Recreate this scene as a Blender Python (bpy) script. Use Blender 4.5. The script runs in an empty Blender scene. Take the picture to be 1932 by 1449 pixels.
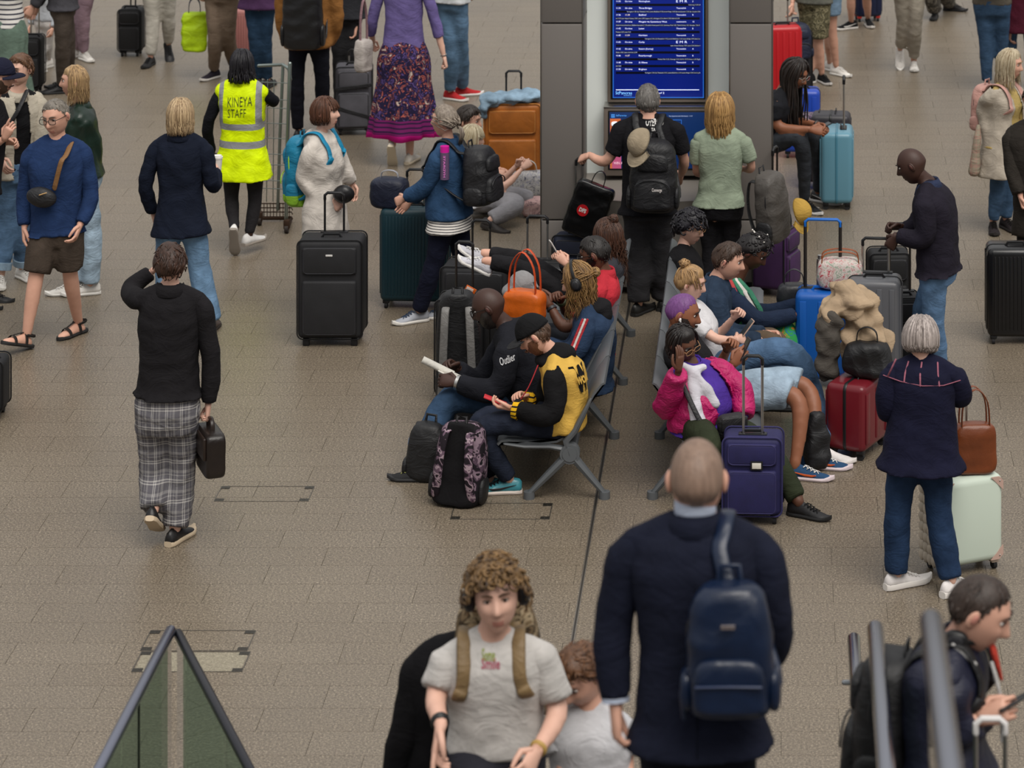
import bpy, bmesh, math, random
import numpy as np
from mathutils import Vector, Matrix
from mathutils.bvhtree import BVHTree
random.seed(7); RNG = np.random.RandomState(7)
scene = bpy.context.scene
COL = scene.collection

# ---------------------------------------------------------------- camera, light, exposure
F, H, VX, VY = 6100.0, 6.75, 1470.0, -1100.0      # focal length in px, eye height, principal point (level shift-lens camera)
W, HI = 1932.0, 1449.0
cam = bpy.data.cameras.new('camera'); camo = bpy.data.objects.new('camera', cam); COL.objects.link(camo)
camo.location = (0, 0, H); camo.rotation_euler = (math.pi / 2, 0, 0)
cam.sensor_width = 36; cam.lens = F / W * 36
cam.shift_x = (W / 2 - VX) / W; cam.shift_y = (VY - HI / 2) / W
cam.clip_end = 300
cam.dof.use_dof = True; cam.dof.focus_distance = 21.0; cam.dof.aperture_fstop = 4.2
scene.camera = camo
world = bpy.data.worlds.new('world'); scene.world = world; world.use_nodes = True
wt = world.node_tree; bg = wt.nodes['Background']          # bright glazed roof overhead, dimmer hall towards the horizon
tcw = wt.nodes.new('ShaderNodeTexCoord'); sxw = wt.nodes.new('ShaderNodeSeparateXYZ'); rmw = wt.nodes.new('ShaderNodeValToRGB')
wt.links.new(tcw.outputs['Generated'], sxw.inputs[0]); wt.links.new(sxw.outputs[2], rmw.inputs[0]); wt.links.new(rmw.outputs[0], bg.inputs[0])
for e_, (p_, c_) in zip((rmw.color_ramp.elements[0], rmw.color_ramp.elements[1], rmw.color_ramp.elements.new(.35)), ((0.0, (.26, .25, .24, 1)), (.6, (1.0, 1.02, 1.06, 1)), (.22, (.48, .48, .48, 1)))):
    e_.position = p_; e_.color = c_
bg.inputs[1].default_value = 0.95
sun = bpy.data.lights.new('roof_daylight', 'SUN'); sun.energy = 2.4; sun.angle = math.radians(40); sun.color = (1.0, 0.95, 0.88)
suno = bpy.data.objects.new('roof_daylight', sun); COL.objects.link(suno)
suno.rotation_euler = (math.radians(30), math.radians(16), 0)
scene.view_settings.view_transform = 'Standard'; scene.view_settings.look = 'None'
scene.view_settings.exposure = 0.14; scene.view_settings.gamma = 1.0; scene.view_settings.use_curve_mapping = False

# ---------------------------------------------------------------- geometry from the photograph's perspective
def V(*a): return Vector(a)
UP = V(0, 0, 1)
def at_y(px, py, Y): return V((px - VX) / F * Y, Y, H - (py - VY) / F * Y)
def at_z(px, py, z=0.0):
    Y = F * (H - z) / (py - VY); return V((px - VX) / F * Y, Y, z)
def ydep(py, z=0.0): return F * (H - z) / (py - VY)
def ray_sphere(px, py, c, r, near):
    o = V(0, 0, H); d = V((px - VX) / F, 1, -(py - VY) / F).normalized()
    oc = o - c; b = oc.dot(d); q = b * b - (oc.dot(oc) - r * r)
    t = -b if q <= 0 else (-b - math.sqrt(q) if near else -b + math.sqrt(q))
    return o + d * t

# ---------------------------------------------------------------- materials
def lin(h):
    if not isinstance(h, str): return tuple(h)
    h = h.lstrip('#'); c = [int(h[i:i + 2], 16) / 255 for i in (0, 2, 4)]
    return tuple(x / 12.92 if x <= .04045 else ((x + .055) / 1.055) ** 2.4 for x in c)
MATS = {}
class NT:
    def __init__(s, name):
        s.m = bpy.data.materials.new(name); s.m.use_nodes = True; s.t = s.m.node_tree
        s.b = s.t.nodes['Principled BSDF']
    def n(s, typ, **kw):
        x = s.t.nodes.new(typ)
        for k, v in kw.items():
            if hasattr(x, k): setattr(x, k, v)
            else: x.inputs[k.replace('_', ' ')].default_value = v
        return x
    def l(s, a, b): s.t.links.new(a, b)
    def math(s, op, a, b=None, c=None):
        x = s.t.nodes.new('ShaderNodeMath'); x.operation = op
        for i, q in enumerate((a, b, c)):
            if q is None: continue
            if isinstance(q, (int, float)): x.inputs[i].default_value = q
            else: s.l(q, x.inputs[i])
        return x.outputs[0]
    def mix(s, fac, a, b, blend='MIX'):
        x = s.t.nodes.new('ShaderNodeMix'); x.data_type = 'RGBA'; x.blend_type = blend
        for i, q in ((0, fac), (6, a), (7, b)):
            if isinstance(q, (int, float)): x.inputs[i].default_value = q
            elif isinstance(q, tuple): x.inputs[i].default_value = (*q[:3], 1)
            else: s.l(q, x.inputs[i])
        return x.outputs[2]
    def ramp(s, fac, stops, const=False):
        x = s.t.nodes.new('ShaderNodeValToRGB'); s.l(fac, x.inputs[0]); e = x.color_ramp.elements
        if const: x.color_ramp.interpolation = 'CONSTANT'
        while len(e) < len(stops): e.new(0.5)
        for q, (p, c) in zip(e, stops): q.position = p; q.color = (*lin(c), 1)
        return x.outputs[0]
    def obj(s, scale=(1, 1, 1)):
        tc = s.t.nodes.new('ShaderNodeTexCoord'); mp = s.t.nodes.new('ShaderNodeMapping')
        mp.inputs['Scale'].default_value = scale; s.l(tc.outputs['Object'], mp.inputs[0]); return mp.outputs[0]
    def noise(s, vec, scale, detail=2, rough=.5, dist=0):
        x = s.t.nodes.new('ShaderNodeTexNoise'); s.l(vec, x.inputs['Vector'])
        x.inputs['Scale'].default_value = scale; x.inputs['Detail'].default_value = detail
        x.inputs['Roughness'].default_value = rough; x.inputs['Distortion'].default_value = dist
        return x.outputs[0]
    def bump(s, h, strength, dist):
        x = s.t.nodes.new('ShaderNodeBump'); x.inputs['Strength'].default_value = strength
        x.inputs['Distance'].default_value = dist; s.l(h, x.inputs['Height']); s.l(x.outputs[0], s.b.inputs['Normal'])
    def col(s, c):
        if isinstance(c, tuple): s.b.inputs['Base Color'].default_value = (*c[:3], 1)
        else: s.l(c, s.b.inputs['Base Color'])

def mat(kind, c='#808080', c2=None, c3=None, r=None, name=None, boxes=None, p=None):
    key = (kind, c, c2, c3, r, str(boxes), p)
    if key in MATS: return MATS[key]
    t = NT(name or kind); b = t.b; a = lin(c)
    if kind in ('cloth', 'denim') and not boxes:
        lu = .2126 * a[0] + .7152 * a[1] + .0722 * a[2]; a = tuple((x * .84 + lu * .16) * .9 for x in a)
    rough = {'cloth': .88, 'denim': .85, 'leather': .42, 'plastic': .42, 'metal': .32, 'rubber': .7, 'hair': .5, 'skin': .52,
             'nylon': .55, 'canvas': .7, 'paint': .35, 'puffer': .5}.get(kind, .8)
    b.inputs['Roughness'].default_value = rough if r is None else r
    if 'Specular IOR Level' in b.inputs: b.inputs['Specular IOR Level'].default_value = .14 if kind in ('cloth', 'denim', 'plaid', 'stripe', 'floral', 'camo', 'skirt') else .4
    ob = t.obj()
    col = a
    if kind in ('cloth', 'denim', 'nylon', 'puffer', 'leather', 'canvas'):
        n1 = t.noise(ob, 7, 3, .6)
        lo = tuple(x * .78 for x in a); hi = tuple(min(1, x * 1.18) for x in a)
        if kind == 'denim': lo = tuple(x * .62 for x in a); hi = tuple(min(1, x * 1.35 + .004) for x in a)
        col = t.mix(t.math('MULTIPLY_ADD', n1, 2.2, -.6), lo, hi)
        if kind == 'canvas': t.bump(t.math('ADD', t.math('MULTIPLY', t.noise(ob, 5, 2, .5, .5), .5), t.math('MULTIPLY', t.noise(ob, 220, 1), .15)), .25, .012)
        elif kind != 'leather':
            w = t.noise(t.obj((1, 1, 1.5)), 6 if kind != 'puffer' else 13, 3, .5, 1.4)
            f = t.noise(ob, 260, 1)
            cr = t.noise(t.obj((1.0, 1.0, 1.9)), 4.5, 2, .5, 2.2); cr = t.math('POWER', t.math('SUBTRACT', 1.0, t.math('MINIMUM', t.math('MULTIPLY', t.math('ABSOLUTE', t.math('SUBTRACT', cr, .5)), 7.0), 1.0)), 2.0)
            w = t.math('ADD', w, t.math('MULTIPLY', cr, .14 if kind != 'puffer' else .1))
            t.bump(t.math('ADD', w, t.math('MULTIPLY', f, .10)), .42 if kind != 'puffer' else .8, .022)
        else:
            t.bump(t.math('ADD', t.noise(ob, 8, 2, .5, .8), t.math('MULTIPLY', t.noise(ob, 150, 1), .1)), .3, .02)
    elif kind == 'plaid':
        sp = t.n('ShaderNodeSeparateXYZ'); t.l(ob, sp.inputs[0]); col = lin(c)
        tot = None
        for ax, per in ((0, .085), (2, .115)):
            fr = t.math('FRACT', t.math('DIVIDE', sp.outputs[ax], per))
            for pos, w, amp in ((.2, .03, .6), (.32, .03, .6), (.75, .07, .25), (.55, .02, .35)):
                q = t.math('LESS_THAN', t.math('ABSOLUTE', t.math('SUBTRACT', fr, pos)), w)
                q = t.math('MULTIPLY', q, amp); tot = q if tot is None else t.math('ADD', tot, q)
        tot = t.math('MINIMUM', t.math('MULTIPLY', tot, .75), 1.0)
        n1 = t.noise(ob, 6, 3)
        base = t.mix(n1, tuple(x * .6 for x in a), tuple(x * 1.3 for x in a))
        col = t.mix(tot, base, lin(c2)); t.bump(t.noise(t.obj((1, 1, 1.6)), 9, 3, .5, 1), .5, .025)
    elif kind == 'stripe':
        sp = t.n('ShaderNodeSeparateXYZ'); t.l(ob, sp.inputs[0])
        fr = t.math('FRACT', t.math('DIVIDE', sp.outputs[2], p or .03))
        col = t.mix(t.math('LESS_THAN', fr, .33), a, lin(c2)); t.bump(t.noise(ob, 8, 3, .5, 1), .4, .02)
    elif kind in ('floral', 'skirt'):
        vo = t.n('ShaderNodeTexVoronoi'); t.l(ob, vo.inputs['Vector']); vo.inputs['Scale'].default_value = p or 30
        n1 = t.noise(ob, (p or 30) * .8, 3, .6, 1.5)
        cs = [c, c2, c3 or c2]
        col = t.ramp(n1, [(0, cs[0]), (.36, cs[2]), (.42, cs[0]), (.552, cs[1]), (.585, cs[0]), (.64, '#b9a79b' if kind == 'skirt' else cs[1])], True)
        if kind == 'skirt':
            sp = t.n('ShaderNodeSeparateXYZ'); t.l(ob, sp.inputs[0])
            ed = t.math('LESS_THAN', sp.outputs[2], .43); e2 = t.math('LESS_THAN', sp.outputs[2], .30)
            fr = t.math('LESS_THAN', t.math('FRACT', t.math('DIVIDE', sp.outputs[2], .04)), .35)
            col = t.mix(ed, col, t.mix(fr, lin('#6a1d58'), lin('#2a1838'))); col = t.mix(e2, col, lin('#b8177c'))
    elif kind == 'camo':
        n1 = t.noise(ob, p or 16, 2, .5, .6)
        col = t.ramp(n1, [(0, c), (.46, c2), (.53, c3), (.60, c)], True); t.bump(t.noise(ob, 9, 3, .5, 1), .4, .02)
    elif kind == 'hair':
        w = t.noise(t.obj((70, 70, 7)), 1, 3, .6); isl = t.n('ShaderNodeNewGeometry').outputs['Random Per Island']
        q = t.math('ADD', t.math('MULTIPLY', w, 1.1), t.math('MULTIPLY_ADD', isl, .55, -.38))
        col = t.mix(q, tuple(x * .75 for x in a), lin(c2 or c)); t.bump(w, .5, .01)
    elif kind == 'skin':
        n1 = t.noise(ob, 14, 3); col = t.mix(n1, tuple(x * f for x, f in zip(a, (.86, .8, .78))), tuple(min(1, x * f) for x, f in zip(a, (1.12, 1.1, 1.08))))
        t.bump(t.noise(ob, 120, 2), .08, .005)
    elif kind == 'metal': b.inputs['Metallic'].default_value = 1
    elif kind == 'glass':
        b.inputs['Transmission Weight'].default_value = 1; b.inputs['Roughness'].default_value = .02; b.inputs['IOR'].default_value = 1.03
    elif kind == 'emit':
        b.inputs['Emission Color'].default_value = (*a, 1); b.inputs['Emission Strength'].default_value = p or 1.0
    if boxes:                       # flat print in the thing's own coordinates: (axis ranges, colour)
        sp = t.n('ShaderNodeSeparateXYZ'); t.l(ob, sp.inputs[0])
        for rng, cc in boxes:
            q = None
            for ax, (lo, hi) in rng.items():
                s_ = t.math('MULTIPLY', t.math('GREATER_THAN', sp.outputs[ax], lo), t.math('LESS_THAN', sp.outputs[ax], hi))
                q = s_ if q is None else t.math('MULTIPLY', q, s_)
            col = t.mix(q, col, lin(cc))
    t.col(col)
    MATS[key] = t.m
    return t.m

# ---------------------------------------------------------------- mesh builder
_bev = {}
class MB:
    def __init__(s): s.v = []; s.f = []; s.m = []; s.n = 0
    def add(s, v, f, mat=0):
        v = np.asarray(v, float).reshape(-1, 3); s.v.append(v)
        k = s.n; s.f += [tuple(int(i) + k for i in q) for q in f]; s.m += [mat] * len(f); s.n += len(v); return s
    def arr(s): return np.vstack(s.v) if s.v else np.zeros((0, 3))
    def loft(s, rings, mat=0, cap=True, closed=False):
        n = len(rings[0]); k = len(rings); f = []
        for i in range(k - 1 if not closed else k):
            a, b = i * n, ((i + 1) % k) * n
            for j in range(n): f.append((a + j, a + (j + 1) % n, b + (j + 1) % n, b + j))
        v = np.vstack(rings)
        if cap and not closed:
            v = np.vstack([v, np.mean(rings[0], 0), np.mean(rings[-1], 0)])
            c0, c1, e = k * n, k * n + 1, (k - 1) * n
            for j in range(n): f.append(((j + 1) % n, j, c0)); f.append((e + j, e + (j + 1) % n, c1))
        return s.add(v, f, mat)
    def tube(s, pts, rad, n=8, mat=0, cap=True, round_=True, flat=1.0, ref=None):
        P = [Vector(p) for p in pts]
        R = list(rad) if hasattr(rad, '__len__') else [rad] * len(P)
        T = []
        for i in range(len(P)):
            d = (P[min(i + 1, len(P) - 1)] - P[max(i - 1, 0)])
            T.append(d.normalized() if d.length > 1e-9 else UP.copy())
        if ref is None:
            ref = V(1, 0, 0) if abs(T[0].x) < .8 else V(0, 1, 0)
        u = (ref - T[0] * ref.dot(T[0])).normalized()
        rings = []
        cs = [(math.cos(2 * math.pi * j / n), math.sin(2 * math.pi * j / n)) for j in range(n)]
        def ring(c, t, u, r):
            w = t.cross(u); return np.array([c + u * (r * a) + w * (r * b * flat) for a, b in cs])
        for i, (p, t, r) in enumerate(zip(P, T, R)):
            u = (u - t * u.dot(t)); u = u.normalized() if u.length > 1e-6 else t.orthogonal().normalized()
            if i == 0 and round_ and cap:
                rings += [ring(p - t * r * .85, t, u, r * .5), ring(p - t * r * .5, t, u, r * .85)]
            rings.append(ring(p, t, u, r))
            if i == len(P) - 1 and round_ and cap:
                rings += [ring(p + t * r * .5, t, u, r * .85), ring(p + t * r * .85, t, u, r * .5)]
        return s.loft(rings, mat, cap)
    def ell(s, c, r, M=None, nu=14, nv=9, mat=0, e=1.0, e2=None):
        """ellipsoid (e=1) or superellipsoid (e<1 boxier)"""
        e2 = e if e2 is None else e2
        if not hasattr(r, '__len__'): r = (r, r, r)
        pw = lambda x, q: math.copysign(abs(x) ** q, x)
        v = []; f = []
        for i in range(1, nv):
            la = math.pi * (i / nv - .5)
            for j in range(nu):
                lo = 2 * math.pi * j / nu
                v.append((r[0] * pw(math.cos(la), e2) * pw(math.cos(lo), e), r[1] * pw(math.cos(la), e2) * pw(math.sin(lo), e), r[2] * pw(math.sin(la), e2)))
        v += [(0, 0, -r[2]), (0, 0, r[2])]; a = len(v) - 2
        for i in range(nv - 2):
            for j in range(nu): f.append((i * nu + j, i * nu + (j + 1) % nu, (i + 1) * nu + (j + 1) % nu, (i + 1) * nu + j))
        for j in range(nu): f.append(((j + 1) % nu, j, a)); f.append(((nv - 2) * nu + j, (nv - 2) * nu + (j + 1) % nu, a + 1))
        v = np.array(v)
        if M is not None: v = v @ np.array(M.to_3x3()).T
        return s.add(v + np.array(c), f, mat)
    def rbox(s, c, size, bev=.01, seg=2, M=None, mat=0):
        key = (tuple(round(x, 5) for x in size), bev, seg)
        if key not in _bev:
            bm = bmesh.new(); bmesh.ops.create_cube(bm, size=1)
            for q in bm.verts: q.co = Vector(q.co[i] * size[i] for i in range(3))
            if bev > 0: bmesh.ops.bevel(bm, geom=bm.edges[:], offset=min(bev, min(size) * .49), segments=seg, profile=.5, affect='EDGES')
            bm.verts.index_update()
            _bev[key] = (np.array([q.co[:] for q in bm.verts]), [tuple(q.index for q in ff.verts) for ff in bm.faces]); bm.free()
        v, f = _bev[key]
        if M is not None: v = v @ np.array(M.to_3x3()).T
        return s.add(v + np.array(c), f, mat)
    def xf(s, M):
        A = np.array(M.to_3x3()).T; t = np.array(M.translation if len(M) == 4 else (0, 0, 0))
        s.v = [q @ A + t for q in s.v]; return s
    def mesh(s, name, mats, smooth=True):
        me = bpy.data.meshes.new(name); me.from_pydata(s.arr().tolist(), [], s.f)
        for q in (mats if isinstance(mats, (list, tuple)) else [mats]): me.materials.append(q)
        if any(s.m): me.polygons.foreach_set('material_index', s.m)
        if smooth:
            me.polygons.foreach_set('use_smooth', [True] * len(me.polygons))
            if smooth == 'auto': me.set_sharp_from_angle(angle=math.radians(38))
        me.update(); return me
    def build(s, name, mats, parent=None, smooth='auto', loc=None):
        return link(name, s.mesh(name, mats, smooth), parent, loc)

def link(name, data, parent=None, loc=None):
    o = bpy.data.objects.new(name, data); COL.objects.link(o)
    if parent is not None: o.parent = parent
    if loc is not None: o.location = loc
    return o
def tag(o, label, cat=None, group=None, kind=None):
    if label: o['label'] = label
    if cat: o['category'] = cat
    if group: o['group'] = group
    if kind: o['kind'] = kind
    return o
def thing(name, label, cat, loc=(0, 0, 0), rotz=0, group=None):
    o = bpy.data.objects.new(name, None); o.empty_display_size = .1; COL.objects.link(o); o.location = loc; o.rotation_euler = (0, 0, rotz)
    return tag(o, label, cat, group)

TMP = bpy.data.scenes.new('tmp'); TVL = TMP.view_layers[0]
def evaluated(ob):
    TMP.collection.objects.link(ob); TVL.update()
    me = bpy.data.meshes.new_from_object(ob.evaluated_get(TVL.depsgraph), depsgraph=TVL.depsgraph)
    TMP.collection.objects.unlink(ob); bpy.data.objects.remove(ob); return me
def bake(mb, vox=.015, sm=5, wr=0.0, seed=0, wl=.09, aniso=2.0):
    """union of overlapping closed shells as one continuous, smoothed skin -> (verts, quads)"""
    me = mb.mesh('tmp', [], False); ob = bpy.data.objects.new('tmp', me)
    q = ob.modifiers.new('r', 'REMESH'); q.mode = 'VOXEL'; q.voxel_size = vox; q.adaptivity = 0
    if sm: q = ob.modifiers.new('s', 'SMOOTH'); q.factor = .5; q.iterations = sm
    r = evaluated(ob); bpy.data.meshes.remove(me)
    n = len(r.vertices); v = np.empty(n * 3); r.vertices.foreach_get('co', v); v = v.reshape(-1, 3)
    nf = len(r.polygons); f = np.empty(len(r.loops), int); r.loops.foreach_get('vertex_index', f)
    f = f.reshape(nf, -1) if nf and len(f) == nf * 4 else None
    if f is None: f = [tuple(p.vertices) for p in r.polygons]
    if wr:
        nn = np.empty(n * 3); r.vertices.foreach_get('normal', nn); v = wrinkle(v, nn.reshape(-1, 3), wr, seed, wl, aniso)
    bpy.data.meshes.remove(r); return v, f
def wrinkle(v, nn, amp, seed=0, wl=.09, aniso=2.0):
    wl *= 1.5; amp *= .62
    R = np.random.RandomState(seed); d = np.zeros(len(v)); warp = np.sin(v @ R.randn(3) * 9) * 1.6
    for i in range(6):
        k = R.randn(3); k[2] *= aniso; k /= np.linalg.norm(k); k *= 2 * math.pi / (wl * R.uniform(.6, 1.7))
        ph = v @ k + R.uniform(0, 6) + warp * R.uniform(.3, 1.2)
        d += (np.sin(ph) if i % 2 else (1 - 2 * np.abs(np.sin(ph / 2)) ** .7)) / 2.4
    return v + nn * (d * amp)[:, None]
def mesh_vf(name, v, f, mats, smooth=True):
    me = bpy.data.meshes.new(name); me.from_pydata(np.asarray(v).tolist(), [], [tuple(int(i) for i in q) for q in f])
    for q in (mats if isinstance(mats, (list, tuple)) else [mats]): me.materials.append(q)
    if smooth: me.polygons.foreach_set('use_smooth', [True] * len(me.polygons))
    me.update(); return me
def text_mesh(body, size, bold=0.0, align='LEFT', width=None):
    cu = bpy.data.curves.new('t', 'FONT'); cu.body = body; cu.size = size; cu.align_x = align; cu.align_y = 'CENTER'; cu.resolution_u = 2; cu.offset = bold
    me = evaluated(bpy.data.objects.new('t', cu)); bpy.data.curves.remove(cu)
    v = np.empty(len(me.vertices) * 3); me.vertices.foreach_get('co', v); v = v.reshape(-1, 3)
    if width and len(v): v[:, 0] *= width / max(1e-6, v[:, 0].max() - v[:, 0].min())
    f = [tuple(p.vertices) for p in me.polygons]; bpy.data.meshes.remove(me); return v, f
def text_on(target_vf, body, c, right, up, size, m, name, parent, bold=.004, off=.004, width=None, depth=.3):
    """print lettering onto a surface by casting each outline point onto it"""
    v, f = text_mesh(body, size, bold, 'CENTER', width); right = Vector(right).normalized(); up = Vector(up).normalized(); nrm = right.cross(up)
    tv, tf = target_vf; bvh = BVHTree.FromPolygons([Vector(q) for q in tv], [tuple(int(i) for i in q) for q in tf])
    out = []; last = Vector(c)
    for x, y, _ in v:
        o = Vector(c) + right * x + up * y
        h = bvh.ray_cast(o + nrm * depth, -nrm, depth * 2.5)[0]
        if h is None: h = o + nrm * ((last - o).dot(nrm))
        last = h; out.append(h + nrm * off)
    return link(name, mesh_vf(name, [tuple(q) for q in out], f, m, False), parent)
# ================================================================ people
def basis(yaw, pitch=0, roll=0):
    a = math.radians(yaw); f = V(math.sin(a), -math.cos(a), 0); r = f.cross(UP); u = UP.copy()
    p = math.radians(pitch); f, u = f * math.cos(p) - u * math.sin(p), u * math.cos(p) + f * math.sin(p)
    q = math.radians(roll); r, u = r * math.cos(q) - u * math.sin(q), u * math.cos(q) + r * math.sin(q)
    return r, f, u
def mat3(r, f, u): return Matrix(((r.x, f.x, u.x), (r.y, f.y, u.y), (r.z, f.z, u.z)))
def sstep(x): x = np.clip(x, 0, 1); return x * x * (3 - 2 * x)

def head_base(lat, lon, female=False):
    dx, dy, dz = np.sin(lon) * np.cos(lat), np.cos(lon) * np.cos(lat), np.sin(lat)
    x, y, z = .076 * dx, np.where(dy > 0, .092, .102) * dy, np.where(dz > 0, .112, .122) * dz
    q = np.clip((-z - .005) / .115, 0, 1)
    x = x * (1 - (.40 if female else .34) * q ** 1.5); y = np.where(y < 0, y * (1 - .62 * q), y * (1 - .03 * q))
    return x, y, z
def head_surface(lat, lon, female=False):
    x, y, z = head_base(lat, lon, female); fr = (y > .02)
    g = lambda u, c, s: np.exp(-((u - c) / s) ** 2)
    y = y + fr * (.010 * g(z, -.104, .016) * g(x, 0, .024))
    up = np.clip((.030 - z) / .055, 0, 1); prof = up ** 1.3 * (1 - sstep((-.024 - z) / .014))
    y = y + fr * (.030 if not female else .025) * prof * np.exp(-(np.abs(x) / (.009 + .007 * up)) ** 2.2)
    for sg in (-1, 1):
        y = y - fr * .012 * g(x, sg * .031, .017) * g(z, .016, .013)
        y = y + fr * .006 * g(x, sg * .03, .022) * g(z, .040, .010)
        y = y + fr * .006 * g(x, sg * .044, .018) * g(z, -.020, .018)
        x = x + sg * 0.004 * g(z, -.075, .03) * (x * sg > .03) * (0 if female else 1)
    y = y + fr * (.007 * g(z, -.058, .006) + .008 * g(z, -.070, .006)) * g(x, 0, .022) - fr * .003 * g(z, -.064, .003) * g(x, 0, .024)
    return x, y, z

def add_head(mb, M, female=False, brow=True, ears=True, hi=True):
    """mats: 0 skin 1 eye white 2 iris 3 lips 4 brows"""
    nla, nlo = (40, 44) if hi else (26, 30)
    la = np.linspace(-.5, .5, nla + 1)[1:-1] * math.pi
    u = np.linspace(0, 2 * math.pi, nlo, endpoint=False); lo = u - .55 * np.sin(u)
    A, O = np.meshgrid(la, lo, indexing='ij'); x, y, z = head_surface(A, O, female)
    v = np.stack([x, y, z], -1).reshape(-1, 3); n = nlo; f = []; k = len(la); ms = []
    for i in range(k - 1):
        for j in range(n):
            q = (i * n + j, i * n + (j + 1) % n, (i + 1) * n + (j + 1) % n, (i + 1) * n + j)[::-1]
            c = v[list(q)].mean(0); f.append(q)
            ms.append(3 if (c[1] > .05 and abs(c[0]) < .020 and -.076 < c[2] < -.053) else 0)
    v = np.vstack([v, [(0, 0, -.118), (0, -.0, .112)]]); a = k * n
    for j in range(n): f.append((j, (j + 1) % n, a)); ms.append(0); f.append(((k - 1) * n + (j + 1) % n, (k - 1) * n + j, a + 1)); ms.append(0)
    h = MB(); h.add(v, f); h.m = ms
    for sg in (-1, 1):
        if ears:
            R = Matrix.Rotation(math.radians(-14 * 1), 3, 'X') @ Matrix.Rotation(math.radians(sg * 18), 3, 'Z')
            h.ell((sg * .079, -.012, .0), (.009, .020, .032), R, 10, 8); h.ell((sg * .085, -.008, .003), (.006, .011, .019), R, 8, 6, 3)
        ey = .0725
        h.ell((sg * .031, ey, .0155), (.0130, .0085, .0062), None, 10, 7, 1)
        h.ell((sg * .031, ey + .0065, .0150), (.0060, .0034, .0058), None, 8, 6, 2)
        h.tube([(sg * .016, ey + .007, .0185), (sg * .031, ey + .012, .0235), (sg * .046, ey + .004, .0185)], .0022, 5, 4)
        if brow: h.tube([(sg * .013, .0905, .0365), (sg * .030, .0900, .0425), (sg * .049, .0755, .0375)], [.0035, .004, .002], 5, 4)
    h.xf(M); mb.v += h.v; o = mb.n; mb.f += [tuple(i + o for i in q) for q in h.f]; mb.m += h.m; mb.n += h.n

def add_hand(mb, w, d, dorsal, side, curl=.5, k=1.0, point=False, mat=0):
    d = d.normalized(); z = (dorsal - d * dorsal.dot(d)); z = z.normalized() if z.length > 1e-3 else d.orthogonal().normalized()
    x = z.cross(d) * side           # towards the thumb
    P = lambda a, b, c: w + x * (a * k) + d * (b * k) + z * (c * k)
    rings = []
    for b, hw, ht in ((-.02, .027, .022), (.01, .029, .019), (.04, .038, .016), (.075, .041, .014), (.092, .036, .010)):
        rings.append(np.array([P(hw * math.cos(t), b, ht * math.sin(t)) for t in np.linspace(0, 2 * math.pi, 10, endpoint=False)]))
    mb.loft(rings, mat)
    for i, (xr, L) in enumerate(((.029, .070), (.010, .080), (-.010, .074), (-.028, .058))):
        p = P(xr, .080, 0); c = curl * (1 + .12 * i) if not (point and i == 0) else .08; a = 0; pts = [p]; L *= 1.0
        for s_, fr in enumerate((.45, .32, .23)):
            a += c * (.9 if s_ == 0 else 1.1); dirv = (d * math.cos(a) - z * math.sin(a) + x * (xr * .6)).normalized(); p = p + dirv * L * fr * k; pts.append(p)
        mb.tube(pts, [.0098 * k, .0092 * k, .0085 * k, .0070 * k], 6, mat)
    t0 = P(.026, .012, -.004); t1 = P(.050, .040, -.012 - .012 * curl); t2 = P(.052 - .016 * curl, .072, -.02 - .02 * curl); t3 = P(.048 - .026 * curl, .094, -.024 - .028 * curl)
    mb.tube([t0, t1, t2, t3], [.015 * k, .0125 * k, .0105 * k, .008 * k], 6, mat)

TORSO = {'m': [(-.17, .150, .108, 0), (0, .172, .120, -.006), (.2, .158, .112, 0), (.4, .160, .114, .004), (.6, .174, .120, .006), (.78, .188, .114, -.004), (.90, .160, .088, -.008), (.985, .085, .062, -.006)],
         'f': [(-.17, .160, .114, 0), (0, .178, .126, -.010), (.2, .152, .108, 0), (.38, .138, .100, 0), (.58, .152, .120, .014), (.75, .162, .108, .002), (.89, .140, .082, -.006), (.985, .075, .055, -.006)]}
def ring(c, r, f, a, b, n=20, e=.82):
    pw = lambda x: math.copysign(abs(x) ** e, x)
    return np.array([c + r * (a * pw(math.cos(t))) + f * (b * pw(math.sin(t))) for t in [2 * math.pi * i / n for i in range(n)]])

class Fig: pass
def arc(pts, n=4):
    """rounded polyline through joints"""
    out = []
    for i in range(len(pts) - 1):
        p0 = pts[max(i - 1, 0)]; p1, p2 = pts[i], pts[i + 1]; p3 = pts[min(i + 2, len(pts) - 1)]
        for j in range(n):
            t = j / n; out.append(.5 * ((2 * p1) + (p2 - p0) * t + (2 * p0 - 5 * p1 + 4 * p2 - p3) * t * t + (3 * p1 - p0 - 3 * p2 + p3) * t ** 3))
    return out + [pts[-1]]
def interp(xs, ys, t): return float(np.interp(t, xs, ys))

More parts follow.
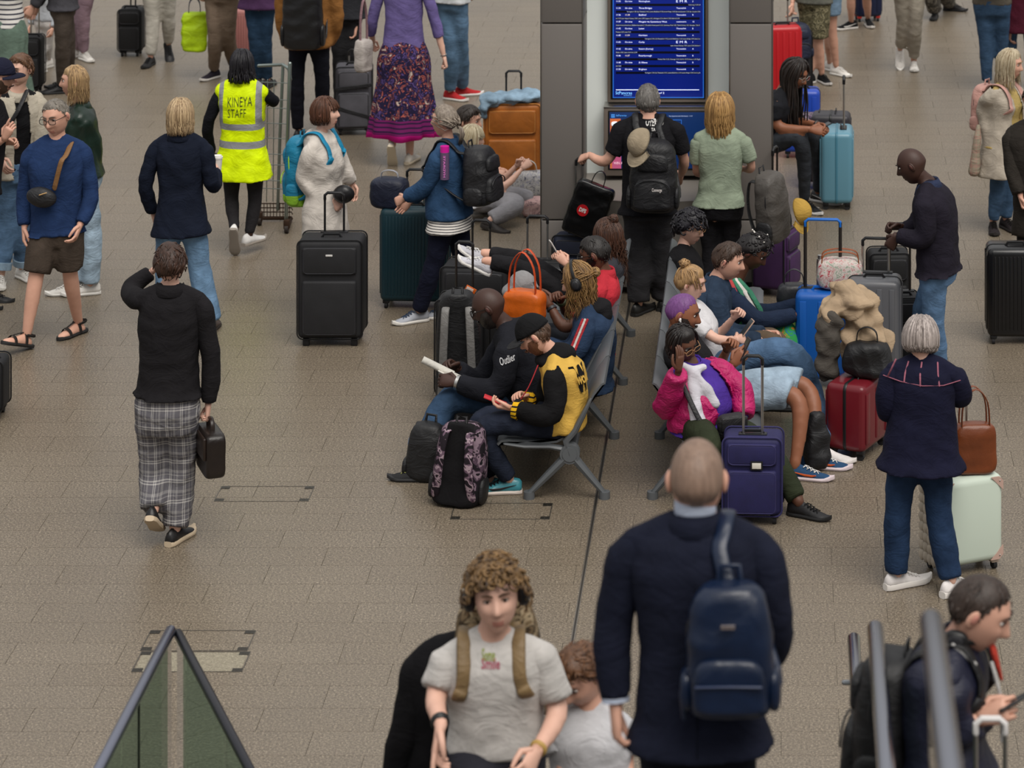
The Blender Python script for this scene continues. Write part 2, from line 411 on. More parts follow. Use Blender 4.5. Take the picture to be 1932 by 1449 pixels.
SKIN = {'w': '#c89c88', 'p': '#d0a896', 't': '#b07c5c', 'b': '#5a3a2b', 'd': '#3a241c', 'm': '#85563e'}
def person(label, Y, yaw, pel, nk, hd, la=None, ra=None, ll=None, rl=None, base=0.0, k=1.0, sex='m', sy=None, hy=None, hp=0, hr=0,
           sw=None, fat=0.0, cv=0.0, skin='w', top=None, bot=None, shoes=None, hair=None, lh=None, rh=None, hs=1.08, brow='#3a2a20', beard=None,
           lf=None, rf=None, hi=True, group=None, cat='person', extra=None, vox=.016):
    g = Fig(); g.k = k; vox = vox if hi else .021
    g.pel = at_y(pel[0], pel[1], Y + (pel[2] if len(pel) > 2 else 0)); g.nk = at_y(nk[0], nk[1], Y + (nk[2] if len(nk) > 2 else 0))
    g.hd = at_y(hd[0], hd[1], g.nk.y + (hd[2] if len(hd) > 2 else 0))
    g.r, g.f, _ = basis(yaw); g.sr, g.sf, _ = basis(yaw if sy is None else sy)
    ax = (g.nk - g.pel); g.len = ax.length; g.u = ax.normalized()
    origin = V(g.pel.x, g.pel.y, base); g.o = origin
    for q in ('pel', 'nk', 'hd'): setattr(g, q, getattr(g, q) - origin)
    def loc(p): return p - origin
    sw = sw or (.166 if sex == 'm' else .15) * k
    # shoulder line perpendicular to the spine
    s_r = (g.sr - g.u * g.sr.dot(g.u)).normalized(); g.s_r = s_r
    shc = g.nk - g.u * (.068 * k)
    g.sh = {1: shc + s_r * sw, -1: shc - s_r * sw}           # 1 = right
    hipc = g.pel - V(0, 0, .01); g.hip = {1: hipc + g.r * .088 * k, -1: hipc - g.r * .088 * k}
    def joint(spec, parent, L, side, dflt):
        if spec is None: return parent + g.r * (dflt[0] * side) + g.f * dflt[1] + UP * dflt[2]
        if len(spec) == 4: return parent + g.r * spec[0] + g.f * spec[1] + UP * spec[2]
        fl = spec[2]
        if fl == 'g': return loc(at_z(spec[0], spec[1], base + .085))
        if isinstance(fl, (int, float)): return loc(at_y(spec[0], spec[1], Y + fl))
        return loc(ray_sphere(spec[0], spec[1], parent + origin, L, fl == 'n'))
    g.el, g.wr, g.kn, g.an = {}, {}, {}, {}
    for sd, A, Lg in ((1, ra, rl), (-1, la, ll)):
        A = A or (None, None); Lg = Lg or (None, None)
        g.el[sd] = joint(A[0], g.sh[sd], .285 * k, sd, (.05 * k, -.02, -.275 * k)); g.wr[sd] = joint(A[1], g.el[sd], .25 * k, sd, (.0, .08, -.235 * k))
        hz = (g.pel.z - .085) / 2
        g.kn[sd] = joint(Lg[0], g.hip[sd], .43 * k, sd, (.01, .02, -hz)); g.an[sd] = joint(Lg[1], g.kn[sd], .42 * k, sd, (.01, -.02, -hz))
    root = thing('person', label, cat, origin, 0, group); g.root = root
    # ---- one continuous body
    def center(t):
        c = g.pel + (g.nk - g.pel) * t
        return c - (g.f if t < .5 else g.sf) * (cv * math.sin(math.pi * min(max(t, 0), 1)))
    def frame(t):
        r = (g.r * (1 - t) + g.sr * t); r = (r - g.u * r.dot(g.u)).normalized(); f = g.u.cross(r)
        return r, f
    def trings(inf=0.0, lo=-.17, hi_=1.0, n=20, fatk=1.0):
        out = []
        tab = TORSO[sex]
        ts = [q[0] for q in tab]; tt = sorted(set([t for t in ts if lo < t < hi_] + [max(lo, ts[0]), min(hi_, ts[-1])]))
        for t in tt:
            a, b, fo = (interp(ts, [q[i] for q in tab], t) * k for i in (1, 2, 3))
            fb = fat * fatk * math.exp(-((t - .28) / .3) ** 2); r, f = frame(min(max(t, 0), 1))
            out.append(ring(center(t) + f * (fo + fb * .45), r, f, a + inf + fb * .55, b + inf + fb * .75, n))
        return out
    g.trings = trings; g.center = center; g.frame = frame
    ARM_T = [0, .12, .5, .95, 1.0, 1.15, 1.5, 1.95, 2]; ARM_R = [.046, .052, .046, .040, .041, .043, .038, .028, .028]
    if sex == 'f': ARM_R = [q * .87 for q in ARM_R]
    LEG_T = [0, .1, .5, .92, 1.0, 1.3, 1.6, 1.95, 2]; LEG_R = [.085, .086, .074, .056, .055, .055, .045, .036, .036]
    def limb(J, T, R, t0, t1, inf, inf1=None, m=14, fk=1.0):
        a = arc(J, 6); N = len(a) - 1; pts, rr = [], []
        for i in range(m + 1):
            t = t0 + (t1 - t0) * i / m; q = t / 2 * N; j = min(int(q), N - 1)
            pts.append(a[j].lerp(a[j + 1], q - j)); w = (t - t0) / max(1e-6, t1 - t0)
            rr.append(interp(T, R, t) * k * fk + inf + ((inf1 if inf1 is not None else inf) - inf) * w)
        return pts, rr
    def arm(sd, t0, t1, i0, i1=None): return limb([g.sh[sd], g.el[sd], g.wr[sd]], ARM_T, ARM_R, t0, t1, i0, i1, fk=1 + fat * 1.2)
    def leg(sd, t0, t1, i0, i1=None): return limb([g.hip[sd], g.kn[sd], g.an[sd]], LEG_T, LEG_R, t0, t1, i0, i1, fk=1 + fat * .9)
    g.arm, g.leg = arm, leg
    def traps(b, inf):
        for sd in (1, -1): b.tube([g.nk + g.u * .012, g.nk.lerp(g.sh[sd], .5) + g.u * .008 * k, g.sh[sd] - s_r * sd * .01], [.040 * k + inf * .5, .040 * k + inf, .040 * k + inf], 8)
    g.traps = traps
    b = MB(); b.loft(trings(-.008)); traps(b, 0)
    for sd in (1, -1):
        p, r = arm(sd, 0, 2, 0); b.tube([p[0] - s_r * sd * .05] + p, [r[0]] + r, 9)
        p, r = leg(sd, 0, 2, 0); b.tube(p, r, 10)
    R3 = mat3(*basis(hy if hy is not None else yaw, hp, hr)); hk = hs * (1.0 if sex == 'm' else .95)
    g.HM = Matrix.Translation(g.hd) @ (R3 @ Matrix.Scale(hk, 3)).to_4x4(); g.R3 = R3
    jaw = g.hd + R3 @ V(0, -.012, -.055) * hk
    b.tube([g.nk - g.u * .06, g.nk + g.u * .01, jaw, g.hd + R3 @ V(0, -.01, 0) * hk], [.062 * k, .056 * k, .053 * k, .05 * k] if sex == 'm' else [.054 * k, .048 * k, .046 * k, .046 * k], 12)
    v, f = bake(b, .0205 if hi else .026, 3)
    bm = MB(); bm.add(v, f); add_head(bm, g.HM, sex == 'f', True, True, hi)
    for sd, hsp in ((1, rh), (-1, lh)):
        hsp = hsp or {}
        d = (g.wr[sd] - g.el[sd]).normalized()
        if 'd' in hsp: d = (g.r * hsp['d'][0] + g.f * hsp['d'][1] + UP * hsp['d'][2]).normalized()
        dn = g.r * sd * .9 + UP * (1 - abs(d.z)) * .6
        if 'n' in hsp: dn = g.r * hsp['n'][0] + g.f * hsp['n'][1] + UP * hsp['n'][2]
        if hsp is not False and not hsp.get('no'): add_hand(bm, g.wr[sd] + d * .012, d, dn, sd, hsp.get('c', .45), k * (1.0 if sex == 'm' else .9), hsp.get('pt', False))
        setattr(g, 'hand_r' if sd == 1 else 'hand_l', g.wr[sd] + d * .075 * k); setattr(g, 'hd_r' if sd == 1 else 'hd_l', d)
    sk = skin if skin.startswith('#') else SKIN[skin]; dark = skin in ('b', 'd')
    if shoes and shoes.get('bare') :
        for sd in (1, -1): foot_shape(bm, g, sd, (rf if sd == 1 else lf) or {}, k, skin_only=True)
    bodyo = bm.build('body', [mat('skin', sk), mat('paint', '#cfc8c2', r=.3), mat('paint', '#241710', r=.2),
                  mat('skin', {'b': '#6a4038', 'd': '#4d2f2a', 'm': '#8a5348'}.get(skin, '#b47d70')), mat('hair', brow, brow)], root, True)
    # ---- clothes
    seed = int(abs(pel[0]) * 7 + abs(pel[1]) * 3)
    if bot: g.bot = bottoms(g, bot, seed, vox)
    if top:
        for i, tp in enumerate(top if isinstance(top, list) else [top]): g.top = upper(g, tp, seed + 31 * i, vox)
    if shoes:
        for sd in (1, -1):
            if not (shoes.get('only') and shoes['only'] != sd): make_shoe(g, sd, shoes, (rf if sd == 1 else lf) or {}, k)
    if hair: make_hair(g, hair, hk, seed)
    if beard: make_beard(g, beard, hk)
    return g

def bottoms(g, q, seed, vox):
    k = g.k; b = MB(); ty = q.get('t', 'p'); inf = q.get('w', .02)
    if ty in ('p', 's'):
        b.loft(g.trings(min(inf, q.get('ww', .012)), -.17, q.get('rise', .12)))
        end = {'p': q.get('len', 1.96), 's': q.get('len', .9)}[ty]
        for sd in (1, -1):
            p, r = g.leg(sd, 0, end, inf * .5, q.get('wb', inf)); b.tube([g.hip[sd] + UP * .02] + p, [r[0] * .8 - inf * .6] + r, 12, round_=False)
            b.tube(p[:2] + [p[1] * .9 + g.pel * .1], [r[0], r[0], r[0] * .9], 8)
        v, f = bake(b, vox, 4, q.get('wr', .0045), seed, .08)
        o = link(q.get('n', 'trousers' if ty == 'p' else 'shorts'), mesh_vf('trousers', v, f, q['m']), g.root)
        if q.get('cuff'):
            for sd in (1, -1):
                p, r = g.leg(sd, end - .16, end + .01, q.get('wb', inf) + .006); c = MB(); c.tube(p, r, 14, round_=False); c.build('cuff', q['cuff'], o, True)
        return v, f
    # skirt: pleated cone
    rings = []; n = 72; top_ = g.pel + UP * .16; L = q.get('len', .75); R = np.random.RandomState(seed); ph = R.uniform(0, 6, 4)
    for i in range(14):
        t = i / 13; c = top_ - UP * (L * t) + g.f * (q.get('sweep', 0) * t * t)
        a = .150 + (q.get('wide', .14)) * t ** .8 + .035 * math.sin(math.pi * min(1, t * 2.4)); bb = .11 + q.get('wide', .14) * .9 * t ** .8 + .03 * math.sin(math.pi * min(1, t * 2.4))
        rr = []
        for j in range(n):
            th = 2 * math.pi * j / n; w = 1 + (.075 * t) * math.sin(11 * th + ph[0] + 1.5 * math.sin(2 * th + t)) + .04 * t * math.sin(5 * th + ph[1])
            rr.append(c + g.r * (a * w * math.cos(th)) + g.f * (bb * w * math.sin(th)) + UP * (.012 * t * math.sin(4 * th + ph[2])))
        rings.append(np.array(rr))
    inner = [r_ * .985 + np.mean(r_, 0) * .015 for r_ in rings[::-1]]
    b.loft(rings + inner, 0, True); b.build(q.get('n', 'skirt'), q['m'], g.root, True); return None

def upper(g, q, seed, vox):
    k = g.k; inf = q.get('w', .014); b = MB(); hem = q.get('hem', .10); sl = q.get('sl', 1.93); sm_ = q.get('sm')
    rings = []
    lo = q.get('lo', -.02)
    tr = g.trings(inf, lo, .985)
    if hem > 0:
        c0 = np.mean(tr[0], 0); wd = q.get('flare', .032); hdir = -g.u if q.get('along', 1) else -UP
        for t in (1.0, .66, .33):
            rings.append(c0 + (tr[0] - c0) * (1 + (wd * t) / .17) + np.array(hdir * (hem * t)))
    rings += tr
    if q.get('noclose'): pass
    b.loft(rings); g.traps(b, inf - .004)
    arms = []
    for sd in (1, -1):
        if not sl: continue
        s_ = sl if not isinstance(sl, dict) else sl[sd]
        if not s_: continue
        p, r = g.arm(sd, 0, s_, inf + q.get('sw', .004), q.get('swb', inf + .002))
        tb = b if q.get('un') else MB()
        r[0] *= .84; r[1] *= .93; tb.tube([g.sh[sd] - g.s_r * sd * .06 - g.u * .02] + p, [r[0] * .95] + r, 12, round_=False)
        if tb is not b: arms.append(tb)
        if q.get('cuff'):
            p2, r2 = g.arm(sd, s_ - .14, s_ + .02, q.get('swb', inf + .002) + .004); q.setdefault('_c', []).append((p2, r2))
    nb = g.nk - g.u * .015; rr, ff = g.frame(1.0)
    col = q.get('col')
    if col in ('crew', 'high', 'coll'):
        pass
    if col == 'hood':
        b.ell(nb - ff * .085 - g.u * .02, (.105 * k, .055, .07), mat3(rr, ff, g.u), 14, 9)
        for s_ in (1, -1): b.tube([nb + rr * s_ * .085 - ff * .05, nb + rr * s_ * .085 + ff * .03 - g.u * .01, nb + rr * s_ * .035 + ff * .095 - g.u * .05], [.036, .034, .022], 8)
    v, f = bake(b, vox, q.get('smooth', 4), q.get('wr', .0055), seed, q.get('wl', .10))
    if q.get('open'):
        # front opening: take the faces in front of the chest away, then give the cloth thickness
        f = np.asarray(f); c = v[f].mean(1); keep = np.ones(len(f), bool); hw0, hw1 = q['open']
        for i, p in enumerate(c):
            rel = Vector(p) - g.pel; t = rel.dot(g.u) / g.len; fr, fo = g.frame(min(max(t, 0), 1)); cc = g.center(min(max(t, -.4), 1.2)); d = Vector(p) - cc
            h = hw1 + (hw0 - hw1) * max(0, min(1, t))
            if d.dot(fo) > .03 and abs(d.dot(fr) - q.get('oc', 0)) < h: keep[i] = False
            if t > .97: keep[i] = False
            if t < lo - .02 and hem > 0 and abs(g.u.dot(fo)) < 2 and rel.dot(g.u) < -hem + .012 - .02 * 0 and False: keep[i] = False
        f = f[keep]
    v = np.asarray(v); f = np.asarray(f)
    if not sm_:
        for tb in arms:
            sv, sf = bake(tb, vox, 3, q.get('wr', .0055), seed + 5, .09); f = np.vstack([f, np.asarray(sf) + len(v)]); v = np.vstack([v, sv])
        arms = []
    me = mesh_vf('top', v, f, q['m']); o = link(q.get('n', 'jacket'), me, g.root)
    if q.get('open'):
        md = o.modifiers.new('s', 'SOLIDIFY'); md.thickness = .008; md.offset = -1
    if col in ('coll', 'crew', 'high'):
        cm = MB(); hgt, rad, th = {'coll': (.055, .066, .008), 'crew': (.012, .070, .009), 'high': (.06, .062, .010)}[col]
        rings = []; n = 22; tilt = ff * .02
        rad = rad * k * (1 if g.k else 1) * (.9 if q.get('fem') else 1)
        for (h, ro) in ((-.03, .022), (hgt * .4, .006), (hgt, .004), (hgt + .006, 0), (hgt, -.006), (-.03, 0)):
            c = nb + g.u * h + ff * .004; rings.append(np.array([c + rr * ((rad + ro) * math.cos(a)) + ff * ((rad + ro) * .95 * math.sin(a)) - g.u * (.028 * max(0, math.sin(a))) for a in np.linspace(0, 2 * math.pi, n, endpoint=False)]))
        if col == 'coll':       # turned-down leaf
            rings = []
            for (h, ro) in ((-.03, .012), (hgt * .75, .004), (hgt, .010), (hgt * .5, .024), (-.012, .040), (-.018, .034), (hgt * .3, .018), (hgt * .6, .0), (-.02, 0)):
                c = nb + g.u * h + ff * .004; rings.append(np.array([c + rr * ((rad + ro) * math.cos(a)) + ff * ((rad + ro) * .95 * math.sin(a)) - g.u * (.035 * max(0, math.sin(a))) for a in np.linspace(0, 2 * math.pi, n, endpoint=False)]))
        cm.loft(rings, 0, False, True); cm.build('collar', q.get('colm', q['m']), o, True)
    for (p2, r2) in q.pop('_c', []):
        c = MB(); c.tube(p2, r2, 14, round_=False); c.build('cuff', q['cuff'], o, True)
    for tb in arms:
        sv, sf = bake(tb, vox, 3, q.get('wr', .0055), seed + 5, .09); link('sleeve', mesh_vf('sleeve', sv, sf, sm_), o)
    g.topo = o
    return v, f

# ---- feet
def shoe_frame(g, sd, fs):
    an = g.an[sd]; yaw = fs.get('yaw')
    if yaw is None: f = g.f
    else: f = basis(yaw)[1]
    p = math.radians(fs.get('p', 0)); r = f.cross(UP); u = UP
    f2 = f * math.cos(p) - u * math.sin(p); u2 = u * math.cos(p) + f * math.sin(p)
    return an, r, f2, u2
SOLE = [(0, .020), (.04, .030), (.15, .034), (.35, .031), (.55, .036), (.72, .042), (.85, .038), (.95, .024), (1, .008)]
def foot_shape(mb, g, sd, fs, k, skin_only=False):
    an, r, f, u = shoe_frame(g, sd, fs); L = .25 * k; o = an - u * .075 - f * .055
    rings = []
    for s_, hh in ((0, .03), (.06, .05), (.2, .075), (.35, .07), (.55, .05), (.75, .032), (.9, .022), (1, .012)):
        w = interp([q[0] for q in SOLE], [q[1] for q in SOLE], s_) * k * .95
        rings.append(np.array([o + f * (s_ * L) + r * (w * math.cos(t)) + u * (.012 + (hh if math.sin(t) > 0 else .008) * math.sin(t)) for t in np.linspace(0, 2 * math.pi, 12, endpoint=False)]))
    mb.loft(rings, 0)
def make_shoe(g, sd, q, fs, k):
    an, r, f, u = shoe_frame(g, sd, fs); L = q.get('L', .285) * k; st = q.get('sole', .028); o = an - u * .085 - f * .075 * k
    kx = 1.08
    W_ = lambda s_: interp([a[0] for a in SOLE], [a[1] for a in SOLE], s_) * k * kx
    if q.get('t') == 'sandal':
        so = MB(); rings = []
        for s_ in (0, .05, .15, .35, .55, .75, .9, .97, 1): rings.append(np.array([o + f * (s_ * L) + r * (W_(s_) * 1.12 * math.cos(t)) + u * (.014 + .014 * math.copysign(abs(math.sin(t)) ** .3, math.sin(t))) for t in np.linspace(0, 2 * math.pi, 12, endpoint=False)]))
        so.loft(rings); root = so.build('sandal', q['sm'], g.root)
        for s_, h, w in ((.30, .083, .036), (.66, .052, .043)):
            m = MB(); pts = [o + f * (s_ * L + .01 * math.sin(a)) + r * (w * k * math.cos(a)) + u * (.02 + h * math.sin(a)) for a in np.linspace(0, math.pi, 9)]
            m.tube(pts, .013, 6, flat=.3, ref=f); m.build('strap', q['m'], root)
        m = MB(); m.tube([o + f * (s_ * L) + u * h for s_, h in ((.30, .108), (.48, .092), (.66, .076))], .010, 6, flat=.3, ref=r); m.build('strap', q['m'], root)
        m = MB(); m.tube([o + f * (.075 - .075 * math.cos(a)) + r * (.036 * math.sin(a) * (1)) + u * .085 for a in np.linspace(-1.9, 1.9, 9)], .010, 6, flat=.35, ref=UP); m.build('strap', q['m'], root)
        return root
    up = MB(); rings = []
    for s_, hh in ((0, .075), (.05, .092), (.16, .100), (.28, .102), (.40, .088), (.55, .064), (.70, .050), (.83, .042), (.93, .032), (1, .014)):
        w = W_(s_); h0 = st * .6
        nar = .62 if s_ < .45 else .8
        rr = []
        for t in np.linspace(0, 2 * math.pi, 14, endpoint=False):
            sn = math.sin(t); z = h0 + max(0, sn) * (hh - h0); ww = w * (1 - (1 - nar) * max(0, sn) ** 2)
            rr.append(o + f * (s_ * L) + r * (ww * math.copysign(abs(math.cos(t)) ** .8, math.cos(t))) + u * z)
        rings.append(np.array(rr))
    up.loft(rings); root = up.build('shoe', q['m'], g.root, True)
    so = MB(); rings = []
    for s_ in (-.01, .02, .08, .2, .4, .6, .8, .92, .985, 1.02):
        w = W_(max(0, min(1, s_))) * 1.1 + .001; lift = .012 * max(0, (s_ - .8) / .2) ** 2
        rings.append(np.array([o + f * (s_ * L) + r * (w * math.cos(t)) + u * (lift + st * (.5 + .5 * math.copysign(abs(math.sin(t)) ** .35, math.sin(t)))) for t in np.linspace(0, 2 * math.pi, 14, endpoint=False)]))
    so.loft(rings); so.build('sole', q.get('sm', mat('rubber', '#c8c4bc')), root)
    if q.get('lace'):
        m = MB()
        for i, s_ in enumerate((.42, .49, .56, .63)):
            h = interp((.4, .55, .7), (.090, .066, .052), s_) + .003
            for sg in (1, -1): m.tube([o + f * (s_ * L) + r * (.020 * sg) + u * (h - .006), o + f * (s_ * L + .014) + u * (h), o + f * (s_ * L + .028) - r * (.020 * sg) + u * (h - .012)], .0032, 5)
        m.build('laces', q['lace'], root)
    if q.get('swoosh'):
        for sg in (1, -1):
            m = MB(); m.tube([o + f * (s_ * L) + r * (sg * (W_(s_) * .97 + .004)) + u * h for s_, h in ((.12, .062), (.3, .050), (.45, .040), (.6, .038), (.68, .044))], [.002, .004, .007, .007, .003], 6, flat=.35, ref=u); m.build('side_stripe', q['swoosh'], root)
    return root

# ---- hair
def hair_mask(x, y, z, hl=0.0):
    zl = np.interp(y, [-.11, -.08, -.05, -.02, .004, .022, .04, .06, .1], [-.075, -.070, -.055, -.020, -.004, .02, .050, .066, .072])
    return z - zl - hl
def cap(mb, th, amp, seed, hl=0.0, lump=30, nla=30, nlo=44, front=0.0, female=False, mask=None):
    la = np.linspace(-.42, .5, nla + 1)[:-1] * math.pi; lo = np.linspace(0, 2 * math.pi, nlo, endpoint=False)
    A, O = np.meshgrid(la, lo, indexing='ij'); x, y, z = head_base(A, O, female); m = (mask or hair_mask)(x, y, z, hl) if mask is None else mask(x, y, z)
    v = np.stack([x, y, z], -1); d = v / np.linalg.norm(v, axis=-1, keepdims=True)
    R = np.random.RandomState(seed); nz = 0
    for i in range(5): kk = R.randn(3); kk *= lump * R.uniform(.6, 1.6) / np.linalg.norm(kk); nz = nz + np.sin(v @ kk * 2 + R.uniform(0, 6)) / 2.2
    off = .0015 + sstep(m / .035) * (th + front * sstep((y - .01) / .07) * sstep((z - .04) / .03) + amp * nz)
    v = (v + d * off[..., None]).reshape(-1, 3); mm = m.reshape(-1); f = []
    n = nlo; k = len(la)
    for i in range(k - 1):
        for j in range(n):
            q = (i * n + j, (i + 1) * n + j, (i + 1) * n + (j + 1) % n, i * n + (j + 1) % n)
            if (mm[list(q)] > -.004).all(): f.append(q)
    v = np.vstack([v, v[-n:].mean(0) + (0, 0, .003)])
    for j in range(n): f.append(((k - 1) * n + j, k * n, (k - 1) * n + (j + 1) % n))
    mb.add(v, f)
def strand(mb, pts, r0, r1, flat=.55, n=5):
    N = len(pts); mb.tube(pts, [r0 + (r1 - r0) * (i / (N - 1)) ** 1.6 for i in range(N)], n, 0, True, False, flat)
def make_hair(g, q, hk, seed):
    ty = q['t']; R = random.Random(seed); mb = MB(); m = q['m'] if 'm' in q else mat('hair', q.get('c', '#33241c'), q.get('c2', '#4a3426'))
    fem = q.get('fem', True); dn = (g.HM.to_3x3().inverted() @ V(0, 0, -1)).normalized()
    hl = q.get('hl', 0.0)
    if ty == 'buzz': cap(mb, .0035, .0005, seed, hl)
    elif ty == 'short':
        th = q.get('th', .016); cap(mb, th * .8, q.get('amp', .002), seed, hl, 40, front=q.get('fr', .004))
        for i in range(q.get('n', 230)):
            lo = R.uniform(0, 6.283); la = math.asin(R.uniform(-.55, 1)); x, y, z = head_base(np.array(la), np.array(lo))
            if hair_mask(x, y, z, hl - .004) < 0: continue
            pts = []; dl = R.uniform(.25, .5); tw = R.uniform(-.35, .35) * q.get('mess', 1)
            for s_ in range(4):
                x, y, z = head_base(np.array(la - dl * s_ / 3 * (1 if la > -.2 else .4)), np.array(lo + tw * s_ / 3))
                if len(pts) >= 2 and hair_mask(x, y, z, hl) < -.004: break
                p = V(float(x), float(y), float(z)); pts.append(p + p.normalized() * (th * (.72 + .1 * s_ * q.get('mess', 1) * R.uniform(.2, 1.2))))
            strand(mb, pts, .0075, .002, .45)
    elif ty in ('curly', 'afro'):
        cap(mb, q.get('th', .02), .004, seed, hl)
        for i in range(q.get('n', 150)):
            for _ in range(30):
                la = R.uniform(-.35, 1.5); lo = R.uniform(0, 6.283); x, y, z = head_base(np.array(la), np.array(lo))
                if hair_mask(x, y, z, hl - .012) > 0: break
            p = V(float(x), float(y), float(z)); d = p.normalized(); p = p + d * q.get('th', .02) * R.uniform(.5, 1.3); t = d.orthogonal().normalized(); w = d.cross(t); rr = R.uniform(.008, .017) * q.get('cs', 1)
            a0 = R.uniform(0, 6.28); drop = dn * R.uniform(.01, .035) * q.get('cs', 1)
            if y > .05: drop = drop * q.get('fringe', 1.0)
            mb.tube([p + t * rr * math.cos(a0 + a) + w * rr * math.sin(a0 + a) + d * (.004 * a) * (1 - a / 12) + drop * (a / 6) for a in np.linspace(0, q.get('turn', 4.6), 7)], [.0042 * q.get('cs', 1)] * 6 + [.0015], 5, 0, True, False)
    elif ty in ('long', 'bob', 'pony', 'dread', 'braids', 'bun', 'half'):
        cap(mb, q.get('th', .013), .0025, seed, hl, 40)
        L = q.get('L', .25); n = q.get('n', 90)
        if ty in ('long', 'bob', 'half', 'dread', 'braids'):
            rr = q.get('r', .0052 if ty in ('long', 'bob', 'half') else .0065); n = int(n * (2.5 if ty in ('long', 'bob', 'half') else 1))
            for i in range(n):
                lo = math.radians(R.uniform(q.get('a0', 52), 360 - q.get('a0', 52)))
                if q.get('fringe') and R.random() < .22: lo = math.radians(R.uniform(-50, 50))
                fr = math.cos(lo) > .62
                la0 = R.uniform(.75, 1.35); pts = []; o = q.get('th', .013) + R.uniform(-.006, .007)
                for la in np.linspace(la0, .32 if fr else -.12, 5):
                    x, y, z = head_base(np.array(la), np.array(lo)); p = V(float(x), float(y), float(z)); pts.append(p + p.normalized() * o)
                p = pts[-1]; ll = (L * R.uniform(.86, 1.05)) if not fr else R.uniform(.012, .03); out = V(p.x, p.y, 0); out = out - dn * out.dot(dn); tw = q.get('in', .0)
                wa, wp = q.get('wave', .004), R.uniform(0, 6); drift = V(R.uniform(-1, 1), R.uniform(-1, 1), 0) * q.get('dr', .01)
                bk = V(0, -1, 0) * q.get('back', 0.0); steps = 6
                for s_ in range(1, steps + 1):
                    t = s_ / steps; pts.append(p + dn * (ll * t) - out * (tw * t * t) + drift * t + bk * t + V(math.sin(wp + t * q.get('wf', 9)), math.cos(wp * 1.7 + t * q.get('wf', 9)), 0) * wa)
                strand(mb, pts, rr * R.uniform(.8, 1.3), .0012 if ty not in ('dread', 'braids') else rr * .6, .6 if ty not in ('dread', 'braids') else 1, 4 if ty in ('long', 'bob', 'half') else 5)
        if ty in ('bun', 'half', 'pony'):
            for i in range(50):
                lo = math.radians(R.uniform(35, 325)); la0 = R.uniform(-.05, .35)
                bp = V(*q.get('bp', (0, -.07, .09))); x, y, z = head_base(np.array(la0), np.array(lo)); p0 = V(float(x), float(y), float(z)); p0 += p0.normalized() * .012
                mid = (p0 + bp) * .5; mid = mid.normalized() * (max(.1, mid.length) + .02); strand(mb, [p0, p0.lerp(mid, .5) * 1.02, mid, bp], .008, .004)
        if ty in ('bun', 'half'):
            bp = V(*q.get('bp', (0, -.07, .09))); br = q.get('br', .035); bp = bp + bp.normalized() * br * .7
            mb.ell(bp, br, None, 12, 8)
            for i in range(26):
                ax = V(R.gauss(0, 1), R.gauss(0, 1), R.gauss(0, 1)).normalized(); t = ax.orthogonal().normalized(); w = ax.cross(t); a0 = R.uniform(0, 6)
                mb.tube([bp + (t * math.cos(a0 + a) + w * math.sin(a0 + a)) * br * R.uniform(.95, 1.12) + ax * R.uniform(-.4, .4) * br for a in np.linspace(0, 3.5, 6)], .0055, 5, 0, True, False)
            for i in range(10):
                d = V(R.gauss(0, 1), R.gauss(0, 1), R.uniform(0, 1.2)).normalized(); strand(mb, [bp, bp + d * br * 1.3, bp + d * br * 1.8 + dn * .02], .004, .001)
        if ty == 'pony':
            bp = V(*q.get('bp', (0, -.07, .09)))
            for i in range(40):
                dr = V(R.uniform(-1, 1), R.uniform(-1, .3), 0) * .018; strand(mb, [bp + dr * .3, bp + V(0, -.03, 0) + dn * .02 + dr * .7, bp + V(0, -.035, 0) + dn * L * .5 + dr * 1.3, bp + V(0, -.02, 0) + dn * L * R.uniform(.85, 1.05) + dr], .007, .002)
    mb.xf(g.HM); mb.build('hair', m, g.root, True)
def make_beard(g, q, hk):
    mb = MB(); lo, th = q.get('lo', -.03), q.get('th', .006)
    def mask(x, y, z):
        top = np.interp(np.abs(x), [0, .022, .03, .05, .07], [-.078, -.070, -.045 if q.get('full', 1) else -.08, -.03, .0])
        return np.minimum(top - z, np.minimum((y + .01) * .8, z + .125))
    cap(mb, th, .001, 3, 0, 60, 40, 64, mask=mask)
    # moustache
    mb.tube([(-.024, .083, -.058), (-.01, .098, -.049), (.01, .098, -.049), (.024, .083, -.058)], .005, 6)
    mb.xf(g.HM); mb.build('beard', mat('hair', q['c'], q.get('c2', q['c'])), g.root, True)

# ---- things worn on the head
def glasses(g, c='#1a1512', rim=.0022, w=.026, h=.018):
    mb = MB(); ln = MB()
    for sg in (1, -1):
        mb.tube([(sg * .033 + w * math.copysign(abs(math.cos(a)) ** .7, math.cos(a)), .099 - .02 * max(0, abs(w * math.cos(a) + .033) - .045), .012 + h * math.copysign(abs(math.sin(a)) ** .7, math.sin(a))) for a in np.linspace(0, 2 * math.pi, 17)], rim, 5, 0, False)
        mb.tube([(sg * .059, .095, .02), (sg * .078, .05, .018), (sg * .083, -.012, .012), (sg * .081, -.03, -.008)], rim * 1.1, 5)
        ln.ell((sg * .033, .0985, .012), (w, .0012, h), None, 14, 6)
    mb.tube([(-.008, .1, .016), (0, .103, .019), (.008, .1, .016)], rim, 5)
    mb.xf(g.HM); o = mb.build('glasses', mat('plastic', c), g.root); ln.xf(g.HM); ln.build('lens', mat('glass', '#e8eef0'), o)
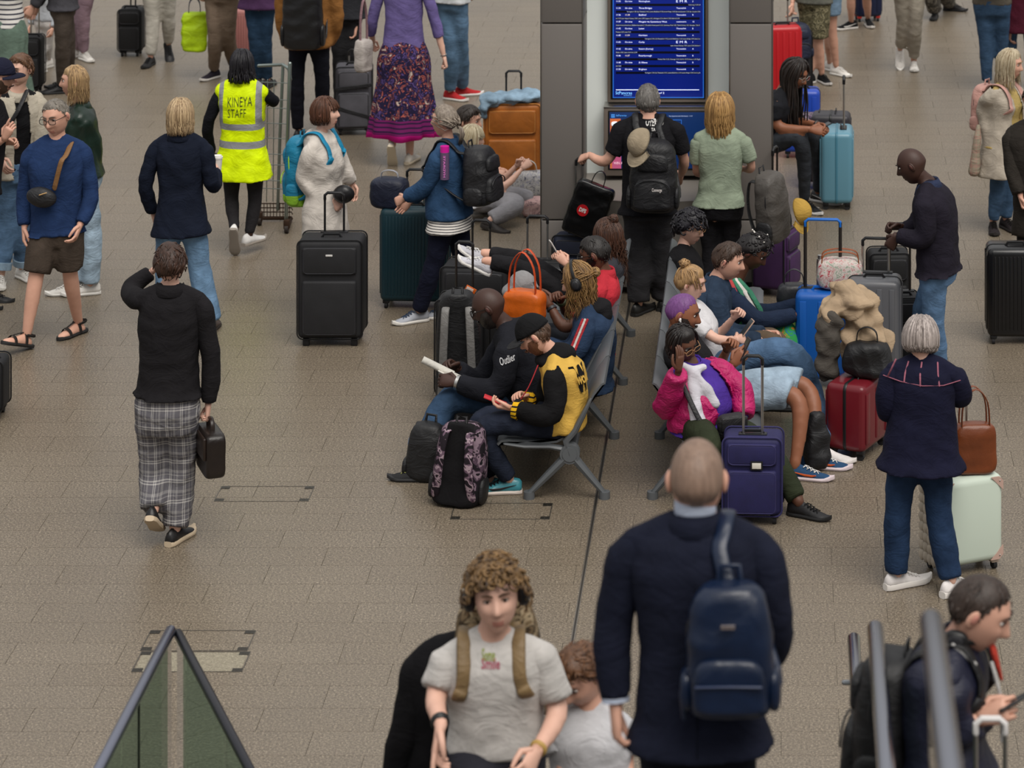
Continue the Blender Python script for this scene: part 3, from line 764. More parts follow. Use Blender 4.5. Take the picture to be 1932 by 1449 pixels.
def headphones(g, c='#111113', neck=False):
    mb = MB(); M = g.HM
    if neck:
        rr, ff = g.frame(1.0); R = mat3(rr, ff, g.u); M = Matrix.Translation(g.nk + g.u * .035 + ff * .01) @ R.to_4x4() @ Matrix.Rotation(math.radians(-95), 4, 'X')
        ph = [(.082 * math.cos(a), -.0, .085 * math.sin(a) + .0) for a in np.linspace(0, math.pi, 13)]
    else: ph = [(.098 * math.cos(a), -.01, .02 + .115 * math.sin(a)) for a in np.linspace(-.15, math.pi + .15, 15)]
    mb.tube(ph, .010, 8, 0, True, True, .5, V(0, 1, 0)); mb.xf(M); o = mb.build('headphones', mat('plastic', c), g.root)
    for sg in (1, -1):
        e = MB(); e.ell((sg * .094, -.008, -.002), (.022, .034, .042), None, 16, 10, e=.8); e.xf(M); e.build('ear_cup', mat('leather', c), o)
        e = MB(); e.ell((sg * .113, -.008, -.002), (.006, .022, .028), None, 14, 8); e.xf(M); e.build('cup_plate', mat('plastic', '#2a2a2d', r=.25), o)
def capped(g, c, brim=None, back=False, logo=None, name='cap'):
    mb = MB()
    la = np.linspace(.14, 1.5, 12); lo = np.linspace(0, 2 * math.pi, 32, endpoint=False); rings = []
    for a in la:
        x, y, z = head_base(np.full(32, a), lo); p = np.stack([x, y, z], -1); rings.append(p * 1.05 + p / np.linalg.norm(p, axis=1, keepdims=True) * .012 + (0, 0, .016))
    rings = [rings[0] * (.97, .97, 1)] + rings
    mb.loft(rings[::1]); mb.ell((0, 0, .14), (.008, .008, .005), None, 8, 5)
    s_ = -1 if back else 1
    b = MB(); v = []
    n = 15
    for t, (o1, o2) in enumerate(((0, 0), (.03, .004), (.055, .007), (.068, .0))):
        for i in range(n):
            a = math.radians(-62 + 124 * i / (n - 1)); rad = .105 + o1 * math.cos(a) ** .5 * 1.15
            v.append((math.sin(a) * rad * .84, s_ * math.cos(a) * rad, .035 + o2 - .018 * (math.sin(a) ** 2) - .10 * o1 ** 1.1))
    f = [(t * n + i, t * n + i + 1, (t + 1) * n + i + 1, (t + 1) * n + i) for t in range(3) for i in range(n - 1)]
    k = len(v); v += [(a_, b_, c_ - .004) for a_, b_, c_ in v]; f += [tuple(q + k for q in ff[::-1]) for ff in f]
    e = [t for t in range(n)] + [t * n + n - 1 for t in range(1, 4)] + [3 * n + i for i in range(n - 2, -1, -1)] + [t * n for t in range(2, 0, -1)]
    f += [(e[i], e[(i + 1) % len(e)], e[(i + 1) % len(e)] + k, e[i] + k) for i in range(len(e))]
    b.add(v, f); mb.xf(g.HM); b.xf(g.HM); o = mb.build(name, mat('cloth', c), g.root, True); b.build('brim', mat('cloth', brim or c), o, True); return o
# ================================================================ the setting
def struct(o, kind='structure'): o['kind'] = kind; return o
def pane_mat(tint):
    t = NT('pane'); out = t.t.nodes['Material Output']; tr = t.n('ShaderNodeBsdfTransparent'); tr.inputs[0].default_value = (*lin(tint), 1)
    gl = t.n('ShaderNodeBsdfGlossy'); gl.inputs['Roughness'].default_value = .03; fr = t.n('ShaderNodeFresnel'); fr.inputs[0].default_value = 1.12
    mx = t.n('ShaderNodeMixShader'); t.l(fr.outputs[0], mx.inputs[0]); t.l(tr.outputs[0], mx.inputs[1]); t.l(gl.outputs[0], mx.inputs[2]); t.l(mx.outputs[0], out.inputs[0])
    return t.m
PANE = pane_mat('#d3e2da')
CHROME = mat('metal', '#9a9ca6', r=.16); STEEL = mat('metal', '#8c8f92', r=.38); DARKM = mat('metal', '#2c2d31', r=.35)
GREYPAINT = mat('paint', '#54575a', r=.42); BLACKP = mat('plastic', '#121214'); ALU = mat('metal', '#a9a7a3', r=.35)

def tile_mat():
    t = NT('granite_tile'); ob = t.n('ShaderNodeNewGeometry'); pos = ob.outputs['Position']; oi = t.n('ShaderNodeObjectInfo').outputs['Random']
    rnd = t.math('FRACT', t.math('ADD', t.math('MULTIPLY', oi, 7.3), ob.outputs['Random Per Island']))
    n1 = t.noise(pos, 75, 3, .75); n2 = t.noise(pos, .55, 3, .6); n3 = t.noise(pos, 190, 1, .5)
    sp = t.ramp(t.math('ADD', t.math('MULTIPLY', n1, .6), t.math('MULTIPLY', n3, .4)), [(.34, '#38332d'), (.46, '#686056'), (.55, '#867d71'), (.66, '#c4baaa')])
    tint = t.mix(rnd, lin('#a09689'), lin('#aea496'))
    c = t.mix(1.0, sp, t.mix(n2, lin('#d3cdc4'), lin('#fffaf0')), 'MULTIPLY'); c = t.mix(.12, c, t.mix(1.0, c, t.mix(rnd, lin('#b8aea0'), lin('#ffffff')), 'MULTIPLY'))
    t.col(c); t.b.inputs['Roughness'].default_value = .36; t.b.inputs['Specular IOR Level'].default_value = .42
    t.l(t.math('MULTIPLY_ADD', n2, .22, .26), t.b.inputs['Roughness'])
    return t.m
TILE = tile_mat()
fb = MB(); fb.rbox((-2.5, 27, -.035), (26, 34, .06), 0)
floor = struct(fb.build('floor', mat('cloth', '#6f675c', r=.8), None, False)); floor['label'] = 'speckled brown grey granite paving of the station concourse'
TX, TY = .6, .3
def inframe(x, y):
    px, py = VX + F * x / y, VY + F * H / y; return -80 < px < 2010 and 0 < py < 1500
cells = []
for j in range(int((43.8 - 12.3) / TY)):
    y = 12.4 + (j + .5) * TY
    for i in range(int(19 / TX)):
        x = -12.2 + (i + .5 * (j % 2) + .35) * TX
        if -1.165 < x + TX / 2 and x - TX / 2 < -1.115 and False: continue
        cells.append((y, x))
vis = [c for c in cells if inframe(c[1], c[0])]; near = set(sorted(vis)[:300])
def tile_geo(mb, x, y):
    a, b = TX / 2 - .0007, TY / 2 - .0007; e = .0006
    mb.add([(x - a, y - b, -.006), (x + a, y - b, -.006), (x + a, y + b, -.006), (x - a, y + b, -.006), (x - a + e, y - b + e, 0), (x + a - e, y - b + e, 0), (x + a - e, y + b - e, 0), (x - a + e, y + b - e, 0)],
           [(4, 5, 6, 7), (0, 1, 5, 4), (1, 2, 6, 5), (2, 3, 7, 6), (3, 0, 4, 7)])
t0 = MB(); tile_geo(t0, 0, 0); tme = t0.mesh('tile', TILE, False)
rest = MB()
for c in cells:
    if c in near: link('tile', tme, floor, (c[1], c[0], 0))
    else: tile_geo(rest, c[1], c[0])
struct(rest.build('paving', TILE, floor, False), 'stuff')
ch = MB(); ch.rbox((-1.14, 21.5, .0008), (.009, 9.6, .004), 0); ch.build('floor_channel', mat('metal', '#55524e', r=.45), floor, False)
for s_ in (-1, 1):
    ch = MB(); ch.rbox((-1.14 + s_ * .008, 21.5, .0012), (.004, 9.6, .005), 0); ch.build('channel_edge', mat('metal', '#a8a49e', r=.35), floor, False)
def cover(x0, x1, y0, y1, fill=False):
    a, b = at_z(x0, y1), at_z(x1, y1); Yn, Yf = ydep(y1), ydep(y0); xa, xb = a.x, b.x
    m = MB()
    for (cx, cy, sx, sy) in (((xa + xb) / 2, Yn, xb - xa, .006), ((xa + xb) / 2, Yf, xb - xa, .006), (xa, (Yn + Yf) / 2, .006, Yf - Yn), (xb, (Yn + Yf) / 2, .006, Yf - Yn)): m.rbox((cx, cy, .0008), (sx, sy, .003), 0)
    o = m.build('access_cover_frame', mat('metal', '#7a756d', r=.5), floor, False)
    for cx, sx in ((xa, 1), (xb, -1)):
        for cy, sy in ((Yn, 1), (Yf, -1)):
            c = MB(); c.rbox((cx + sx * .028, cy + sy * .025, .0012), (.055, .045, .003), 0); c.ell((cx + sx * .03, cy + sy * .026, .003), (.007, .012, .002), None, 8, 4); c.build('corner_plate', mat('metal', '#57534d', r=.5), o, False)
    if fill:
        c = MB(); c.rbox(((xa + xb) / 2, (Yn + Yf) / 2, .0004), (xb - xa - .02, Yf - Yn - .02, .002), 0); c.build('pebble_inlay', mat('floral', '#857e6e', '#6a6455', '#a39b88', p=90, r=.5), o, False)
cover(404, 581, 918, 946); cover(265, 466, 1190, 1228); cover(248, 456, 1230, 1268, True); cover(850, 1036, 950, 980)

# ---- information kiosk
KY = 24.98
kio = thing('information_kiosk', 'grey metal information kiosk with blue departure screens', 'kiosk', (0, 0, 0))
def kx(px, Y=KY): return (px - VX) / F * Y
CLAD = mat('paint', '#6b6662', r=.42, name='cladding'); CLAD2 = mat('paint', '#7d7872', r=.4)
for x0, x1 in ((1020, 1100), (1376, 1458)):
    a, b = kx(x0), kx(x1); zz = [(0.06, .54), (.548, 2.06), (2.068, 3.4)]
    for z0, z1 in zz:
        m = MB(); m.rbox(((a + b) / 2, KY + .6, (z0 + z1) / 2), (b - a, 1.2, z1 - z0), .012, 2); m.build('column_panel', CLAD, kio)
    for xx in (a + .002, b - .002):
        m = MB(); m.rbox((xx, KY - .002, 1.7), (.010, .010, 3.3), .002, 1); m.build('edge_trim', mat('metal', '#9b9893', r=.3), kio)
xl, xr = kx(1100), kx(1376)
m = MB(); m.rbox(((xl + xr) / 2, KY + .66, 1.9), (xr - xl, .3, 3.0), .0); m.build('back_panel', mat('paint', '#e6ece9', r=.35), kio)
# plinth with a bowed ledge
m = MB(); rings = []
for z, o_ in ((.06, .0), (.70, .0), (.72, .006)):
    rr = []
    for i in range(13):
        t = i / 12; rr.append((xl + (xr - xl) * t, KY - .02 - o_ - .12 * math.sin(math.pi * t), z))
    rr += [(xr, KY + .6, z + (.08 if z > .71 else 0)), (xl, KY + .6, z + (.08 if z > .71 else 0))]; rings.append(np.array(rr))
m.loft(rings); m.build('plinth', CLAD2, kio)
m = MB(); m.rbox(((kx(1020) + kx(1458)) / 2, KY + .6, .03), (kx(1458) - kx(1020) - .06, 1.1, .06), 0); m.build('kick_base', BLACKP, kio)
m = MB(); m.rbox((kx(1060), KY - .004, .05), (.32, .02, .1), .004); m.build('kick_plate', CLAD, kio)
DY = 25.42
def dpt(px, py, Y=DY): return at_y(px, py, Y)
def panel(x0, x1, y0, y1, Y, dep, mt, name, parent, bev=.006):
    a, b = at_y(x0, y1, Y), at_y(x1, y0, Y); m = MB(); m.rbox(((a.x + b.x) / 2, Y + dep / 2, (a.z + b.z) / 2), (b.x - a.x, dep, b.z - a.z), bev); return m.build(name, mt, parent)
up = panel(1146, 1336, -160, 193, DY, .12, mat('paint', '#6a6058', r=.4), 'display_housing', kio)
panel(1152, 1331, -155, 188, DY - .006, .02, BLACKP, 'bezel', up)
EM = lambda c, p=1.0: mat('emit', c, p=p, r=.3)
panel(1156, 1328, -150, 185, DY - .010, .012, EM('#2a6fd8', .35), 'screen_border', up, .001)
scr = panel(1158, 1326, -148, 183, DY - .014, .012, EM('#0a1f7a', .36), 'screen', up, .001)
WH = EM('#dfe6ff', .75); DK = EM('#04081c', .05); YL = EM('#e8dcc8', .6)
def stext(body, px, py, hpx, m, parent, Y, name='screen_text', align='LEFT', width=None):
    v, f = text_mesh(body, hpx / F * Y * 1.38, 0, align, None if width is None else width / F * Y); p = at_y(px, py, Y)
    v = np.stack([v[:, 0] + p.x, np.full(len(v), Y), v[:, 1] + p.z], -1); return link(name, mesh_vf(name, v, f, m, False), parent)
rows = [('11:33', 'On time', 'Nottingham', 'EMR', '2', 'R', 22, 'Kettering 12:18, N'), ('11:35', 'On time', 'Three Bridges', 'Thameslink', 'A', 'R', 138, 'Farringdon 11:39, City Thameslink 11:41, London Blackfriars 11:43, London Bridge 11:48, Norwood Junction 11:59, East Croydon 12:04'),
        ('11:36', '11:38', 'Bedford', 'Thameslink', 'B', 'L', 120, 'on 11:59, Luton Airport Parkway 12:04, Luton 12:07, Leagrave 12:11, Harlington 12:16, Flitwick 12:20, Bedford 12:30'), ('11:37', 'On time', 'Margate via Canterbury West', 'southeastern', '12', 'L', 158, 'Stratford International from, Ebbsfleet International 11:56, Ashford International 12:15, Canterbury West 12:32, Thanet Parkway 12:51, Ramsgate 12:56, B'),
        ('11:42', 'On time', 'Luton', 'Thameslink', 'B', 'L', 28, 'Parkway 12:07, Luton 12:10'), ('11:45', '11:54', 'Horsham', 'Thameslink', 'A', 'R', 104, 'Farringdon 11:50, City Thameslink 11:53, London Blackfriars 11:55, London Bridge 12:00, East Croy'),
        ('11:45', 'On time', 'Corby', 'EMR', '1', 'R', 56, 'Luton Airport Parkway 12:07, Luton 12:10, Bedford 1'), ('11:42', 'On time', 'Sutton (Surrey)', 'Thameslink', 'A', 'L', 40, 'Sutton 12:40, Sutton Common 12:44'),
        ('11:46', '11:57', 'Peterborough', 'Thameslink', 'B', 'R', 80, 'Finsbury Park 11:52, Stevenage 12:12, Hitchin 12:19, Arlesey 12:24, Biggle'), ('11:48', 'On time', 'St Albans', 'Thameslink', 'B', 'L', 10, 'ans 12:22'), ('11:50', 'On time', 'Brighton', 'Thameslink', 'A', 'R', 104, 'Farringdon 11:54, City Thameslink 11:57, London Blackfriars 11:59, London Bridge 12:04, East Croydo')]
TYP = DY - .016
for i, (tm, stt, de, opn, pl, al, wd, sub) in enumerate(rows):
    y = 2.6 + 12.82 * i; ys = y + 6.6
    panel(1162, 1320, ys - 2.0, ys + 2.0, TYP, .002, DK, 'row_bar', scr, 0)
    stext(tm, 1162, y, 3.0, WH, scr, TYP - .001); stext(stt, 1179, y, 3.0, WH if stt[0] == 'O' else YL, scr, TYP - .001); stext(de, 1205, y, 3.2, WH, scr, TYP - .001)
    if opn == 'EMR': stext('E M R', 1275, y, 4.6, WH, scr, TYP - .001, width=21)
    else: stext(opn, 1276, y, 2.8, WH, scr, TYP - .001, width=18.5)
    stext(pl, 1306, y, 3.0, WH, scr, TYP - .001)
    stext(sub, 1162 if al == 'L' else 1321 - wd, ys, 2.5, EM('#b9c2dc', .5), scr, TYP - .003, width=wd)
panel(1162, 1319, 169, 170.2, TYP, .002, WH, 'rule_line', scr, 0)
stext('StPancras', 1161, 175.5, 6.0, EM('#7fc4ff', .7), scr, TYP - .001, width=31); stext('INTERNATIONAL', 1177, 180.5, 1.4, EM('#7fc4ff', .6), scr, TYP - .001, width=15); stext('1 of 2', 1238, 175.5, 3.6, WH, scr, TYP - .001, width=14)
LY = 25.30
lo = panel(1139, 1348, 203, 332, LY, .2, mat('paint', '#6a6058', r=.4), 'display_housing', kio)
panel(1139, 1348, 201.5, 204, LY - .004, .2, mat('metal', '#b5b2ad', r=.3), 'top_edge', lo, .001)
panel(1147, 1340, 209, 321, LY - .006, .02, BLACKP, 'bezel', lo)
s2 = panel(1150, 1337, 212, 318, LY - .010, .012, EM('#0d2b5c', .32), 'screen', lo, .001)
panel(1151, 1171, 224, 318, LY - .012, .003, EM('#c2683c', .35), 'screen_advert', s2, 0); panel(1155, 1172, 258, 318, LY - .014, .003, EM('#b6567c', .3), 'screen_advert', s2, 0)
m = MB(); p = at_y(1160, 234, LY - .02); m.ell(p, (.028, .002, .02), None, 16, 6, e=.7); m.build('speech_bubble', EM('#d8e2ee', .6), s2)
stext('WIN A', 1158, 308, 5, EM('#e8c6d4', .5), s2, LY - .018, width=17)
for i in range(3): panel(1153, 1160, 216 + i * 2.4, 217 + i * 2.4, LY - .012, .002, EM('#58a8ff', .5), 'menu_bar', s2, 0)
stext('StPancras', 1162, 218, 3.6, EM('#58a8ff', .5), s2, LY - .013, width=20); stext('live departure and information  11:31', 1262, 219, 2.4, EM('#b9c8ee', .5), s2, LY - .013, width=44)
panel(1285, 1286, 226, 318, LY - .013, .002, EM('#2f6bc4', .5), 'divider', s2, 0); panel(1200, 1285, 226, 227, LY - .013, .002, EM('#2f6bc4', .5), 'divider', s2, 0)

# ---- seating
def bench(label, X, fx, n, Y0, legs):
    """X: foot of the rear legs; fx: -1 faces image left, +1 right"""
    PT = .595; root = thing('seating_bench', label, 'bench', (X, Y0, 0)); d = fx
    hub = V(d * .215, 0, .285)
    m = MB(); m.rbox((hub.x, (n * PT) / 2, hub.z), (.075, n * PT, .055), .012); m.build('beam', GREYPAINT, root)
    def plate(profile, y0, y1, th):
        m = MB(); rings = []
        for yy, tk in ((y0, .6), (y0 + .012, 1), (y1 - .012, 1), (y1, .6)):
            top = [V(x * d, yy, z) for x, z in profile]; nr = []
            for i in range(len(top)):
                t = (top[min(i + 1, len(top) - 1)] - top[max(i - 1, 0)]).normalized(); nr.append(V(-t.z, 0, t.x))
            rings.append(np.array([p + q * th * tk for p, q in zip(top, nr)] + [p - q * th * tk for p, q in zip(top[::-1], nr[::-1])]))
        m.loft(rings); return m
    seatp = [(.255, .372), (.30, .350), (.40, .338), (.52, .345), (.60, .357), (.645, .352), (.668, .330)]
    backp = [(.225, .36), (.165, .45), (.115, .55), (.070, .64), (.020, .705), (.0, .715)]
    for i in range(n):
        plate(seatp, i * PT + .012, (i + 1) * PT - .012, .011).build('seat', GREYPAINT, root); plate(backp, i * PT + .012, (i + 1) * PT - .012, .010).build('backrest', GREYPAINT, root)
    for ly in legs:
        a = MB(); a.tube([hub, hub + V(0, .001, 0)], .001, 6)
        a = MB(); a.tube([(hub.x, ly - .035, hub.z), (hub.x, ly + .035, hub.z)], .062, 20, round_=False); a.tube([(hub.x, ly - .042, hub.z), (hub.x, ly + .042, hub.z)], .045, 20, round_=False); a.build('hub', GREYPAINT, root)
        for fx_, nm in ((0.0, 'leg'), (d * .47, 'leg')):
            q = MB(); e = V(fx_, ly, .03); s0 = V(hub.x, ly, hub.z); q.tube([s0, s0.lerp(e, .5), e], [.042, .034, .024], 8, round_=False, flat=.75, ref=V(0, 1, 0)); lg = q.build(nm, GREYPAINT, root)
            q = MB(); q.tube([(fx_, ly, 0.0), (fx_, ly, .045)], .035, 12, round_=False); q.build('foot_pad', GREYPAINT, lg)
        q = MB(); q.tube([V(hub.x, ly, hub.z), V(d * .24, ly, .36), V(d * .18, ly, .43), V(d * .13, ly, .53), V(d * .09, ly, .61)], [.045, .04, .036, .03, .018], 8, flat=.6, ref=V(0, 1, 0)); q.build('bracket', GREYPAINT, root)
        q = MB(); q.tube([V(hub.x, ly, hub.z + .02), V(d * .34, ly, .325), V(d * .5, ly, .325), V(d * .62, ly, .340)], [.035, .026, .022, .014], 8, flat=.6, ref=V(0, 1, 0)); q.build('bracket', GREYPAINT, root)
    return root
bench('grey metal bench facing left with the man in a yellow jacket', -1.09, -1, 6, 20.18, (0.0, 1.19, 2.38, 3.57))
bench('grey metal bench facing right with the woman in a pink jacket', -.79, 1, 6, 20.18, (0.0, 1.19, 2.38, 3.57))

# ---- stair in the foreground with glass balustrades
st = thing('staircase', 'stone steps coming up from the concourse', 'stairs'); st['kind'] = 'structure'
STEP = mat('cloth', '#77706a', r=.6)
def zstair(Y): return max(0.0, .38 * (15.0 - Y))
for x0, x1 in ((-2.1, .30), (.40, 2.2)):
    for i in range(24):
        z = .152 * (i + 1); y = 15 - .4 * i
        m = MB(); m.rbox(((x0 + x1) / 2, y - .2, z - .1), (x1 - x0, .41, .2), .006, 1); m.build('step', STEP, st, False)
def rail(label, pts, rad, m, glass=True, posts=(), splits=None, z0=None, pm=None):
    root = thing('balustrade', label, 'railing', (pts[0][0], pts[0][1], 0)); o = V(pts[0][0], pts[0][1], 0); P = [Vector(p) - o for p in pts]
    q = MB(); q.tube(P, rad, 14); q.build('handrail', m, root, True)
    a, b = P[0], P[-1]; sp = splits or [0, 1]
    if glass:
        for t0, t1 in zip(sp[:-1], sp[1:]):
            p, r = a.lerp(b, t0 + .004), a.lerp(b, t1 - .004); d = (r - p); n = V(-d.y, d.x, 0).normalized() * .006; lo_ = a.z - (z0 or 1.0)
            g_ = MB(); vs = []
            for pt in (p, r):
                for s_ in (1, -1):
                    for z in (lo_, pt.z - rad * .6): vs.append((pt + n * s_)[:2] + (z,))
            g_.add(vs, [(0, 1, 3, 2), (4, 6, 7, 5), (0, 4, 5, 1), (2, 3, 7, 6), (1, 5, 7, 3), (0, 2, 6, 4)]); g_.build('glass_pane', PANE, root, False)
            for pt in ((p,) if t0 > 0 else ()):
                e = MB(); e.rbox((pt.x, pt.y, (lo_ + pt.z - rad) / 2), (.010, .010, pt.z - rad - lo_), .001, 1); e.build('pane_joint', DARKM, root)
    for t in posts:
        p = a.lerp(b, t); q = MB(); q.tube([(p.x, p.y, p.z - (z0 or 1.0)), (p.x, p.y, p.z - rad)], .018, 10, round_=False); q.build('post', pm or STEEL, root)
        q = MB(); q.tube([(p.x + .05, p.y, p.z - .11), (p.x - .05, p.y, p.z - .11)], .012, 8); q.build('glass_clamp', STEEL, root)
    return root
AP = at_y(322, 1194, 15.05); AP.z = 1.1
rail('polished handrail over glass at the lower left corner', [AP, (-2.845, 12.8, 1.1)], .026, mat('metal', '#8d90a0', r=.25), True, (.97,), [0, .5, 1])
DR = V(-2.19, 13.45, 1.1)
rail('dark capped glass balustrade slanting right from the lower left handrail', [AP + V(.03, .02, -.02), DR + (DR - AP) * .35 + V(0, 0, -.02)], .022, mat('metal', '#3a3a40', r=.35), True, (), [0, .10, .47, .8, 1])
rail('lowest and leftmost chrome handrail at the lower right', [(.345, 14.95, 1.1), (.345, 13.0, 1.1)], .030, CHROME, True, (.12, .9))
rail('middle chrome handrail at the lower right', [(.342, 11.5, 2.44), (.342, 9.6, 2.44)], .030, CHROME, True, (.9,), z0=1.0)
rail('nearest blurred chrome handrail at the lower right', [(.376, 8.0, 3.77), (.376, 6.2, 3.77)], .030, CHROME, True, (.9,), z0=1.0)
a_, b_ = at_y(-30, 1378, 14.0), at_y(60, 1475, 13.4)
rail('dark handrail end cut off by the left bottom corner', [V(a_.x, a_.y, 1.02), V(b_.x, b_.y - .9, 1.02)], .025, DARKM, True, (.5,))
# ================================================================ luggage
def suitcase(label, c, w, d, h, yaw=0, style='hard', m=None, m2=None, ext=0.0, hw=.2, tube=None, grip=None, ribs=8, wheels=4, wh=.055, name='suitcase', tilt=0, base=0.0, hy=None, rollz=0, trim=None, lying=False, tr=.0085, handle_top=True, badge=None, piping=None):
    p = at_z(c[0], c[1], base); root = thing(name, label, 'suitcase', p, math.radians(yaw))
    if tilt: root.rotation_euler = (math.radians(tilt), 0, math.radians(yaw))
    m2 = m2 or BLACKP; tube = tube or ALU; grip = grip or BLACKP; hy = hy if hy is not None else d / 2 - .035; bz = wh
    hh = h - bz
    if style == 'hard':
        b = MB(); b.rbox((0, 0, bz + hh / 2), (w, d, hh), .045, 4); shell = b.build('shell', m, root, True)
        for i in range(ribs):
            x = -w / 2 + .055 + (w - .11) * i / max(1, ribs - 1)
            for s_ in (-1, 1): r = MB(); r.rbox((x, s_ * (d / 2 + .001), bz + hh / 2), ((w - .11) / max(1, ribs) * .55, .010, hh - .11), .0045, 2); r.build('rib', m, shell)
        if ribs > 3:
            for i in range(4):
                y = -d / 2 + .05 + (d - .10) * i / 3
                if abs(y) < .02: continue
                for s_ in (-1, 1): r = MB(); r.rbox((s_ * (w / 2 + .001), y, bz + hh / 2), (.010, .018, hh - .11), .0045, 2); r.build('rib', m, shell)
        z = MB(); pts = [(x, .0, y) for x, y in rrect(w + .004, hh + .004, .048)]; z.tube([(a, .0, bz + hh / 2 + b_) for a, _, b_ in pts], .011, 6, 0, False, False, .35, V(0, 1, 0)); z.build('zip_band', trim or m2, shell)
    else:
        b = MB(); b.rbox((0, .0, bz + hh / 2), (w, d, hh), .04, 4); v, f = b.arr(), b.f; shell = b.build('shell', m, root, True)
        q = MB(); q.rbox((0, -d / 2 - .006, bz + hh * .32), (w * .84, .045, hh * .56), .020, 3); q.build('front_pocket', m, shell, True)
        q = MB(); q.rbox((0, -d / 2 - .004, bz + hh * .80), (w * .84, .035, hh * .27), .016, 3); q.build('front_pocket', m, shell, True)
        for (zc, hz, off) in ((.32, .56, .030), (.80, .27, .024)):
            q = MB(); q.tube([(x, -d / 2 - off + .006, bz + hh * zc + y) for x, y in rrect(w * .80, hh * hz * .93, .03)], .004, 5, 0, False); q.build('zip', piping or mat('plastic', '#26262a'), shell)
        for s_ in (-1, 1):
            q = MB(); q.tube([(x, s_ * (d / 2 - .012), bz + hh / 2 + y) for x, y in rrect(w + .004, hh + .004, .042)], .0055, 6, 0, False); q.build('piping', piping or m2, shell)
    if badge:
        q = MB(); q.rbox((0, -d / 2 - .024, bz + hh * .86), (.05, .004, .014), .002); q.build('badge', badge, shell)
    if handle_top:
        q = MB(); q.tube([(-.07, -d * .12, h - .002), (-.055, -d * .12, h + .022), (.055, -d * .12, h + .022), (.07, -d * .12, h - .002)], .010, 8, flat=.6); q.build('carry_handle', grip, root)
    if ext > 0:
        for s_ in (-1, 1):
            q = MB(); q.tube([(s_ * hw / 2, hy, h - .05), (s_ * hw / 2, hy, h + ext)], tr, 8, round_=False); q.build('handle_tube', tube, root)
        q = MB(); q.rbox((0, hy, h + .002), (hw + .06, .05, .012), .005); q.build('handle_well', m2, root)
        q = MB(); q.tube([(-hw / 2, hy, h + ext - .03), (-hw / 2, hy, h + ext), (-hw / 2 + .02, hy, h + ext + .018), (hw / 2 - .02, hy, h + ext + .018), (hw / 2, hy, h + ext), (hw / 2, hy, h + ext - .03)], .013, 8, flat=.85, ref=V(0, 1, 0)); q.build('grip', grip, root)
    for sx in (-1, 1):
        for sy in ((-1, 1) if wheels == 4 else (1,)):
            x, y = sx * (w / 2 - .045), sy * (d / 2 - .045); r = wh * .45
            q = MB(); q.rbox((x, y, bz - .002), (.05, .05, .030), .008); hs_ = q.build('wheel_mount', m2, root)
            q = MB(); q.tube([(x - .011, y, r), (x + .011, y, r)], r, 14, round_=False); q.build('wheel', mat('rubber', '#1b1b1d'), root)
        if wheels == 2: q = MB(); q.rbox((sx * (w / 2 - .06), -d / 2 + .04, bz / 2), (.05, .03, bz), .008); q.build('stand_foot', m2, root)
    return root
def rrect(w, h, r, n=5):
    out = []
    for cx, cy, a0 in ((w / 2 - r, h / 2 - r, 0), (-w / 2 + r, h / 2 - r, 90), (-w / 2 + r, -h / 2 + r, 180), (w / 2 - r, -h / 2 + r, 270)):
        for i in range(n): a = math.radians(a0 + 90 * i / (n - 1)); out.append((cx + r * math.cos(a), cy + r * math.sin(a)))
    return out + [out[0]]

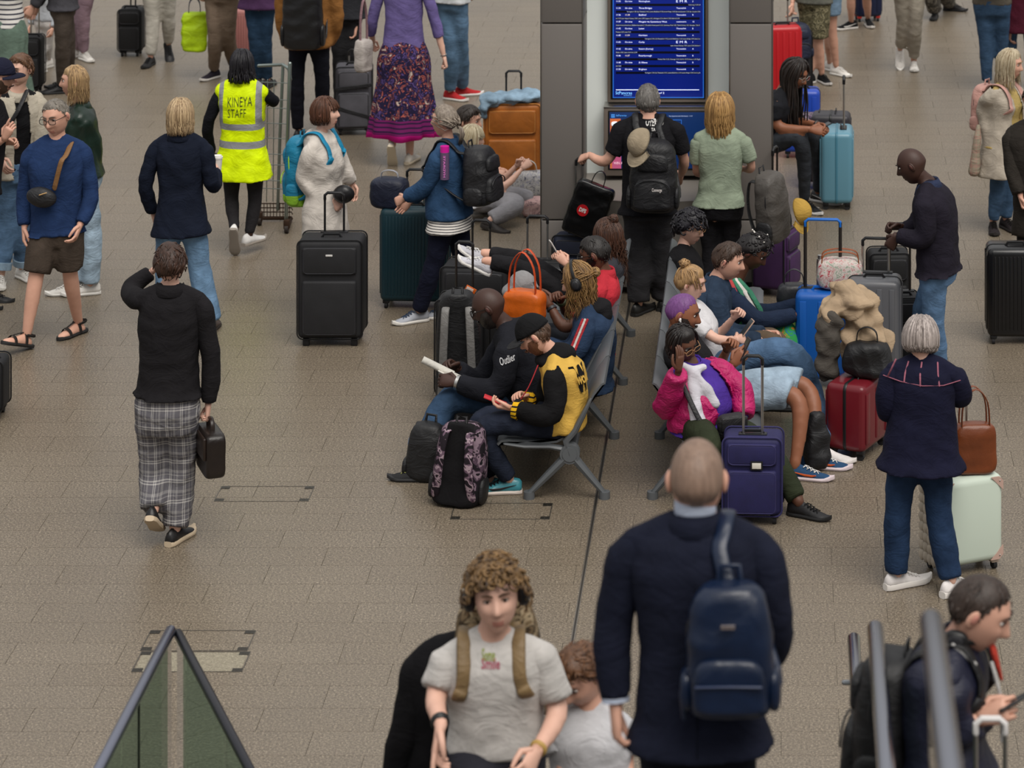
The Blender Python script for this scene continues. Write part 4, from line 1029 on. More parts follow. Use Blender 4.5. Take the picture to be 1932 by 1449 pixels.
def pack_body(w, d, h, seed, soft=.5, toptaper=.62, n=28):
    rings = []
    for t, sx, sy in ((0, .72, .70), (.03, .9, .9), (.10, 1, 1), (.35, 1.01, 1.03), (.6, .98, .98), (.8, .92, .86), (.92, .80, .70), (.98, toptaper, .5), (1.0, toptaper * .7, .32)):
        rr = []
        for j in range(n):
            a = 2 * math.pi * j / n; c, s_ = math.cos(a), math.sin(a); pw = lambda x, e: math.copysign(abs(x) ** e, x)
            y = (pw(s_, .55) * d / 2) if s_ < 0 else (pw(s_, .75) * d / 2 * sy)
            y = -d / 2 + (y + d / 2)
            rr.append((pw(c, .6) * w / 2 * sx, y, t * h))
        rings.append(np.array(rr))
    mb = MB(); mb.loft(rings); return mb
def backpack(label, pos, r, f, u, w=.30, d=.17, h=.46, m=None, m2=None, pocket=True, straps='free', cd=.24, drop=.04, roll=False, name='backpack', cat='backpack', zipm=None, sm=None, pocketm=None, seed=1, sides=True, strap_only=None):
    root = thing(name, label, cat, pos); root.rotation_mode = 'XYZ'; root.rotation_euler = mat3(r, f, u).to_euler()
    m2 = m2 or m; zipm = zipm or mat('plastic', '#1c1c1f'); sm = sm or m2
    b = pack_body(w, d, h, seed); v, fc = bake(b, .013, 3, .004, seed, .09); body = link('main_compartment', mesh_vf('pack', v, fc, m), root)
    if pocket:
        q = pack_body(w * .78, d * .42, h * .46, seed + 1); q.xf(Matrix.Translation((0, d * .46, h * .06))); v, fc = bake(q, .012, 2, .003, seed + 2, .07); po = link('front_pocket', mesh_vf('pocket', v, fc, pocketm or m), root)
        z = MB(); z.tube([(w * .36 * math.cos(a), d * .46 + d * .16 + .004, h * .38 + h * .12 * math.sin(a)) for a in np.linspace(-.25, math.pi + .25, 12)], .0045, 5); z.build('zip', zipm, po)
        q = pack_body(w * .66, d * .25, h * .26, seed + 3); q.xf(Matrix.Translation((0, d * .44, h * .60))); v, fc = bake(q, .012, 2, .003, seed + 2, .07); link('front_pocket', mesh_vf('pocket', v, fc, pocketm or m), root)
    z = MB(); z.tube([(w * .47 * math.cos(a), d * .22 - .02, h * .62 + h * .36 * math.sin(a)) for a in np.linspace(-.3, math.pi + .3, 16)], .0055, 5); z.build('zip', zipm, body)
    if sides:
        for s_ in (-1, 1):
            q = MB(); q.ell((s_ * w * .49, 0, h * .2), (.022, d * .36, h * .16), None, 12, 8, e=.7); q.build('side_pocket', m2, root, True)
    if roll: q = MB(); q.tube([(-w * .42, 0, h * 1.0), (w * .42, 0, h * 1.0)], .035, 12); q.build('roll_top', m, root, True)
    else: q = MB(); q.tube([(-.035, -d / 2 + .03, h * .95), (-.03, -d / 2 + .025, h + .04), (.03, -d / 2 + .025, h + .04), (.035, -d / 2 + .03, h * .95)], .010, 8, flat=.5); q.build('grab_loop', m2, root, True)
    for s_ in (-1, 1):
        if strap_only and s_ != strap_only: continue
        if callable(straps): P = straps(s_)
        elif straps == 'worn': P = [(.075, -d / 2 + .01, h * .90), (.080, -d / 2 - .04, h + drop - .02), (.088, -d / 2 - .11, h + drop + .005), (.093, -d / 2 - .19, h + drop - .03), (.105, -d / 2 - cd, h + drop - .15), (.125, -d / 2 - cd, h + drop - .25), (.165, -d / 2 - cd * .6, h * .35), (.15, -d / 2 + .02, h * .18)]
        else: P = [(.075, -d / 2 + .015, h * .90), (.08, -d / 2 - .035, h * .88), (.09, -d / 2 - .055, h * .65), (.10, -d / 2 - .045, h * .4), (.12, -d / 2 + .01, h * .12)]
        q = MB(); q.tube(arc([Vector(a) for a in P] if callable(straps) else [Vector((a * s_, b_, c)) for a, b_, c in P], 3), .027, 8, 0, True, True, .28, V(1, 0, 0)); q.build('shoulder_strap', sm, root, True)
    return root
def worn(g, label, w=.30, d=.17, h=.46, drop=.05, out=.125, dx=0, sx0=.07, **kw):
    sf = g.u.cross(g.s_r); pos = g.o + g.nk - g.u * (drop + h) - sf * (out + d / 2) + g.s_r * dx
    kw.pop('cd', None); bv = BVHTree.FromPolygons([Vector(q) for q in g.top[0]], [tuple(int(i) for i in q) for q in g.top[1]])
    M = mat3(-g.s_r, -sf, g.u).transposed()
    def path(s_):                 # follow the clothes over the shoulder, down the chest and back under the arm
        out = [V(sx0 * s_, -d / 2 + .02, h * .9)]
        for th, x in ((150, .082), (125, .092), (100, .10), (75, .102), (50, .102), (28, .102), (8, .104), (-12, .112), (-28, .126)):
            c = g.nk - g.u * .12 - g.s_r * (s_ * x); t = math.radians(th); dr = sf * math.cos(t) + g.u * math.sin(t)
            hit = bv.ray_cast(c + dr * .5, -dr, .5)[0]
            if hit is None: hit = c + dr * .12
            out.append(M @ (hit + dr * .010 + g.o - pos))
        out.append(V(s_ * (w / 2 - .01), -d / 2 - .05, h * .22)); out.append(V(s_ * (w / 2 - .02), -d / 2 + .03, h * .12))
        return out
    return backpack(label, pos, -g.s_r, -sf, g.u, w, d, h, straps=path, **kw)
def axes(yaw, pitch=0, roll=0): return basis(yaw, pitch, roll)
def placed(root, r, f, u): root.rotation_euler = mat3(r, f, u).to_euler(); return root
def phone(label, pos, r, u, m=None, w=.072, h=.15):
    """r: along its width, u: along its length"""
    r = Vector(r).normalized(); u = Vector(u); u = (u - r * u.dot(r)).normalized(); n = r.cross(u)
    root = placed(thing('phone', label, 'phone', pos), r, u, n); b = MB(); b.rbox((0, 0, 0), (w, h, .009), .004, 2); b.build('case', m or BLACKP, root)
    s_ = MB(); s_.rbox((0, 0, .0052), (w - .008, h - .010, .001), 0); s_.build('screen', mat('paint', '#2b3338', r=.12), root); return root
def blob(label, name, cat, parts, m, pos=None, vox=.013, wr=.008, seed=1, wl=.12, sm=3, parent=None, aniso=1.0):
    """draped or slumped cloth: union of soft lumps; parts are (centre, radii[, matrix, e])"""
    o = Vector(pos) if pos is not None else Vector(parts[0][1][0] if parts[0][0] == 'tube' else parts[0][0]); b = MB()
    for q in parts:
        if q[0] == 'tube': b.tube([Vector(p) - o for p in q[1]], q[2], 10); continue
        b.ell(Vector(q[0]) - o, q[1], q[2] if len(q) > 2 else None, 18, 12, e=q[3] if len(q) > 3 else 1.0)
    v, f = bake(b, vox, sm, wr, seed, wl, aniso)
    ob = link(name, mesh_vf(name, v, f, m), parent); ob.location = o
    if label: tag(ob, label, cat)
    return ob
def softbag(label, name, cat, pos, w, d, h, yaw, m, m2=None, handles=0, hh=.16, hw=.14, seed=2, e=.55, wr=.006, taper=1.0, flap=False):
    root = thing(name, label, cat, pos, math.radians(yaw)); m2 = m2 or m
    b = MB(); b.ell((0, 0, h / 2), (w / 2, d / 2, h / 2), None, 24, 14, e=e)
    if taper != 1.0: b.v = [np.stack([q[:, 0] * (1 + (taper - 1) * q[:, 2] / h), q[:, 1] * (1 + (taper - 1) * .8 * q[:, 2] / h), q[:, 2]], -1) for q in b.v]
    v, f = bake(b, .011, 2, wr, seed, .09); link('bag_body', mesh_vf('bag', v, f, m), root)
    for i in range(handles):
        y = (-.25 + .5 * i) * d if handles > 1 else 0
        q = MB(); q.tube(arc([V(-hw / 2, y, h * .82), V(-hw / 2 * .85, y, h + hh * .6), V(0, y, h + hh), V(hw / 2 * .85, y, h + hh * .6), V(hw / 2, y, h * .82)], 4), .014, 8, 0, True, True, .3, V(0, 1, 0)); q.build('strap', m2, root, True)
    if flap: q = MB(); q.rbox((0, -d / 2 - .002, h * .68), (w * .9, .02, h * .5), .009); q.build('flap', m2, root, True)
    return root
# ================================================================ who is there
C = lambda c, **k: mat('cloth', c, **k)
D = lambda c: mat('denim', c)
LEA = lambda c, **k: mat('leather', c, **k)
RUB = lambda c: mat('rubber', c)
WHITE_SH = dict(m=LEA('#cfcbc5', r=.6), sm=RUB('#d6d3cd'), lace=C('#dcd8d2'))
BLACK_SH = dict(m=LEA('#141315', r=.55), sm=RUB('#1b1b1c'), lace=C('#1c1c1e'))
# ---- left side, walking
p_plaid = person('woman seen from behind in a dark cardigan and grey plaid trousers', ydep(1022), 182, (316, 776), (321, 545), (321, 500, .02), sex='f', k=1.05, hy=190, hp=8, hr=-3, sw=.185, fat=.02, skin='p',
   la=[(246, 548, .16), (287, 512, .22)], ra=[(398, 680, .02), (393, 762, .03)], ll=[(290, 890, .04), (290, 962, -.10)], rl=[(342, 895, .05), (330, 998, 'g')],
   lf=dict(yaw=178, p=32), rf=dict(yaw=160), rh=dict(c=1.2),
   top=dict(m=C('#1d1b1e'), w=.022, lo=.17, hem=.03, flare=.03, col='coll', n='cardigan', wr=.006, swb=.022), bot=dict(m=mat('plaid', '#57555a', '#b3b0ac'), rise=.3, w=.026, wb=.045, wr=.008),
   shoes=dict(m=LEA('#151415'), sm=RUB('#b9a78e'), sole=.034), hair=dict(t='short', c='#241812', c2='#4a2f22', th=.026, amp=.003, mess=1.4))
p_blue = person('man in a blue sweater and brown shorts walking towards us in sandals', ydep(648), 12, (108, 432), (106, 262), (105, 221, -.02), hy=-18, hp=14, k=1.06, skin='w', hr=4, hs=1.14,
   ra=[(47, 368, .02), (46, 428, -.04)], la=[(171, 368, 0.02), (151, 424, -.10)], rl=[(68, 522, -.12), (50, 632, -.16)], ll=[(132, 512, 0), (148, 608, 'g')], lf=dict(yaw=-30), rf=dict(yaw=-35, p=-18),
   top=dict(m=C('#1c3560'), w=.018, hem=.02, n='sweater', col='crew', colm=C('#15171d')), bot=dict(t='s', m=C('#453a31'), w=.028, wb=.045, len=.93), shoes=dict(t='sandal', m=C('#2a2624'), sm=RUB('#1c1b1b'), bare=True), hair=dict(t='short', c='#5d574f', c2='#948c82', th=.007, hl=.014, n=160), brow='#5d5148')
glasses(p_blue, '#2a2320')
p_navy = person('blonde woman seen from behind in a navy blazer and flared jeans', ydep(625), 178, (342, 415), (340, 256), (340, 218, .01), sex='f', k=1.03, hy=183, hp=4, skin='p', sw=.175,
   la=[(275, 348, .0), (289, 402, .10)], ra=[(402, 350, 0), (408, 322, .22)], ll=[(314, 515, .02), (320, 602, .02)], rl=[(378, 515, .0), (398, 605, 'g')], lf=dict(yaw=180), rf=dict(yaw=178), rh=dict(c=.9),
   top=dict(m=C('#131a2b'), w=.020, hem=.09, flare=.03, n='blazer', wr=.007, col='coll'), bot=dict(m=D('#5f84a6'), w=.012, wb=.05, len=2.02), shoes=dict(m=LEA('#3a2a22'), sm=RUB('#2a211c')),
   hair=dict(t='bob', c='#6e5138', c2='#d8bd94', L=.115, n=150, th=.016, fem=True, **{'in': .1}))
p_hivis = person('woman with long black braids in a yellow high visibility vest pushing a trolley', ydep(478), 172, (458, 300), (456, 158), (456, 122, .02), sex='f', k=.98, hy=185, hp=4, skin='d', sw=.17, hs=1.05,
   la=[(392, 235, .04), (400, 290, .2)], ra=[(516, 190, .05), (512, 190, .3)], ll=[(437, 372, .03), (443, 434, -.10)], rl=[(481, 375, .03), (470, 442, .0)], lf=dict(yaw=182, p=62), rf=dict(yaw=150),
   top=[dict(m=C('#14151c'), w=.012, hem=.02, n='sweater')], bot=dict(m=C('#2b292c'), w=.008, wb=.006, n='leggings', wr=.003), shoes=dict(m=LEA('#d4d2d0', r=.6), sm=RUB('#8d857c')),
   hair=dict(t='braids', c='#0e0c10', c2='#1d1a22', L=.12, n=110, th=.015, a0=60, back=.0, dr=.03, r=.007))
q = dict(m=None, w=.038, hem=.14, flare=.035, sl=0, n='safety_vest', wr=.008)
zz = lambda py: H - (py - VY) / F * p_hivis.o.y
xx = lambda px: (px - VX) / F * p_hivis.o.y - p_hivis.o.x
q['m'] = mat('cloth', '#cfe600', r=.6, boxes=[({0: (xx(415), xx(424)), 2: (zz(232), zz(150))}, '#86878a'), ({0: (xx(486), xx(497)), 2: (zz(232), zz(140))}, '#86878a'), ({0: (-.3, .3), 2: (zz(240), zz(228))}, '#86878a'), ({0: (-.4, .4), 2: (zz(274), zz(261))}, '#86878a')])
vt = upper(p_hivis, q, 5, .015)
LTR = mat('paint', '#2b3018', r=.8)
text_on(vt, 'KINEYA', V(xx(457), 0, zz(187)), (1, 0, .06), (0, 0, 1), .11, LTR, 'handwriting', p_hivis.topo, bold=-.001, width=.20)
text_on(vt, 'STAFF', V(xx(452), 0, zz(208)), (1, 0, .04), (0, 0, 1), .10, LTR, 'handwriting', p_hivis.topo, bold=-.001, width=.15)
p_over = person('young man in a beige overshirt and black t-shirt with a cross body strap', ydep(535), 35, (30, 318), (32, 174), (38, 132, -.02), k=1.0, hy=-25, hp=6, skin='p', hs=1.0, sw=.17,
   ra=[(-18, 250, -.02), (2, 300, -.2)], la=[(78, 250, .0), (82, 310, -.04)], rl=[(12, 420, 0), (2, 518, 'g')], ll=[(44, 420, .05), (42, 505, 'g')], rf=dict(yaw=10), lf=dict(yaw=40),
   top=[dict(m=C('#17171a'), w=.010, hem=.0, n='t_shirt', sl=.6), dict(m=C('#b5ab98'), w=.026, hem=.05, open=(.05, .075), n='overshirt', col='coll', smooth=3)], bot=dict(m=D('#4d6f92'), w=.022, wb=.03, cuff=D('#8aa6bd'), len=1.85),
   shoes=dict(**WHITE_SH), hair=dict(t='short', c='#3a281d', c2='#6d4c35', th=.026, fr=.014, hl=.006), brow='#3a281d')
p_cap = person('man in a navy cap and dark shirt cut off by the left edge', ydep(575), 80, (-35, 350), (-16, 190), (2, 146, -.02), k=1.02, hy=75, hp=4, skin='w', hs=1.05,
   ra=[(-35, 280, -.06), (8, 262, -.18)], la=[(-20, 270, .1), (10, 268, .05)], rh=dict(c=.6, d=(.2, .5, .9), pt=True), lh=dict(c=.6),
   top=dict(m=C('#1e1d22'), w=.014, hem=.06, sl=.7, n='t_shirt'), bot=dict(m=C('#2b2e36'), w=.015), shoes=dict(**BLACK_SH), hair=dict(t='short', c='#2d211a', c2='#4a382c', th=.008), brow='#2a1d15', beard=dict(c='#4d3a2e', th=.003))
capped(p_cap, '#1a1c30')
p_green = person('woman with shoulder length blonde hair in a dark green leather jacket', ydep(556), -80, (158, 330), (150, 200), (139, 154, -.01), sex='f', k=1.03, hy=-82, hp=2, skin='w', hs=1.06, sw=.15,
   la=[(176, 262, -.04), (178, 320, -.02)], ra=[(160, 270, .1), (150, 330, .1)], ll=[(172, 430, -.03), (170, 535, 'g')], rl=[(150, 430, .1), (140, 535, 'g')], lf=dict(yaw=-70), rf=dict(yaw=-80),
   top=dict(m=LEA('#16271f', r=.34), w=.026, hem=-.03, n='leather_jacket', col='coll', wr=.005, un=1), bot=dict(m=D('#9db7cc'), w=.018, wb=.04), shoes=dict(**WHITE_SH),
   hair=dict(t='bob', c='#5e4633', c2='#d6b381', L=.15, n=120, th=.012, a0=70), brow='#4a3626')
# ---- middle left
p_hood = person('woman in a white hooded top with a turquoise backpack', ydep(602), 72, (614, 395), (606, 252), (614, 214, -.02), sex='f', k=.99, hy=82, hp=-4, skin='p', hs=1.06, sw=.155,
   ra=[(573, 342, -.10), (622, 378, -.12)], la=[(650, 320, .16), (664, 345, .2)], rh=dict(c=.8), lh=dict(c=.4, d=(0, .2, -1)),
   top=dict(m=C('#c9c0b6'), w=.024, hem=.19, flare=.02, col='hood', n='hooded_top', wr=.007, un=1), bot=dict(m=D('#1f4e8c'), w=.014), shoes=dict(**WHITE_SH),
   hair=dict(t='bob', c='#3b2419', c2='#6a4431', L=.06, n=120, th=.014, a0=58, fringe=True, **{'in': .25}), brow='#4a3022')
p_denimw = person('grey haired woman in a denim jacket seen from the side with a black backpack', ydep(608), -108, (848, 405), (846, 268), (838, 228, -.01), sex='f', k=1.0, hy=-108, hp=2, skin='w', hs=1.05, sw=.165, fat=.03,
   la=[(803, 352, -.12), (765, 372, -.06)], ra=[(815, 340, .15), (775, 378, .15)], ll=[(818, 500, -.05), (790, 586, 'g')], rl=[(872, 500, .10), (845, 580, .1)], lf=dict(yaw=-60), rf=dict(yaw=-90), lh=dict(c=1.0),
   top=[dict(m=mat('stripe', '#cfcac4', '#22232c', p=.018), w=.010, hem=.10, flare=.04, sl=0, n='striped_shirt'), dict(m=D('#1f4266'), w=.030, hem=.0, n='denim_jacket', col='coll')], bot=dict(m=C('#171a2e'), w=.018, wb=.025, len=1.98),
   shoes=dict(m=LEA('#9a9da6', r=.6), sm=RUB('#d9d5cf'), lace=C('#29405e')), hair=dict(t='pony', c='#57493d', c2='#a69a8c', bp=(0, -.105, -.03), L=.14, th=.012), brow='#6a5a4d')
p_floor = person('blonde woman in a white t-shirt sitting on the floor', ydep(415), 95, (905, 372), (898, 290), (890, 262, -.02), sex='f', k=.97, hy=88, hp=6, skin='p', hs=1.02,
   ra=[(945, 352, -.16), (985, 318, -.05)], la=[(940, 340, .1), (975, 312, .05)], rl=[(975, 385, -.22), (925, 415, -.35)], ll=[(995, 375, .15), (930, 402, .2)], rf=dict(yaw=60, p=10), lf=dict(yaw=80), rh=dict(c=.9), lh=dict(c=.9),
   top=dict(m=C('#cfcfd4'), w=.014, hem=.04, sl=.55, n='t_shirt'), bot=dict(m=C('#8d8b90'), w=.028, wb=.035), shoes=dict(m=LEA('#211c1a', r=.6), sm=RUB('#2b2623'), sole=.045),
   hair=dict(t='bob', c='#a8946f', c2='#e5dcc2', L=.12, n=120, th=.014, a0=50, fringe=True))
p_lav = person('woman with long blonde hair in a lavender cardigan and floral skirt', ydep(308), 178, (762, 100), (760, -58), (760, -95, .0), sex='f', k=1.02, hy=180, skin='p', sw=.175, fat=.03,
   la=[(702, 42, .02), (704, 80, .25)], ra=[(822, 45, 0), (838, 108, .0)], ll=[(745, 190, .02), (740, 275, -.12)], rl=[(775, 190, .03), (773, 290, 'g')], lf=dict(yaw=180, p=55), rf=dict(yaw=165), rh=dict(c=1.0), lh=dict(c=.8),
   top=dict(m=C('#6a5c98'), w=.014, hem=.0, flare=.03, sl={1: 1.35, -1: 1.4}, n='cardigan', wr=.006), bot=dict(t='k', m=mat('skirt', '#1f1a35', '#a8584a', '#56447a', p=17), len=.90, wide=.17), shoes=dict(m=LEA('#cfc9bf', r=.7), sm=RUB('#c2b59f')),
   hair=dict(t='long', c='#9c7644', c2='#e0be82', L=.34, n=130, th=.016, wave=.010))
p_red = person('person in jeans and red shoes with a white top at the top', ydep(196), 150, (852, -6), (856, -140), (856, -175), k=1.0, la=[(815, -70, 0), (818, -20, .1)], ra=[(885, -70, 0), (890, -20, .1)], ll=[(850, 85, 0), (850, 172, 'g')], rl=[(870, 85, .05), (873, 165, 'g')], lf=dict(yaw=60), rf=dict(yaw=110),
   top=dict(m=C('#b9bcbf'), w=.02, hem=.04, sl=.6, n='t_shirt'), bot=dict(m=D('#4f7190'), w=.02, wb=.03, len=1.92), shoes=dict(m=C('#b3191f'), sm=RUB('#d0ccc8')), hair=dict(t='short', c='#2a211c', c2='#40342c'), hi=False)
p_must = person('person in a mustard jacket and navy trousers carrying a black roll top backpack', ydep(268), 176, (582, 62), (580, -95), (580, -132), k=1.05, sw=.195,
   la=[(533, 30, .0), (548, 88, .12)], ra=[(634, 28, .0), (622, 82, .12)], ll=[(560, 150, 0), (562, 245, 'g')], rl=[(608, 150, .05), (607, 240, 'g')],
   top=dict(m=C('#94601f'), w=.032, hem=.12, flare=.02, n='jacket', wr=.007, un=1), bot=dict(m=C('#14151f'), w=.02, wb=.02), shoes=dict(**BLACK_SH), hair=dict(t='short', c='#2d221b', c2='#453428'), hi=False)
p_dark = person('person in a dark jacket partly hidden behind the mustard jacket', ydep(222), 185, (650, 20), (648, -110), (648, -145), k=1.0, ra=[(680, -20, 0), (672, 48, -.05)], la=[(615, -30, 0), (612, 30, 0)], ll=[(640, 110, 0), (640, 195, 'g')], rl=[(660, 110, 0), (662, 195, 'g')],
   top=dict(m=C('#2a2b30'), w=.022, hem=.06, n='jacket'), bot=dict(m=C('#232326'), w=.02), shoes=dict(**BLACK_SH), hair=dict(t='short', c='#2d221b', c2='#453428'), hi=False)
p_purp = person('person in a purple top and dark jeans at the top beside the khaki trousers', ydep(172), 170, (490, -10), (490, -140), (490, -175), k=1.0, sex='f', ll=[(480, 70, 0), (485, 150, 'g')], rl=[(502, 70, 0), (505, 150, 'g')],
   top=dict(m=C('#4d2f55'), w=.02, hem=.12, n='jumper'), bot=dict(m=D('#1d3a55'), w=.014), shoes=dict(**BLACK_SH), hair=dict(t='short', c='#2d221b', c2='#453428'), hi=False)
p_khaki = person('person in khaki trousers carrying a lime green tote bag', ydep(158), 165, (418, -20), (420, -150), (420, -185), k=1.02, la=[(378, -80, 0), (376, -25, 0)], ll=[(405, 70, 0), (404, 132, 'g')], rl=[(432, 70, .1), (440, 120, 'g')], lf=dict(yaw=-30), rf=dict(yaw=10),
   top=dict(m=C('#8b8781'), w=.02, hem=.05, n='jumper'), bot=dict(m=C('#7d6a58'), w=.024, wb=.022, len=1.9), shoes=dict(m=C('#2b2530'), sm=RUB('#c9c4be')), hair=dict(t='short', c='#2d221b', c2='#453428'), hi=False)
p_cream = person('person in cream trousers walking with a black suitcase at the top', ydep(122), 10, (298, -45), (298, -165), (298, -200), k=1.05, rl=[(288, 40, 0), (284, 108, 'g')], ll=[(318, 30, .1), (318, 82, .25)], lf=dict(yaw=20, p=40), rf=dict(yaw=-10),
   top=dict(m=C('#c2bdb4'), w=.02, hem=.05, n='jumper'), bot=dict(m=C('#b8b2a6'), w=.03, wb=.02, len=1.92), shoes=dict(**BLACK_SH), hair=dict(t='short', c='#2d221b', c2='#453428'), hi=False)
p_brown = person('person in a grey jacket and brown trousers leaning on a suitcase at the top left', ydep(182), -75, (118, 5), (118, -130), (112, -165), k=1.05, la=[(75, -10, -.1), (62, 12, -.1)], ra=[(95, -40, .1), (70, 10, .1)], ll=[(118, 80, -.05), (118, 160, 'g')], rl=[(128, 80, .1), (126, 150, 'g')],
   top=dict(m=C('#45444a'), w=.024, hem=.05, n='jacket'), bot=dict(m=C('#51473f'), w=.03, wb=.025), shoes=dict(**BLACK_SH), hair=dict(t='short', c='#2d221b', c2='#453428'), hi=False)
p_pink = person('person in pale pink striped track trousers behind the brown trousers', ydep(118), -40, (160, -40), (160, -160), (160, -195), k=1.0, sex='f', ll=[(158, 30, 0), (158, 98, 'g')], rl=[(150, 30, .1), (148, 92, 'g')], lf=dict(yaw=40),
   top=dict(m=C('#9b8390'), w=.02, hem=.05, n='jumper'), bot=dict(m=C('#9c7f8d'), w=.03, wb=.02), shoes=dict(**WHITE_SH), hair=dict(t='short', c='#2d221b', c2='#453428'), hi=False)
p_child = person('child in white tights and a yellow skirt behind the black suitcase', ydep(132), -30, (86, 38), (86, -30), (86, -58), k=.75, sex='f', ll=[(92, 80, 0), (92, 112, 'g')], rl=[(80, 85, 0), (80, 122, 'g')],
   top=dict(m=C('#aeb2b8'), w=.02, hem=.0, n='jumper'), bot=[dict(m=C('#c9c4c0'), w=.006, n='tights', wr=.001)][0], shoes=dict(**WHITE_SH), hair=dict(t='short', c='#2d221b', c2='#453428'), hi=False)
p_strp = person('woman in a striped shirt and sage green skirt cut off at the top left', ydep(238), 150, (12, 58), (12, -75), (12, -112), k=1.0, sex='f', la=[(-30, -10, 0), (-30, 40, 0)], ra=[(45, -20, 0), (20, 20, .2)],
   top=dict(m=mat('stripe', '#c9c6c2', '#2b2c3a', p=.045), w=.024, hem=.0, n='striped_shirt', sl=.7), bot=dict(t='k', m=C('#5d7365'), len=.78, wide=.12), shoes=dict(**WHITE_SH), hair=dict(t='short', c='#8a6c45', c2='#b8965f'), hi=False)
p_dk2 = person('dark haired person sitting on the floor behind the blonde woman', ydep(392), 100, (872, 352), (874, 262), (884, 228, -.02), k=.95, hy=80, hp=10, ra=[(900, 320, 0), (930, 325, 0)], la=[(900, 315, .1), (930, 320, .1)], rl=[(945, 345, -.1), (905, 378, -.2)], ll=[(950, 340, .1), (910, 372, .1)],
   top=dict(m=C('#2b2a2e'), w=.014, hem=.04, n='jumper'), bot=dict(m=C('#232327'), w=.02), shoes=dict(**BLACK_SH), hair=dict(t='short', c='#1c1512', c2='#33271f', th=.02), hi=False)
def wp(X, Y, z, Y0): return (VX + F * X / Y, VY + F * (H - z) / Y, Y - Y0)
# ---- at the kiosk
p_conv = person('man in a black t-shirt seen from behind at the departure screens', ydep(592), 178, (1222, 385), (1224, 222), (1222, 190, .03), k=1.03, hy=183, hp=-6, skin='w', sw=.19, fat=.02, hs=1.06,
   la=[(1146, 302, .0), (1112, 293, .12)], ra=[(1290, 300, .05), (1285, 330, .3)], ll=[(1204, 480, .02), (1205, 572, 'g')], rl=[(1246, 480, .05), (1250, 562, 'g')], lf=dict(yaw=150), rf=dict(yaw=170), lh=dict(c=1.1, d=(-.6, .4, -.3)),
   top=dict(m=C('#17161a'), w=.022, hem=.05, sl=.75, swb=.03, n='t_shirt', col='crew'), bot=dict(m=C('#2c2b2e'), w=.04, wb=.05, wr=.007), shoes=dict(m=LEA('#161514'), sm=RUB('#1a1918'), lace=None),
   hair=dict(t='short', c='#3a3634', c2='#84807b', th=.013, mess=.6))
zc = lambda py: H - (py - VY) / F * p_conv.o.y
xc = lambda px: (px - VX) / F * p_conv.o.y - p_conv.o.x
text_on(p_conv.top, 'OVERCID', V(xc(1236), -.1, zc(227)), (1, 0, 0), (0, 0, 1), .060, mat('paint', '#c9c7c4', r=.8), 'shirt_print', p_conv.topo, width=.135, bold=.002)
text_on(p_conv.top, 'TALLIN', V(xc(1240), -.1, zc(238)), (1, 0, 0), (0, 0, 1), .03, mat('paint', '#c9c7c4', r=.8), 'shirt_print', p_conv.topo, width=.08, bold=.001)
p_sage = person('woman with long blonde hair in a sage green t-shirt seen from behind', ydep(572), 178, (1358, 388), (1360, 246), (1358, 208, .02), sex='f', k=1.0, hy=182, hp=-4, skin='w', sw=.165, hs=1.06,
   la=[(1314, 322, .05), (1330, 325, .28)], ra=[(1418, 315, .03), (1400, 318, .16)], ll=[(1340, 470, .02), (1342, 555, 'g')], rl=[(1378, 470, .02), (1376, 552, 'g')], rh=dict(c=1.0),
   top=dict(m=C('#8c9a82'), w=.022, lo=.04, hem=.02, flare=.02, sl=.72, swb=.028, n='t_shirt', wr=.006), bot=dict(m=C('#19181c'), w=.016, wb=.02), shoes=dict(**BLACK_SH),
   hair=dict(t='long', c='#7a5632', c2='#cfa569', L=.185, n=150, th=.030, a0=55, **{'in': .15}, wave=.006))
# ---- left bench (all face left)
Y0 = 20.35
p_yel = person('man in a yellow and black varsity jacket and dark cap reading his phone', Y0, -90, (1062, 790), (1046, 668), (1009, 634, -.02), k=1.0, hy=-93, hp=32, skin='w', cv=.05, hs=1.03,
   la=[(1042, 782, -.26), (968, 770, -.18)], ra=[(1020, 770, .2), (990, 752, .05)], ll=[(914, 806, -.15), (962, 905, 'g')], rl=[(905, 795, .12), (925, 905, .05)], lf=dict(yaw=-85), rf=dict(yaw=-95), lh=dict(c=.55, n=(-.3, 0, -1), d=(0, 1, .1)), rh=dict(c=.5),
   top=dict(m=C('#d3a41c'), sm=C('#141315'), w=.026, hem=.05, flare=.0, col='hood', n='varsity_jacket', cuff=mat('stripe', '#d3a41c', '#141315', p=.028), wr=.007), bot=dict(m=D('#1b2233'), w=.020, wb=.022),
   shoes=dict(m=LEA('#3b7f8a', r=.25), sm=RUB('#cfc3ba'), lace=C('#15161a'), swoosh=mat('plastic', '#15161a'), L=.30), hair=dict(t='short', c='#3a2a20', c2='#5d4433', th=.009), beard=dict(c='#6a4530', th=.005), brow='#4a3020')
hood = blob(None, 'hood', None, [(p_yel.nk + V(.03, -.005, .0), (.11, .115, .075)), (p_yel.nk + V(-.05, -.0, -.035), (.075, .11, .05))], C('#161517'), parent=p_yel.root, wr=.006)
cp = capped(p_yel, '#171719', '#2b2b2d')
zy = lambda py, dy=0: H - (py - VY) / F * (Y0 + dy)
xy = lambda px, dy=0: (px - VX) / F * (Y0 + dy) - p_yel.o.x
text_on(p_yel.top, 'W', V(xy(1097), -.1, zy(706)), (.75, .66, 0), (-.22, 0, .97), .20, C('#141315'), 'jacket_print', p_yel.topo, bold=.016, width=.17, off=.012)
text_on(p_yel.top, 'WORK', V(xy(1099), -.1, zy(706)), (.75, .66, 0), (-.22, 0, .97), .062, C('#d3a41c'), 'jacket_print', p_yel.topo, bold=.004, width=.15, off=.020)
Y1 = 20.95
